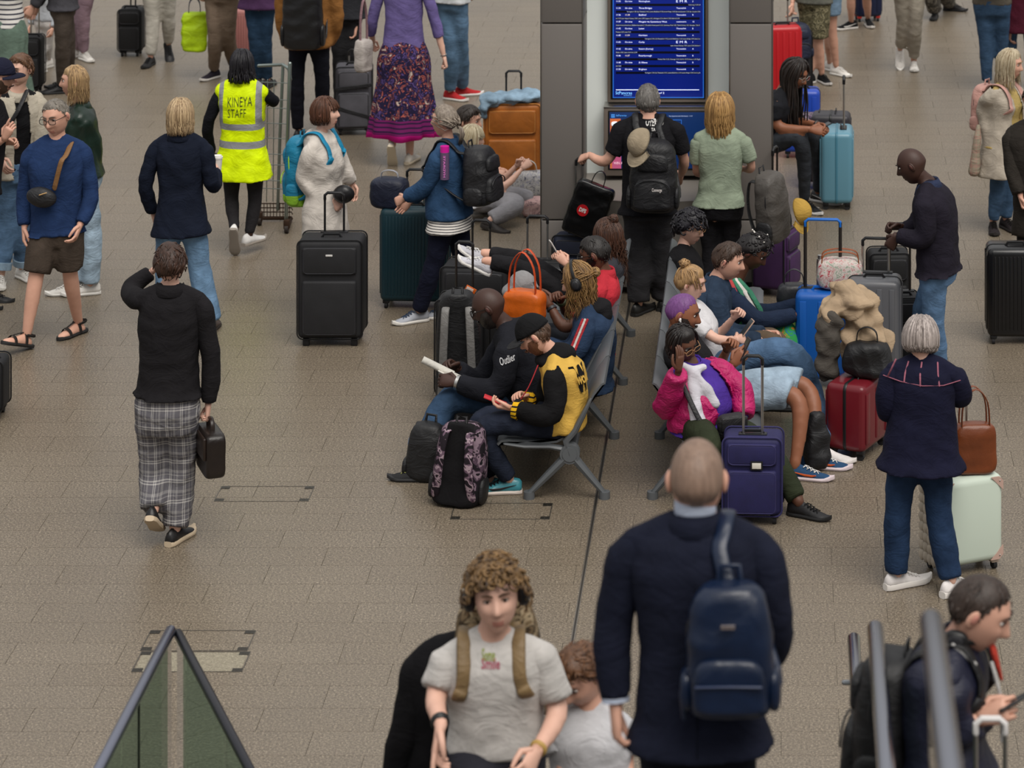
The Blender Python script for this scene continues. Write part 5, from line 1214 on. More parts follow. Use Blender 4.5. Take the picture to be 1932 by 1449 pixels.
p_hoodie = person('bald man with glasses in a dark hoodie reading a rolled book', Y1, -90, (1000, 760), (956, 616), (922, 580, -.02), k=1.1, hy=-93, hp=26, skin='d', cv=.06, fat=.05, hs=1.12, sw=.20,
   la=[(938, 735, -.28), (862, 722, -.22)], ra=[(905, 715, .2), (862, 694, .05)], ll=[(846, 758, -.15), (800, 882, 'g')], rl=[(850, 750, .2), (830, 870, .15)], lf=dict(yaw=-95), rf=dict(yaw=-90), lh=dict(c=.7), rh=dict(c=.7),
   top=dict(m=C('#1c1d24'), w=.026, hem=.04, col='hood', n='hoodie'), bot=dict(m=D('#27425f'), w=.026, wb=.03), shoes=dict(m=C('#2b2b2d'), sm=RUB('#232325'), lace=C('#8d8f4a')), beard=dict(c='#15100e', c2='#2d2622', th=.016), brow='#120c0a', hair=None)
glasses(p_hoodie, '#15110f')
xh = lambda px, Y=Y1: (px - VX) / F * Y - p_hoodie.o.x
zh = lambda py, Y=Y1: H - (py - VY) / F * Y
text_on(p_hoodie.top, 'Outlier', p_hoodie.sh[-1].lerp(p_hoodie.el[-1], .22) + V(.02, 0, .0), (.95, 0, .30), (-.30, 0, .95), .065, mat('paint', '#c4c4c6', r=.8), 'shirt_print', p_hoodie.topo, width=.10, off=.006, bold=.001)
Y2 = 21.6
p_headp = person('long haired person with headphones in a denim jacket with striped sleeves', Y2, -90, (1112, 715), (1112, 578), (1090, 530, -.02), k=1.0, hy=-98, hp=22, skin='w', cv=.04, hs=1.06,
   la=[(1080, 668, -.24), (1030, 650, -.2)], ra=[(1080, 660, .2), (1030, 650, .1)], ll=[(960, 700, -.12), (965, 810, 'g')], rl=[(960, 690, .12), (965, 805, 'g')],
   top=dict(m=D('#1f3450'), w=.030, hem=.05, n='denim_jacket', col='coll'), bot=dict(m=D('#20242c'), w=.02), shoes=dict(**BLACK_SH), hair=dict(t='half', c='#4a3220', c2='#a8824e', L=.20, n=110, th=.014, a0=48, bp=(0, -.105, .01), br=.028, wave=.012), brow='#5a402a', beard=dict(c='#6a4c33', th=.004))
headphones(p_headp)
blob(None, 'hood', None, [(p_headp.nk + V(.05, -.0, -.0), (.10, .125, .06)), (p_headp.nk + V(.10, -.02, -.05), (.06, .10, .06))], C('#19181b'), parent=p_headp.root, wr=.006)
q = MB(); sp = p_headp.sh[-1]; el = p_headp.el[-1]
for off, c_ in ((-.016, '#b3222c'), (0, '#c9c4bd'), (.016, '#b3222c')):
    m = MB(); pts = [sp.lerp(el, t) + V(off - .015 + .012 * t, -.074 + .006 * math.sin(t * 3), .045 - .02 * t) for t in (0, .2, .45, .7, .95)]; m.tube(pts, .009, 6, flat=.4, ref=V(1, 0, 0)); m.build('sleeve_stripe', C(c_), p_headp.topo, True)
Y3 = 22.2
p_redp = person('man with glasses in a red polo shirt holding a phone', Y3, -90, (1118, 650), (1138, 514), (1122, 480, -.02), k=1.06, hy=-98, hp=20, skin='b', hs=1.08,
   la=[(1072, 618, -.28), (1038, 578, -.2)], ra=[(1080, 590, .2), (1058, 566, .05)], ll=[(960, 640, -.12), (965, 745, 'g')], rl=[(960, 635, .12), (965, 740, 'g')], lh=dict(c=.5, d=(0, .6, .6)), rh=dict(c=.9),
   top=dict(m=C('#c01a2e'), w=.018, hem=.05, sl=.75, swb=.026, n='polo_shirt', col='coll'), bot=dict(m=D('#20242c'), w=.02), shoes=dict(**BLACK_SH), hair=dict(t='short', c='#0f0c0b', c2='#241d1a', th=.010, n=120), brow='#0d0908', beard=dict(c='#120d0b', th=.003))
glasses(p_redp, '#15110f')
Y4 = 22.8
p_bun = person('woman with wavy brown hair and a top bun resting her feet on luggage', Y4, -92, (1120, 590), (1160, 482), (1146, 446, -.01), sex='f', k=.98, hy=-120, hp=10, skin='w', hs=1.08,
   la=[(1105, 540, -.2), (1070, 500, -.15)], ra=[(1100, 530, .15), (1062, 492, .05)], ll=[(1000, 515, -.1), (915, 492, -.1)], rl=[(1005, 500, .08), (912, 478, .08)], lf=dict(yaw=-105, p=-22), rf=dict(yaw=-85, p=-38), lh=dict(c=.7), rh=dict(c=.7),
   top=dict(m=C('#34343a'), w=.024, hem=.02, n='jumper'), bot=dict(m=C('#1d1c1f'), w=.016, wb=.018, len=1.82), shoes=dict(m=C('#bdbcc4'), sm=RUB('#cfccc8'), lace=C('#dcdad6'), L=.27), hair=dict(t='half', c='#2a1a13', c2='#5a3a2a', L=.34, n=120, th=.016, a0=50, bp=(0, -.06, .095), br=.030, wave=.02, wf=12, dr=.03))
# ---- right bench (all face right)
Y5 = 20.3
p_pinkj = person('woman in a pink puffer jacket and purple fleece resting her head on her hand', Y5, 55, (1322, 795), (1306, 690), (1288, 648, -.03), sex='f', k=1.02, hy=48, hp=22, hr=14, skin='b', fat=.08, sw=.175, sy=50, hs=1.06,
   ra=[(1256, 772, -.12), (1280, 700, -.30)], la=[(1396, 735, .05), (1404, 790, -.08)], rl=[(1340, 840, -.45), (1352, 940, 'g')], ll=[(1440, 842, -.25), (1508, 948, 'g')], rf=dict(yaw=30), lf=dict(yaw=62), rh=dict(c=.18, d=(-.05, .12, 1), n=(.1, 1, .1)), lh=dict(no=True),
   top=[dict(m=C('#4a2b97'), w=.014, hem=.02, n='fleece', col='high', wr=.004), dict(m=mat('puffer', '#a80d58'), w=.040, hem=-.02, open=(.075, .125), oc=-.02, n='puffer_jacket', wr=.010, wl=.07, smooth=3)], bot=dict(m=C('#2c3320'), w=.022, wb=.022, len=1.9),
   shoes=dict(**BLACK_SH), hair=dict(t='braids', c='#0f0b0b', c2='#231a18', L=.06, n=90, th=.012, a0=60, r=.006), brow='#120c0a')
glasses(p_pinkj, '#b98d62', rim=.0014)
# white scarf
blob('', 'scarf', None, [('tube', [p_pinkj.nk + V(*d) for d in ((-.06, -.11, .03), (.0, -.13, .0), (.07, -.10, .02))], [.03, .036, .03]), ('tube', [p_pinkj.nk + V(*d) for d in ((.0, -.14, -.01), (.015, -.20, -.14), (.05, -.25, -.29), (.065, -.26, -.40))], [.034, .045, .05, .04]), ('tube', [p_pinkj.nk + V(*d) for d in ((.02, -.14, -.01), (.09, -.17, -.10), (.155, -.19, -.185))], [.03, .042, .03])], C('#c9c6cf'), pos=p_pinkj.nk, parent=p_pinkj.root, wr=.008, wl=.07)
Y6 = 20.9
p_purh = person('bearded man with cropped purple hair and wireless earbuds in denim shorts', Y6, 90, (1352, 745), (1275, 636), (1288, 592, -.02), k=1.06, hy=84, hp=14, skin='m', hs=1.12, cv=.03,
   ra=[(1340, 725, -.24), (1382, 688, -.18)], la=[(1340, 705, .2), (1372, 660, .05)], rl=[(1500, 748, -.20), (1500, 878, 'g')], ll=[(1518, 728, .10), (1535, 858, 'g')], rf=dict(yaw=78), lf=dict(yaw=80), rh=dict(c=.7, d=(0, .6, .6)), lh=dict(c=.6),
   top=dict(m=C('#1b1a1d'), w=.02, hem=.05, sl=.75, n='t_shirt', col='crew'), bot=dict(t='s', m=D('#8fa5b8'), w=.030, wb=.045, len=.92), shoes=dict(m=C('#23496f'), sm=RUB('#cfc0c4'), lace=C('#d8d6d2'), swoosh=mat('plastic', '#c4592c'), L=.31), hair=dict(t='buzz', c='#5a2d66', c2='#7a4a86', hl=.018), beard=dict(c='#17100d', c2='#2a1f1a', th=.012), brow='#1a110d')
m = MB(); m.ell((.088, .0, -.012), (.007, .008, .012), None, 8, 6); m.tube([(.090, .004, -.014), (.092, .012, -.042)], .0035, 6); m.xf(p_purh.HM); m.build('earbud', mat('plastic', '#d8d6d4'), p_purh.root, True)
Y7 = 21.5
p_blbun = person('woman with a messy blonde bun in a white t-shirt and blue jeans', Y7, 88, (1335, 690), (1300, 572), (1303, 535, -.02), sex='f', k=1.02, hy=84, hp=14, skin='p', hs=1.05,
   ra=[(1352, 640, -.24), (1388, 640, -.1)], la=[(1350, 630, .15), (1385, 598, .02)], rl=[(1490, 665, -.14), (1535, 800, -.05)], ll=[(1500, 700, .1), (1552, 845, 'g')], rf=dict(yaw=70, p=20), lf=dict(yaw=75), lh=dict(c=.6), rh=dict(c=.8),
   top=dict(m=C('#cfcdd0'), w=.016, hem=.05, sl=.7, n='t_shirt'), bot=dict(m=D('#47688c'), w=.022, wb=.055, len=1.9), shoes=dict(m=LEA('#d4cfcd', r=.6), sm=RUB('#d8d2ce'), lace=None, L=.29), hair=dict(t='bun', c='#5f4630', c2='#c9a06c', th=.014, bp=(0, -.06, .10), br=.030, n=40), brow='#5a402a')
Y8 = 22.1
p_denm = person('man with short brown hair in a dark denim jacket leaning forward', Y8, 88, (1352, 660), (1352, 528), (1374, 492, -.02), k=1.06, hy=80, hp=14, skin='w', cv=.06, hs=1.08,
   ra=[(1372, 635, -.26), (1438, 642, -.18)], la=[(1370, 625, .2), (1445, 630, .05)], rl=[(1460, 650, -.14), (1450, 750, 'g')], ll=[(1465, 645, .12), (1455, 745, 'g')], rh=dict(c=.9), lh=dict(c=.9),
   top=dict(m=D('#22344a'), w=.030, hem=.05, n='denim_jacket', col='coll'), bot=dict(m=C('#5b4a38'), w=.03), shoes=dict(**BLACK_SH), hair=dict(t='short', c='#2a1d16', c2='#4a3527', th=.014, mess=.7), brow='#33241a')
Y9 = 22.7
p_braid = person('woman with pinned braids and a striped navy scarf looking down', Y9, 88, (1380, 625), (1388, 535), (1422, 476, -.02), sex='f', k=1.06, hy=72, hp=34, skin='b', cv=.05, hs=1.1,
   ra=[(1432, 605, -.24), (1505, 592, -.2)], la=[(1430, 590, .2), (1510, 575, .08)], rl=[(1480, 625, -.14), (1470, 715, 'g')], ll=[(1485, 620, .12), (1475, 712, 'g')], rh=dict(c=.6), lh=dict(c=.6),
   top=dict(m=C('#1d2a42'), w=.028, hem=.06, n='cardigan', wr=.006), bot=dict(m=mat('floral', '#2f8a4a', '#b8742a', '#2c6a8a', p=12), w=.035, wb=.05), shoes=dict(**BLACK_SH), hair=dict(t='curly', c='#0e0b0c', c2='#1d1718', th=.026, n=110, cs=1.0), brow='#0d0908')
for i, (c_, dx) in enumerate((('#b23a3a', -.03), ('#2c7a5c', .015), ('#c9c4bd', .04), ('#2c3c6a', -.06), ('#2c7a5c', .075))):
    m = MB(); n_ = p_braid.nk; m.tube([n_ + V(dx * .6 - .02, -.09, .05), n_ + V(.03 + dx, -.155, -.02), n_ + V(.10 + dx, -.16, -.14), n_ + V(.13 + dx, -.16, -.27)], [.016, .018, .018, .014], 8, flat=.4, ref=V(1, 0, 0)); m.build('scarf_band', C(c_), p_braid.root, True)
for i in range(9):
    m = MB(); a = i * .7; m.ell((.06 * math.cos(a), -.02 + .07 * math.sin(a), .12 + .015 * math.cos(a * 2.3)), .006, None, 8, 6); m.xf(p_braid.HM); m.build('hair_bead', mat('plastic', '#d9d4cc'), p_braid.root, True)
Y10 = 23.3
p_blk = person('person with curly black hair and glasses in a black t-shirt', Y10, 85, (1290, 572), (1290, 466), (1302, 430, -.01), sex='f', k=1.02, hy=68, hp=14, skin='p', hs=1.05,
   ra=[(1320, 545, -.22), (1360, 560, -.1)], la=[(1320, 535, .2), (1360, 550, .1)], rl=[(1400, 570, -.14), (1400, 665, 'g')], ll=[(1405, 565, .12), (1405, 660, 'g')],
   top=dict(m=C('#151417'), w=.018, hem=.04, sl=.8, swb=.03, n='t_shirt'), bot=dict(m=C('#1b1a1e'), w=.02), shoes=dict(**BLACK_SH), hair=dict(t='curly', c='#0c0b0e', c2='#1e1b24', th=.030, n=190, cs=1.5, hl=-.01), brow='#15100f')
glasses(p_blk, '#a8794a', rim=.0015)
# ---- right side
p_nsw = person('bald man in a navy sweater and jeans standing by the suitcases', ydep(738), -105, (1768, 505), (1752, 348), (1720, 312, -.01), k=1.04, hy=-100, hp=24, skin='d', hs=1.06, cv=.03, sw=.185,
   la=[(1745, 448, -.20), (1692, 444, -.1)], ra=[(1725, 430, .15), (1700, 428, .12)], ll=[(1762, 610, -.05), (1775, 712, 'g')], rl=[(1738, 605, .1), (1740, 700, .1)], lh=dict(c=.9, d=(0, .5, -.8)), rh=dict(c=.9),
   top=dict(m=C('#211d29'), w=.026, hem=.02, n='sweater', col='coll', colm=C('#2a3450')), bot=dict(m=D('#51759b'), w=.022, wb=.026), shoes=dict(**BLACK_SH), hair=None, brow='#120c0a')
p_grey = person('woman with short silver hair in a navy embroidered blouse and jeans', ydep(1112), 175, (1738, 850), (1742, 682), (1737, 640, .02), sex='f', k=1.02, hy=168, hp=10, skin='p', fat=.05, sw=.17, hs=1.08,
   la=[(1675, 770, .02), (1700, 760, .25)], ra=[(1812, 745, .05), (1790, 715, .25)], ll=[(1694, 965, .02), (1692, 1082, 'g')], rl=[(1772, 975, .0), (1795, 1095, 'g')], lf=dict(yaw=120), rf=dict(yaw=135),
   top=dict(m=C('#16172f'), w=.032, hem=.09, flare=.04, sl=1.45, swb=.04, n='blouse', wr=.006), bot=dict(m=D('#173050'), w=.016, wb=.032, len=1.96), shoes=dict(m=LEA('#cdc8c6', r=.6), sm=RUB('#d4cfca'), lace=C('#d8d4d0'), sole=.04, L=.30),
   hair=dict(t='bob', c='#7a6f6a', c2='#c4b8b2', L=.055, n=170, th=.022, a0=62, **{'in': .35}), brow='#7a6f6a')
zg = lambda py: H - (py - VY) / F * (p_grey.o.y - .12)
xg = lambda px: (px - VX) / F * (p_grey.o.y - .12) - p_grey.o.x
bv = BVHTree.FromPolygons([Vector(v_) for v_ in p_grey.top[0]], [tuple(int(i) for i in f_) for f_ in p_grey.top[1]])
def onback(px, py):
    h_ = bv.ray_cast(V(xg(px), -.6, zg(py)), V(0, 1, 0))[0]; return h_ if h_ is not None else V(xg(px), -.12, zg(py))
for ln in (((1668, 716), (1700, 722), (1740, 727), (1780, 727), (1812, 722)), ((1690, 678), (1682, 695), (1676, 716)), ((1715, 690), (1708, 708), (1706, 722)), ((1740, 690), (1736, 708), (1736, 727)), ((1770, 690), (1770, 708), (1772, 727))):
    m = MB(); m.tube([onback(*q_) + V(0, -.003, 0) for q_ in ln], .005, 6, flat=.5); m.build('embroidery', C('#a85f73'), p_grey.topo, True)
p_coat = person('blonde woman in a long beige coat and yellow shirt with a pink backpack', ydep(436), 55, (1895, 258), (1893, 158), (1906, 122, -.01), sex='f', k=1.02, hy=70, hp=8, skin='w', hs=1.08, sw=.165,
   ra=[(1856, 205, -.03), (1868, 268, -.08)], la=[(1930, 210, .05), (1925, 270, .05)], rl=[(1882, 345, -.02), (1874, 416, 'g')], ll=[(1902, 345, .08), (1898, 412, 'g')], rf=dict(yaw=0), lf=dict(yaw=25),
   top=[dict(m=C('#b59a4e'), w=.010, hem=.06, n='shirt'), dict(m=C('#b0a493'), w=.026, hem=.30, flare=.05, open=(.05, .09), n='coat', wr=.006, un=1)], bot=dict(m=D('#33506e'), w=.012, wb=.014), shoes=dict(m=C('#2b2527'), sm=RUB('#241f1f'), lace=C('#15120f')),
   hair=dict(t='long', c='#8a7556', c2='#ddd0b4', L=.17, n=130, th=.018, a0=55), brow='#8a7556')
p_olive = person('person in a dark olive coat cut off by the right edge', ydep(560), -20, (1960, 385), (1948, 235), (1952, 190), k=1.02, ra=[(1912, 315, -.02), (1925, 368, -.1)], la=[(1990, 310, 0), (1990, 370, 0)], rh=dict(c=.8),
   top=dict(m=C('#2f2a25'), w=.03, hem=.22, flare=.03, n='coat'), bot=dict(m=C('#1b1a1c'), w=.02), shoes=dict(**BLACK_SH), hair=dict(t='short', c='#2d221b', c2='#453428'), hi=False)
p_dread = person('man with long dreadlocks and glasses sitting and using his phone', ydep(400), 75, (1462, 262), (1478, 172), (1500, 140, -.02), k=1.08, hy=60, hp=24, skin='m', hs=1.12, cv=.03,
   ra=[(1468, 238, -.2), (1528, 244, -.25)], la=[(1500, 225, .15), (1545, 236, -.12)], rl=[(1510, 262, -.2), (1518, 378, 'g')], ll=[(1536, 258, .12), (1545, 362, 'g')], rf=dict(yaw=35), lf=dict(yaw=50), rh=dict(c=.6), lh=dict(c=.6),
   top=dict(m=C('#1c1d22'), w=.018, hem=.03, sl=.7, n='t_shirt'), bot=dict(m=D('#34383f'), w=.016, wb=.012), shoes=dict(m=LEA('#131315', r=.5), sm=RUB('#c4c2c0'), swoosh=mat('plastic', '#c4c2c0'), lace=C('#1a1a1c'), L=.31), hair=dict(t='dread', c='#120d0c', c2='#2b201b', L=.40, n=70, th=.016, a0=38, r=.008, dr=.04), beard=dict(c='#1d1411', th=.004), brow='#140d0b')
glasses(p_dread, '#8d8a86', rim=.0016)
p_camo = person('child in camouflage shorts and black trainers by the red suitcase', ydep(160), -20, (1536, -5), (1536, -100), (1536, -130), k=.95, skin='w', la=[(1500, -40, 0), (1495, 8, -.1)], ll=[(1545, 75, 0), (1551, 140, 'g')], rl=[(1530, 75, .1), (1528, 142, 'g')], lf=dict(yaw=25), rf=dict(yaw=-40),
   top=dict(m=C('#5b5b52'), w=.02, hem=.05, sl=.7, n='t_shirt'), bot=dict(t='s', m=mat('camo', '#5a5540', '#837c62', '#3d3a2c', p=20), w=.035, wb=.05, len=.95), shoes=dict(m=C('#1b1b1e'), sm=RUB('#c4c0bc'), lace=C('#1a1a1c')), hair=dict(t='short', c='#2d221b', c2='#453428'), hi=False)
p_dsh = person('person in denim shorts and white trainers behind the camouflage shorts', ydep(146), -60, (1562, -45), (1560, -140), (1560, -175), k=1.0, sex='f', skin='w', ll=[(1570, 55, 0), (1578, 126, 'g')], rl=[(1562, 60, .1), (1566, 118, 'g')], lf=dict(yaw=45), rf=dict(yaw=40),
   top=dict(m=C('#8d8f93'), w=.02, hem=.05, sl=.7, n='t_shirt'), bot=dict(t='s', m=D('#6f8da8'), w=.03, wb=.04, len=.72), shoes=dict(**WHITE_SH), hair=dict(t='short', c='#2d221b', c2='#453428'), hi=False)
p_vans = person('person in black and white skate shoes beside a navy suitcase at the top', ydep(60), -40, (1620, -70), (1620, -160), (1620, -190), k=1.0, sex='m', skin='w', rl=[(1606, -5, 0), (1606, 40, 'g')], ll=[(1635, -5, .1), (1638, 34, 'g')], rf=dict(yaw=-60), lf=dict(yaw=10),
   top=dict(m=C('#8d8f93'), w=.02, hem=.05, n='jumper'), bot=dict(t='s', m=C('#50505a'), w=.03, wb=.04), shoes=dict(m=C('#1a1a1c'), sm=RUB('#cdc8c2'), swoosh=mat('plastic', '#d2cfca')), hair=dict(t='short', c='#2d221b', c2='#453428'), hi=False)
p_bge = person('person in beige cotton trousers and white trainers walking at the top right', ydep(138), 5, (1716, -40), (1716, -150), (1716, -185), k=1.05, ll=[(1728, 42, 0), (1724, 114, 'g')], rl=[(1704, 45, .1), (1698, 92, .25)], rf=dict(yaw=0, p=50), lf=dict(yaw=0),
   top=dict(m=C('#8d8f93'), w=.02, hem=.05, n='jumper'), bot=dict(m=C('#a39a8a'), w=.018, wb=.02, len=1.85), shoes=dict(**WHITE_SH), hair=dict(t='short', c='#2d221b', c2='#453428'), hi=False)
p_boots = person('person with black boots and patterned trousers stretched out at the top', ydep(30), -60, (1790, -60), (1800, -130), (1800, -160), k=1.0, ll=[(1760, -20, -.3), (1764, 20, 'g')], rl=[(1775, -25, 0), (1792, 6, 'g')], lf=dict(yaw=-10), rf=dict(yaw=70),
   top=dict(m=C('#3b3a3d'), w=.02, hem=.05, n='jumper'), bot=dict(m=mat('floral', '#4d4a45', '#9b958a', '#2d2a28', p=24), w=.05, wb=.05), shoes=dict(**BLACK_SH), hair=dict(t='short', c='#2d221b', c2='#453428'), hi=False)
p_jns = person('woman in tight blue jeans with a navy backpack at the top right', ydep(172), 178, (1872, 5), (1872, -130), (1872, -165), k=1.02, sex='f', ll=[(1860, 85, 0), (1862, 155, 'g')], rl=[(1890, 85, .05), (1888, 150, 'g')],
   top=dict(m=C('#5a5348'), w=.024, hem=.0, n='jumper'), bot=dict(m=D('#2d4a68'), w=.026, wb=.016, ww=.018, wr=.002), shoes=dict(**BLACK_SH), hair=dict(t='short', c='#2d221b', c2='#453428'), hi=False)
p_burg = person('person in a burgundy coat at the top right edge', ydep(165), 170, (1925, 10), (1925, -130), (1925, -165), k=1.0, la=[(1908, -20, 0), (1906, 55, -.03)],
   top=dict(m=C('#4d1226'), w=.03, hem=.25, n='coat'), bot=dict(m=D('#33506e'), w=.015), shoes=dict(**BLACK_SH), hair=dict(t='short', c='#2d221b', c2='#453428'), hi=False)
# ---- coming up the stairs
SB = zstair(10.2)
p_suit = person('bald man in a navy suit seen from behind with a leather backpack', 10.2, 178, (1318, 1330), (1312, 985), (1315, 905, .01), base=SB - .1, k=1.07, hy=180, hp=-2, skin='w', sw=.205, hs=1.10,
   la=[(1158, 1180, .02), (1162, 1325, -.02)], ra=[(1462, 1185, .0), (1440, 1250, .25)], lh=dict(c=.6, n=(-1, -.3, 0)),
   top=[dict(m=C('#161a2c'), w=.018, hem=.115, flare=.04, n='suit_jacket', col='coll', wr=.004)], bot=dict(m=C('#12141f'), w=.02), shoes=dict(**BLACK_SH), hair=dict(t='buzz', c='#7a6355', c2='#a08573', hl=.012), brow='#5a4a40')
m = MB(); rr, ff = p_suit.frame(1.0); nb = p_suit.nk
rings = [np.array([nb + p_suit.u * h_ + rr * ((.066 + o_) * math.cos(a)) + ff * ((.064 + o_) * math.sin(a)) for a in np.linspace(0, 2 * math.pi, 24, endpoint=False)]) for h_, o_ in ((-.01, .004), (.05, .0), (.075, -.002), (.078, -.006), (.05, -.008), (-.01, -.006))]
m.loft(rings, 0, False, True); m.build('shirt_collar', C('#b3bed4'), p_suit.root, True)
for sd in (-1,):
    p_, r_ = p_suit.arm(sd, 1.9, 1.985, .014); m = MB(); m.tube(p_, r_, 14, round_=False); m.build('shirt_cuff', C('#b3bed4'), p_suit.root, True)
SC = zstair(12.2) - .2
p_curl = person('young man with curly blond hair and headphones in a white t-shirt', 12.2, 2, (938, 1405), (928, 1200, -.06), (936, 1126, -.05), base=SC, k=1.03, hy=6, hp=2, hr=5, skin='p', sw=.16, hs=1.06, cv=.02,
   ra=[(822, 1312, -.10), (832, 1368, -.30)], la=[(1052, 1338, -.05), (1012, 1418, -.25)], rl=[(900, 1560, -.2), (900, 1680, .0)], ll=[(980, 1560, 0), (980, 1690, .1)], rh=dict(c=.5, d=(.2, .3, -.9), pt=True), lh=dict(c=.6),
   top=dict(m=C('#c2bdb8'), w=.020, hem=.0, flare=.02, sl=.85, swb=.032, n='t_shirt', col='crew', wr=.007), bot=dict(m=C('#2a2a33'), w=.025), shoes=dict(**WHITE_SH), hair=dict(t='curly', c='#2b1d15', c2='#937248', th=.036, n=460, cs=1.0, hl=-.004, fringe=1.0), brow='#5a402a')
headphones(p_curl)
zq = lambda py: H - (py - VY) / F * 12.05 - p_curl.o.z
xq = lambda px: (px - VX) / F * 12.05 - p_curl.o.x
text_on(p_curl.top, 'Some', V(xq(921), -.1, zq(1238)), (1, 0, 0), (0, 0, 1), .055, C('#8d9a2e'), 'shirt_print', p_curl.topo, bold=.001, width=.05)
text_on(p_curl.top, 'Smile', V(xq(926), -.1, zq(1252)), (1, 0, 0), (0, 0, 1), .05, C('#b0566a'), 'shirt_print', p_curl.topo, bold=.001, width=.07)
p_drk = person('person in black hidden behind the curly haired young man', 12.75, 5, (850, 1450), (872, 1215), (938, 1150), base=SC - .1, k=1.02, hy=10, hp=20, skin='w', sw=.15,
   ra=[(770, 1375, -.05), (742, 1470, -.05)], la=[(930, 1360, .05), (930, 1440, 0)], top=dict(m=C('#0e0d10'), w=.03, hem=.1, n='jacket'), bot=dict(m=C('#121114'), w=.03), shoes=dict(**BLACK_SH), hair=dict(t='short', c='#2d221b', c2='#453428'), hi=False)
p_boy = person('boy with brown hair in a white t-shirt looking down', 12.5, -12, (1115, 1490), (1113, 1338), (1096, 1276, -.03), base=zstair(12.5) - .25, k=.86, hy=-38, hp=34, hr=0, skin='w', sw=.135, hs=1.0,
   ra=[(1062, 1440, -.05), (1068, 1500, -.1)], la=[(1180, 1430, 0), (1185, 1500, -.1)], top=dict(m=C('#c4c3c7'), w=.022, hem=.1, sl=.8, swb=.04, n='t_shirt', col='crew'), bot=dict(m=C('#33333a'), w=.02), shoes=dict(**WHITE_SH), hair=dict(t='short', c='#3a2417', c2='#7a5438', th=.026, mess=1.6, fr=.008, n=300), brow='#4a3020')
p_phone = person('man with headphones around his neck looking at a phone at the lower right', 11.3, 78, (1795, 1430), (1806, 1212), (1848, 1156, -.02), base=zstair(11.3) - .1, k=1.02, hy=80, hp=26, skin='w', cv=.05, hs=1.12, sw=.17,
   ra=[(1800, 1370, -.14), (1848, 1356, -.14)], la=[(1815, 1360, .15), (1855, 1345, .06)], rh=dict(c=.6, d=(0, .8, .35)), lh=dict(c=.7),
   top=dict(m=mat('nylon', '#14162a'), w=.030, hem=.05, n='jacket', col='high', wr=.007), bot=dict(m=C('#17161a'), w=.02), shoes=dict(**BLACK_SH), hair=dict(t='short', c='#1c1512', c2='#3f322b', th=.008, hl=.010, n=140), brow='#2a1d17')
headphones(p_phone, neck=True)
# ================================================================ luggage and things carried
NY = lambda c: mat('nylon', c)
PL = lambda c, r=.4: mat('plastic', c, r=r)
def cb(px, py, d): return (px, VY + F * H / (ydep(py) + d / 2))
BLK = NY('#17171a'); BLKB = NY('#0f0f11'); SILV = mat('metal', '#b5b3b0', r=.3)
DTUBE = mat('metal', '#4d4a48', r=.4)
# ---- suitcases
suitcase('large black soft suitcase with two front pockets in the open floor', cb(627, 655, .3), .47, .30, .77, 0, 'soft', mat('canvas', '#19191c'), ext=.27, hw=.14, tube=BLACKP, wheels=2, badge=PL('#c9c7c4'), hy=.11)
suitcase('dark teal ribbed suitcase beside the woman in a denim jacket', cb(784, 585, .3), .50, .30, .76, -4, 'hard', PL('#123039', .45), ext=.25, hw=.13, tube=SILV, ribs=16, hy=.0)
suitcase('tan orange soft suitcase beside the kiosk', cb(968, 372, .3), .49, .30, .80, 2, 'soft', mat('leather', '#9c5a1d', r=.55), ext=.22, hw=.13, tube=BLACKP, piping=mat('leather', '#b87a3c'), wheels=4)
suitcase('navy suitcase under the black shopping bag', cb(1092, 560, .25), .36, .25, .46, -12, 'soft', mat('canvas', '#161c2e'), ext=.55, hw=.055, tube=SILV, hy=.02)
suitcase('purple and black suitcase under the grey backpack', cb(1462, 560, .25), .30, .28, .50, 70, 'soft', mat('canvas', '#3a1d47'), ext=.60, hw=.10, tube=DTUBE, hy=.0)
suitcase('light blue glossy suitcase beside the man with dreadlocks', cb(1579, 398, .42), .42, .275, .66, 88, 'hard', PL('#5a8799', .28), ext=.42, hw=.10, tube=SILV, ribs=3, trim=PL('#3f7286'), hy=-.06)
suitcase('dark grey ridged suitcase behind the light blue suitcase', cb(1568, 362, .3), .26, .34, .66, 86, 'hard', PL('#2b292e', .45), ribs=5)
suitcase('floral patterned suitcase behind the light blue suitcase', cb(1538, 358, .25), .22, .30, .64, 86, 'hard', mat('floral', '#2b2430', '#a893a8', '#5d4a66', p=22, r=.4), ribs=0)
suitcase('bright blue suitcase behind the dreadlocks', cb(1512, 300, .25), .34, .25, .62, 0, 'hard', PL('#1c3fa0', .35), ribs=3)
suitcase('red suitcase next to the child in camouflage shorts', cb(1475, 205, .25), .36, .25, .80, 10, 'hard', PL('#a8141c', .35), ribs=5, ext=.25, hw=.15, tube=SILV)
suitcase('black suitcase under the navy backpack', cb(1502, 182, .25), .32, .25, .62, 0, 'soft', mat('canvas', '#17171a'))
suitcase('navy suitcase with red wheels at the top', cb(1636, 42, .25), .30, .26, .66, 10, 'hard', PL('#141d3a', .4), ribs=4, m2=PL('#b02a22'))
suitcase('bright blue suitcase with a rounded blue handle', cb(1552, 735, .3), .37, .27, .66, -4, 'hard', PL('#0f4f9c', .38), ext=.46, hw=.245, tube=DTUBE, grip=PL('#0f5fb4', .35), ribs=3, hy=.02, tr=.012)
suitcase('grey hard suitcase behind the beige coat', cb(1650, 745, .3), .37, .27, .78, -6, 'hard', PL('#55565a', .33), ext=.22, hw=.18, tube=SILV, ribs=4)
suitcase('black suitcase standing in front of the man in the navy sweater', cb(1676, 640, .25), .30, .24, .62, 4, 'soft', mat('canvas', '#0f0f11'))
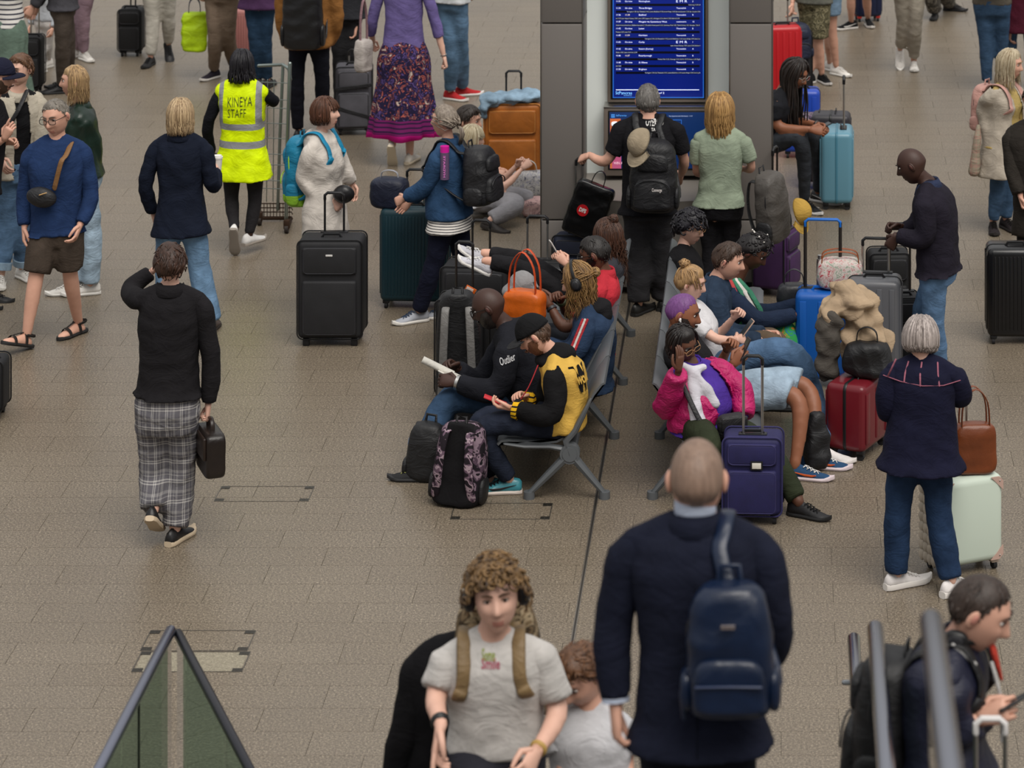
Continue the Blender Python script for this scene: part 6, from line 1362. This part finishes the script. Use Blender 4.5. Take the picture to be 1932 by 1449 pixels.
suitcase('black suitcase held by the man in the navy sweater', cb(1700, 712, .25), .26, .24, .55, 4, 'soft', mat('canvas', '#17171a'), ext=.46, hw=.145, tube=DTUBE)
suitcase('burgundy hard suitcase under a black bag', cb(1618, 868, .38), .44, .28, .49, 66, 'hard', PL('#621720', .28), ribs=3, trim=BLACKP)
suitcase('navy blue cabin suitcase in front of the woman in pink', cb(1421, 992, .24), .36, .24, .53, -3, 'soft', mat('canvas', '#1c1a48'), ext=.46, hw=.115, tube=SILV, piping=mat('canvas', '#2a2754'), hy=-.03)
suitcase('pale mint suitcase with cream quilted sides', cb(1815, 1086, .26), .42, .26, .56, 26, 'hard', PL('#bcc8bb', .45), ext=.50, hw=.165, tube=SILV, grip=PL('#b9a28c'), ribs=0, trim=PL('#a89c8e'), m2=PL('#b3a294'))
suitcase('black grooved suitcase at the right edge', cb(1915, 652, .3), .42, .30, .70, 0, 'hard', PL('#121214', .25), ribs=12)
suitcase('black suitcase cut off by the left edge', cb(-18, 795, .25), .22, .25, .40, 0, 'soft', mat('canvas', '#17171a'))
suitcase('black suitcase pulled by the person in cream trousers', cb(248, 108, .25), .25, .25, .50, 0, 'soft', mat('canvas', '#0f0f11'), ext=.35, hw=.05, tube=BLACKP)
suitcase('black suitcase held by the person in brown trousers', cb(62, 178, .25), .20, .25, .56, 0, 'soft', mat('canvas', '#0f0f11'), ext=.30, hw=.08, tube=SILV)
suitcase('pink ribbed suitcase behind the khaki trousers', cb(462, 128, .25), .24, .22, .60, 0, 'hard', PL('#a8706c', .4), ribs=6)
suitcase('black suitcase with bare metal handle under the resting feet', cb(902, 668, .3), .50, .30, .62, -6, 'soft', mat('canvas', '#17171a'), ext=.26, hw=.13, tube=DTUBE)
suitcase('black suitcase with the lower handle in front of the resting feet', cb(872, 762, .28), .34, .26, .70, -4, 'soft', mat('canvas', '#0f0f11'), ext=.33, hw=.115, tube=DTUBE)
suitcase('black glossy suitcase with a tall silver handle behind the bench sitters', cb(1010, 640, .3), .46, .28, .52, -4, 'hard', PL('#1a1b1d', .3), ext=.30, hw=.15, tube=SILV, ribs=0)
suitcase('small suitcase with a white handle at the lower right', cb(1868, 1600, .25), .30, .25, .45, 0, 'hard', PL('#a8a5a3'), base=0, ext=.5, hw=.1, tube=SILV, grip=PL('#cfccca')).location = (at_y(1872, 1375, 10.9).x, 10.9, at_y(1872, 1375, 10.9).z - .97)
# mint suitcase details: quilted side and corner pieces
mint = [o for o in COL.objects if o.get('label', '').startswith('pale mint')][0]
QU = mat('leather', '#b3a898', r=.5)
for sd in (-1,):
    for i in range(5):
        for j in range(9):
            q = MB(); q.ell((sd * .212, -.098 + i * .049, .085 + j * .055), (.010, .032, .034), Matrix.Rotation(math.radians(45), 3, 'X'), 8, 6, e=.5); q.build('quilt_pad', QU, mint, True)
for x in (-1, 1):
    for z in (.075, .53):
        sz = 1 if z < .3 else -1; q = MB(); cx, cz = x * .207, (.062 if z < .3 else .553)
        tri = [(cx - x * .004, cz + sz * .030), (cx - x * .030, cz + sz * .004), (cx - x * .085, cz + sz * .004), (cx - x * .004, cz + sz * .085)]
        q.add([(a_, y_, b_) for y_ in (-.133, -.126) for a_, b_ in tri], [(0, 1, 2, 3), (4, 7, 6, 5), (0, 4, 5, 1), (1, 5, 6, 2), (2, 6, 7, 3), (3, 7, 4, 0)]); q.build('corner_guard', PL('#b3968a', .5), mint, False); q = MB(); q.ell((cx - x * .028, -.136, cz + sz * .028), (.005, .003, .005), None, 8, 5); q.build('rivet', SILV, mint)
# navy suitcase tag window
nv = [o for o in COL.objects if o.get('label', '').startswith('navy blue cabin')][0]
q = MB(); q.rbox((.03, -.150, .375), (.075, .006, .055), .002); q.build('tag_window', BLACKP, nv); q = MB(); q.rbox((.03, -.154, .375), (.055, .003, .035), .001); q.build('name_card', PL('#cfcabf'), nv)
# ---- worn backpacks
worn(p_must, 'black roll top backpack on the mustard jacket', .38, .17, .64, drop=.24, out=.15, m=mat('leather', '#141416', r=.38), roll=True, pocket=False)
worn(p_denimw, 'black backpack with a side bottle pocket worn over a denim jacket', .33, .22, .42, drop=.02, out=.15, m=BLK)
tq = worn(p_hood, 'turquoise backpack with a lime green base', .24, .16, .52, drop=.02, out=.13, m=mat('nylon', '#0e6f8f', boxes=[({2: (-.1, .10)}, '#7fae2c')]), sm=NY('#0e7fa6'), zipm=PL('#8fbf2f'))
cbp = worn(p_conv, 'large black backpack with many pockets worn by the man at the screens', .36, .24, .52, drop=.115, out=.145, dx=.06, m=NY('#141417'))
v_, f_ = text_mesh('Converge', .035, .001, 'CENTER', .075); o_ = link('logo', mesh_vf('logo', np.stack([-v_[:, 0] - .04, np.full(len(v_), .196), v_[:, 1] + .20], -1), f_, PL('#c9c2bf'), False), cbp)
worn(p_curl, 'camouflage backpack worn by the curly haired young man', .34, .20, .50, drop=-.03, out=.14, m=mat('camo', '#6b5a44', '#3d3226', '#8d7d64', p=18), sm=NY('#7a6444'), cd=.27)
worn(p_coat, 'pink backpack worn over the beige coat', .28, .14, .38, drop=.02, out=.13, m=NY('#b58a80'), pocket=False, sm=NY('#b58a80'))
worn(p_jns, 'navy backpack worn with tight jeans at the top right', .32, .2, .46, drop=.05, out=.13, m=NY('#161d33'))
worn(p_purp, 'black shiny bag on the back of the purple top', .3, .15, .36, drop=.15, out=.12, m=NY('#17161a'))
worn(p_phone, 'black backpack of the man at the lower right', .32, .2, .48, drop=.06, out=.15, m=NY('#141416'))
NL = mat('leather', '#0f1c33', r=.30)
sb = worn(p_suit, 'navy leather backpack hanging from one shoulder of the suit jacket', .275, .15, .40, drop=.115, out=.155, dx=.115, m=NL, strap_only=-1, sx0=.0, sm=NL, pocket=False, sides=True)
q = pack_body(.23, .06, .17, 3); q.xf(Matrix.Translation((0, .075, .03))); v_, f_ = bake(q, .010, 2, .002, 2, .07); po = link('front_pocket', mesh_vf('pocket', v_, f_, NL), sb)
q = MB(); q.tube([(-.10, .108, .125), (0, .112, .128), (.10, .108, .125)], .004, 6); q.build('zip', PL('#2b3550'), po)
q = MB(); q.rbox((-.0, .085, .30), (.045, .006, .014), .002); q.build('name_plate', mat('metal', '#cfc4c4', r=.25), sb)
q = MB(); q.tube([(.13, .03, .15), (.15, .04, .08), (.145, .03, .0)], .006, 6); q.build('drawcord', NL, sb)
# ---- tan cap clipped on the backpack, yellow cap
class HG: pass
def loose_cap(label, c, pos, yaw, pitch, roll, s_=1.0):
    g = HG(); g.root = thing('baseball_cap', label, 'cap', pos); g.HM = (mat3(*basis(yaw, pitch, roll)) @ Matrix.Scale(s_, 3)).to_4x4(); return capped(g, c, name='crown'), g
cp_, g_ = loose_cap('tan baseball cap clipped to the large black backpack', '#9a8a70', at_y(1214, 274, p_conv.o.y - .42), -35, 58, 12)
loose_cap('yellow cap hanging from the grey backpack', '#b58d20', at_y(1502, 402, 24.2), 60, 70, 0, .9)
# ---- backpacks standing on things
r_, f_, u_ = basis(-40); tr_, tf_, tu_ = basis(-20, 0, 0)
pos = at_y(1462, 452, 24.35); rr_, ff_, uu_ = basis(60, 0, 8)
backpack('grey backpack with black straps standing on the purple suitcase', pos, rr_, ff_, uu_, .30, .20, .52, m=NY('#4a4642'), m2=NY('#1b1b1d'), pocket=False)
rr_, ff_, uu_ = basis(-20, 0, 2)
backpack('dark purple camouflage backpack on the floor between the legs of two men', at_z(862, 950), *basis(168, 8, 4), .33, .22, .50, m=mat('camo', '#1a161b', '#4a3a47', '#7d6a76', p=15, boxes=[({0: (-.085, .085), 1: (-.2, -.06)}, '#121113'), ({2: (-.1, .11)}, '#121113')]), m2=NY('#151416'), pocket=False, sm=mat('camo', '#201a20', '#5d4a58', '#94818a', p=15), seed=4)
backpack('small black bag with blue piping beside the camouflage backpack', at_z(798, 905), *basis(-10, 0, -6), .24, .16, .36, m=NY('#151517'), pocket=False, zipm=PL('#1f6fb0'), seed=5)
backpack('black backpack with grey straps leaning on the suitcases', at_z(866, 800), *basis(182, -4, 0), .31, .20, .92, m=NY('#161618'), pocket=False, sm=NY('#6d6b69'), seed=6, sides=False)
backpack('navy backpack standing on the black suitcase near the red one', at_y(1505, 112, ydep(182) + .02), *basis(20), .28, .2, .36, m=NY('#161d33'), seed=7)
softbag('black drawstring bag leaning against the bare leg', 'drawstring_bag', 'bag', at_z(1541, 886), .19, .16, .38, 20, BLK, seed=3, taper=.7, wr=.014)
# ---- bags
softbag('navy sports bag with white stripe on top of the teal suitcase', 'sports_bag', 'bag', at_y(735, 393, ydep(585) + .12) , .30, .2, .24, -10, NY('#141a2e'), mat('nylon', '#8d8f96'), handles=1, hh=.05)
softbag('white and blue patterned bag next to the tan orange suitcase', 'patterned_bag', 'bag', at_z(992, 372), .40, .22, .24, 0, mat('floral', '#a8a6a4', '#3d3f55', '#77788a', p=28), C('#b0aca6'), handles=2, hh=.10, hw=.2)
softbag('pale pink bag on the floor by the kiosk', 'pink_bag', 'bag', at_z(1008, 408), .22, .2, .16, 0, mat('floral', '#a88a88', '#6d5a5e', '#b8a09c', p=16))
softbag('brown leather tote bag standing on the mint suitcase', 'tote_bag', 'bag', V(mint.location.x + .07, mint.location.y - .02, .562), .28, .13, .30, 12, mat('leather', '#6b3518', r=.35), handles=2, hh=.20, hw=.17, taper=.92, e=.4)
softbag('bright lime green shopping bag', 'tote_bag', 'bag', at_y(367, 97, ydep(150)), .27, .17, .41, 10, mat('nylon', '#a5c400'), NY('#1b1d33'), handles=2, hh=.14, hw=.12, e=.35, wr=.010)
softbag('dark handbag with a buckled strap on the far seat', 'handbag', 'bag', at_y(1498, 585, 22.9), .25, .15, .19, 0, mat('leather', '#26272b', r=.4), handles=1, hh=.1)
softbag('orange leather handbag with long straps among the black luggage', 'handbag', 'bag', at_y(990, 612, 21.9), .30, .17, .24, -20, mat('leather', '#c25a12', r=.4), mat('leather', '#b3421a', r=.4), handles=2, hh=.26, hw=.2, e=.5)
blob('grey sweater stuffed behind the orange handbag', 'sweater', 'clothing', [(at_y(985, 535, 22.2), (.10, .1, .09)), (at_y(968, 550, 22.2), (.08, .1, .06)), (at_y(1000, 555, 22.2), (.09, .09, .07))], C('#8d8b8c'))
softbag('white floral handbag with brown straps hung on the blue handle', 'handbag', 'bag', at_y(1585, 545, 22.58), .33, .18, .22, 0, mat('floral', '#c4b9b4', '#a84a52', '#8d9a8a', p=22), mat('leather', '#8a451c', r=.45), handles=2, hh=.05, hw=.26)
softbag('small white and mauve bag at the hip of the woman in lavender', 'shoulder_bag', 'bag', at_y(686, 136, p_lav.o.y - .05), .17, .12, .30, 60, C('#b3aaa4'), C('#8d6a70'), handles=1, hh=.35, hw=.1, e=.35)
softbag('black shopping bag with a red round badge', 'shopping_bag', 'bag', at_y(1092, 445, ydep(560) - .02), .31, .10, .43, -8, mat('leather', '#0f0f10', r=.25), handles=1, hh=.10, hw=.1, e=.22, wr=.005).rotation_euler = (0, math.radians(20), math.radians(-6))
dfs = [o for o in COL.objects if o.get('label', '').startswith('black shopping bag with')][0]
q = MB(); q.tube([(-.035, -.052, .21), (-.035, -.056, .21)], .045, 24, round_=False); q.build('badge', PL('#b3141c'), dfs)
v_, f_ = text_mesh('DFS', .042, .002, 'CENTER', .055); link('badge_lettering', mesh_vf('dfs', np.stack([v_[:, 0] - .035, np.full(len(v_), -.058), v_[:, 1] + .21], -1), f_, PL('#d8d4d0'), False), dfs)
softbag('black shoulder bag resting on the burgundy suitcase', 'duffel_bag', 'bag', V(at_y(1636, 700, ydep(868) + .18).x, ydep(868) + .18, .49), .36, .24, .24, -10, NY('#121214'), handles=1, hh=.08, seed=6, taper=.8, wr=.012)
softbag('black cross body bag on the lap of the woman in pink', 'cross_body_bag', 'bag', p_pinkj.o + V(.20, -.30, .42), .19, .10, .17, 20, NY('#1a191b'), flap=True, seed=8)
q = MB(); nb = p_pinkj.nk; q.tube(arc([nb + V(-.10, -.10, .02), nb + V(-.02, -.235, -.12), nb + V(.06, -.30, -.26), nb + V(.14, -.31, -.38)], 4), .016, 8, flat=.3); q.build('bag_strap', BLK, p_pinkj.root, True)
# briefcase
hb = p_plaid.o + p_plaid.hand_r; bpz = at_y(400, 886, hb.y)
bc = softbag('dark brown leather briefcase carried by the woman in plaid trousers', 'briefcase', 'bag', V(bpz.x, hb.y - .05, bpz.z), .34, .13, .27, -68, mat('leather', '#1c1512', r=.35), mat('leather', '#241a15', r=.35), handles=1, hh=.06, hw=.12, e=.28, wr=.002, flap=True)
# coffee cup
cpos = p_navy.o + p_navy.hand_r + V(.0, .0, .0); cu = thing('coffee_cup', 'white paper cup in the hand of the woman in the navy blazer', 'cup', cpos)
q = MB(); q.tube([(0, 0, -.04), (0, 0, .055)], [.029, .038], 16, round_=False); q.build('cup', PL('#d8d4ce', .6), cu); q = MB(); q.tube([(0, 0, .055), (0, 0, .068)], .041, 16, round_=False); q.tube([(0, 0, .066), (0, 0, .078)], .033, 16, round_=False); q.build('lid', PL('#e0ddd8', .4), cu)
# sling bag of the man in blue
o = p_blue.o; sl = blob('black sling bag worn across the blue sweater', 'sling_bag', 'bag', [(at_y(78, 372, o.y - .20), (.115, .06, .075), mat3(*basis(0, 0, -12)))], BLK, wr=.004)
q = MB(); nb = p_blue.nk + o - sl.location; q.tube(arc([V(.06, -.12, .04), nb + V(.115, -.02, -.02), nb + V(.10, -.135, -.09), V(.16, -.02, .30) * .6 + (nb + V(.05, -.16, -.2)) * .4, V(.09, .02, .06)][1:], 4), .020, 8, flat=.25, ref=V(1, 0, 0)); q.build('strap', mat('nylon', '#7a5733'), sl, True)
q = MB(); q.tube([(.0, -.062, .03), (.05, -.058, .045)], .004, 6); q.build('zip_pull', PL('#b08d5a'), sl)
# cross body strap of the young man in beige
q = MB(); nb = p_over.nk; q.tube(arc([nb + V(.09, -.06, .02), nb + V(.05, -.16, -.10), nb + V(-.03, -.18, -.24), nb + V(-.10, -.15, -.36)], 4), .018, 8, flat=.3); q.build('shoulder_strap', BLK, p_over.root, True)
# waist bag
blob('black leather waist bag on the white hooded top', 'waist_bag', 'bag', [(at_y(648, 366, p_hood.o.y - .16), (.085, .06, .07))], mat('leather', '#161517', r=.35), wr=.006)
# water bottle
bt = thing('water_bottle', 'clear bottle with a pink lid in the side pocket of a black backpack', 'bottle', at_y(839, 338, p_denimw.o.y - .20))
q = MB(); q.tube([(0, 0, 0), (0, 0, .20)], .034, 16, round_=False); q.build('bottle_body', mat('plastic', '#5d4a66', r=.15), bt); q = MB(); q.tube([(0, 0, .20), (0, 0, .245)], .033, 16, round_=False); q.build('lid', PL('#c4178f'), bt)
v_, f_ = text_mesh('HYDRATE', .04, .001, 'CENTER', .16); link('lettering', mesh_vf('t', np.stack([v_[:, 1] * .5 + .0, np.full(len(v_), -.036), v_[:, 0] + .10], -1), f_, PL('#d878c4'), False), bt)
fl = thing('flask', 'small steel flask behind the blue suitcase handle', 'bottle', V(at_y(1548, 500, 22.64).x, 22.64, .666)); q = MB(); q.tube([(0, 0, 0), (0, 0, .17), (0, 0, .19)], [.028, .028, .024], 14, round_=False); q.build('flask_body', SILV, fl); q = MB(); q.tube([(0, 0, .19), (0, 0, .215)], .02, 12, round_=False); q.build('cap', SILV, fl)
# phones and book
def in_hand(label, g, side, r, u, m=None, off=(0, 0, 0), **k): return phone(label, g.o + (g.hand_r if side == 1 else g.hand_l) + Vector(off), r, u, m, **k)
in_hand('phone in a red case held by the man in the varsity jacket', p_yel, -1, (0, -1, 0), (-.9, 0, .35), PL('#b3222c'), (-.04, .04, .03))
in_hand('phone held by the man in the red polo shirt', p_redp, -1, (.2, -1, 0), (-.5, 0, .8), None, (-.02, .04, .03))
in_hand('phone held up by the woman with the top bun', p_bun, 1, (.3, -1, 0), (-.5, 0, .85), PL('#b9b4b0'), (-.01, -.02, .04))
in_hand('phone held by the bearded man with purple hair', p_purh, 1, (.3, -1, 0), (.45, 0, .85), PL('#2b2220'), (.02, .02, .04))
in_hand('phone held by the woman with the blonde bun', p_blbun, 1, (.3, -1, 0), (.6, 0, .7), PL('#a88a78'), (.02, .03, .06))
in_hand('phone held by the man with dreadlocks', p_dread, 1, (.4, -1, 0), (.8, 0, .3), None, (.03, .05, .02))
in_hand('phone held by the man at the lower right', p_phone, 1, (.2, -.9, .3), (.9, .1, .42), BLACKP, (.06, .02, .03))
bk = thing('book', 'rolled white paperback held by the man in the dark hoodie', 'book', p_hoodie.o + (p_hoodie.hand_l + p_hoodie.hand_r) * .5 + V(-.03, 0, .02)); bk.rotation_euler = mat3(V(.86, 0, -.42).normalized(), V(0, 1, 0), V(.42, 0, .86).normalized()).to_euler()
q = MB(); q.tube([(-.14, 0, .0), (.08, 0, 0)], .028, 16, round_=False, flat=.8); q.build('rolled_pages', C('#cbc7bd'), bk)
for i, t in enumerate((-.5, .5)):
    q = MB(); q.rbox((.06, t * .05, -.012), (.16, .07, .008), .003, 1, Matrix.Rotation(t * .5, 3, 'X')); q.build('page', C('#d2cec5'), bk)
# lanyard of the varsity jacket
q = MB(); q.tube(arc([p_yel.nk + V(-.10, -.10, -.05), p_yel.nk + V(-.15, -.16, -.16), p_yel.nk + V(-.22, -.15, -.27), p_yel.nk + V(-.24, -.12, -.33)], 4), .013, 8, flat=.3, ref=V(0, 1, 0)); q.build('red_strap', C('#b3222c'), p_yel.root, True)
# luggage tag
tg = thing('luggage_tag', 'orange luggage tag on the black suitcase handle', 'tag', at_y(887, 548, ydep(762) + .0)); tg.rotation_euler = (.2, .5, 0)
q = MB(); q.rbox((0, 0, 0), (.075, .006, .055), .004); q.build('tag_holder', PL('#c2591c'), tg); q = MB(); q.rbox((-.006, -.004, .002), (.05, .003, .036), .001); q.build('tag_card', PL('#c9b8ae'), tg)
# ---- draped clothes
Yc = ydep(868) + .35
blob('crumpled beige coat thrown over the suitcases', 'coat', 'clothing', [(at_y(1608, 572, Yc), (.17, .17, .11)), (at_y(1565, 590, Yc - .05), (.09, .12, .08)), (at_y(1630, 620, Yc - .03), (.13, .13, .16)), (at_y(1655, 645, Yc - .05), (.10, .10, .12)), (at_y(1610, 645, Yc - .06), (.10, .10, .13)), (at_y(1672, 655, Yc - .06), (.06, .07, .07)), (at_y(1592, 545, Yc + .05), (.10, .12, .05))], C('#a68d6e'), wr=.034, wl=.085, vox=.010, sm=2)
blob('dark grey coat hanging over the blue suitcase', 'coat', 'clothing', [(at_y(1565, 610, Yc - .12), (.10, .06, .08)), (at_y(1562, 650, Yc - .12), (.095, .06, .14)), (at_y(1560, 690, Yc - .12), (.085, .055, .12))], C('#4d4842'), wr=.02, wl=.08)
blob('light blue denim jacket lying on the tan orange suitcase', 'jacket', 'clothing', [(at_y(965, 184, ydep(372) + .12), (.22, .16, .06)), (at_y(925, 188, ydep(372) + .05), (.11, .13, .07)), (at_y(1000, 180, ydep(372) + .12), (.12, .14, .06)), (at_y(914, 205, ydep(372) + .02), (.05, .09, .09))], D('#7d9ab0'), wr=.022, wl=.07)
blob('plaid scarf hanging from the pink backpack', 'scarf', 'clothing', [('tube', [at_y(1846, 238, p_coat.o.y - .12), at_y(1842, 280, p_coat.o.y - .14), at_y(1838, 322, p_coat.o.y - .14)], [.025, .04, .055])], mat('plaid', '#8d8473', '#a8706a'), wr=.006)
# ---- wheeled grey duffel
gd = suitcase('grey wheeled duffel bag with black straps behind the lavender cardigan', cb(668, 256, .3), .34, .30, .64, 6, 'soft', mat('canvas', '#4d4c52'), piping=mat('canvas', '#19191b'), ext=.1, hw=.1)
for z in (.22, .46):
    q = MB(); q.rbox((0, -.178, z), (.345, .012, .035), .004, 1, Matrix.Rotation(.3 if z < .3 else -.12, 3, 'Y')); q.build('compression_strap', BLK, gd)
# ---- luggage trolley pushed by the woman in yellow
tl = thing('luggage_trolley', 'wire luggage trolley pushed by the woman in the yellow vest', 'trolley', at_z(520, 430)); WIRE = mat('metal', '#8f9995', r=.35); RUST = mat('metal', '#4a3a30', r=.7)
oy = tl.location
def tp(px, py, Y): return at_y(px, py, Y) - oy
YA, YB = oy.y - .15, oy.y + .22
for nm, pts, rad in (('handle_bar', [tp(488, 124, YB), tp(534, 122, YB), tp(545, 130, YA), tp(548, 150, YA)], .014), ('upright', [tp(547, 120, YA), tp(541, 300, YA), tp(540, 420, YA)], .016), ('upright', [tp(534, 122, YB), tp(528, 260, YB), tp(524, 395, YB)], .014)):
    q = MB(); q.tube(pts, rad, 8); q.build(nm, WIRE, tl, True)
for py in (155, 187, 203, 232, 260, 290, 310, 340, 355):
    q = MB(); q.tube([tp(490, py, YB), tp(544, py + 2, YA)], .004, 6); q.build('wire', WIRE, tl, True)
for px in (495, 505, 517): q = MB(); q.tube([tp(px, 150, YB), tp(px - 2, 380, YB)], .004, 6); q.build('wire', WIRE, tl, True)
q = MB(); q.rbox(tp(508, 188, YB), (.05, .03, .05), .006); q.build('red_clip', PL('#8d2a24'), tl)
for py in (384, 392, 400, 409):
    q = MB(); q.tube([tp(484, py, YB), tp(550, py, YB), tp(552, py + 4, YA)], .005, 6); q.build('basket_wire', RUST, tl, True)
for px in range(486, 552, 6): q = MB(); q.tube([tp(px, 383, YB), tp(px, 412, YB)], .0035, 5); q.build('basket_wire', RUST, tl, True)
q = MB(); q.tube([tp(484, 412, YB), tp(550, 412, YB), tp(545, 425, YA)], .014, 8); q.build('chassis', RUST, tl, True)
for px, Y in ((541, YA), (490, YB)):
    w_ = at_z(px, 440 if Y == YA else 425); c_ = w_ - oy
    q = MB(); q.rbox((c_.x, c_.y, .075), (.05, .06, .08), .01); q.build('wheel_fork', RUST, tl); q = MB(); q.tube([(c_.x - .015, c_.y, .04), (c_.x + .015, c_.y, .04)], .04, 16, round_=False); q.build('wheel', mat('rubber', '#2b2421'), tl)

# ---- small things worn
def band(g, sd, m, t=1.86, w=.05, inf=.004, name='bracelet'):
    p_, r_ = g.arm(sd, t - w, t + w, inf); q_ = MB(); q_.tube(p_, r_, 14, round_=False); return q_.build(name, m, g.root, True)
band(p_curl, 1, BLACKP, 1.90, .02); band(p_curl, 1, BLACKP, 1.82, .015); band(p_curl, -1, PL('#a8884a'), 1.9, .04)
band(p_hoodie, -1, SILV, 1.97, .05, .016, 'wristwatch'); band(p_redp, -1, PL('#2b2c30'), 1.88, .06, .004, 'wristwatch'); band(p_redp, 1, PL('#3d4a33'), 1.88, .06, .004, 'wristwatch')
band(p_lav, 1, SILV, 1.9, .02); band(p_dread, -1, PL('#2b2220'), 1.9, .03)
nb = p_phone.nk
q = MB(); q.tube(arc([nb + V(.115, -.085, -.04), nb + V(.145, -.10, -.16), nb + V(.150, -.105, -.30)], 4), .007, 6); q.build('jacket_piping', C('#b9b7b4'), p_phone.topo, True)
q = MB(); q.tube([nb + V(.125, -.03, -.02), nb + V(.150, -.02, -.11)], [.035, .018], 10, flat=.4, ref=V(0, 1, 0)); q.build('jacket_lining', C('#c2361f'), p_phone.topo, True)
q = MB(); q.tube([nb + V(-.02, -.115, .035), nb + V(.03, -.125, -.005), nb + V(.055, -.12, -.03)], .008, 6); q.build('jacket_piping', C('#b9b7b4'), p_phone.topo, True)
# back seam and vent of the suit jacket
bvs = BVHTree.FromPolygons([Vector(v_) for v_ in p_suit.top[0]], [tuple(int(i) for i in f_) for f_ in p_suit.top[1]])
pts = []
for t in np.linspace(0, 1, 10):
    o_ = p_suit.nk.lerp(p_suit.pel - V(0, 0, .10), t); h_ = bvs.ray_cast(o_ + V(0, -.6, 0), V(0, 1, 0))[0]
    if h_ is not None: pts.append(h_ + V(0, .0005, 0))
if len(pts) > 3: q = MB(); q.tube(pts, .0022, 5); q.build('back_seam', C('#0e111d'), p_suit.topo, True)
bpy.data.scenes.remove(TMP)
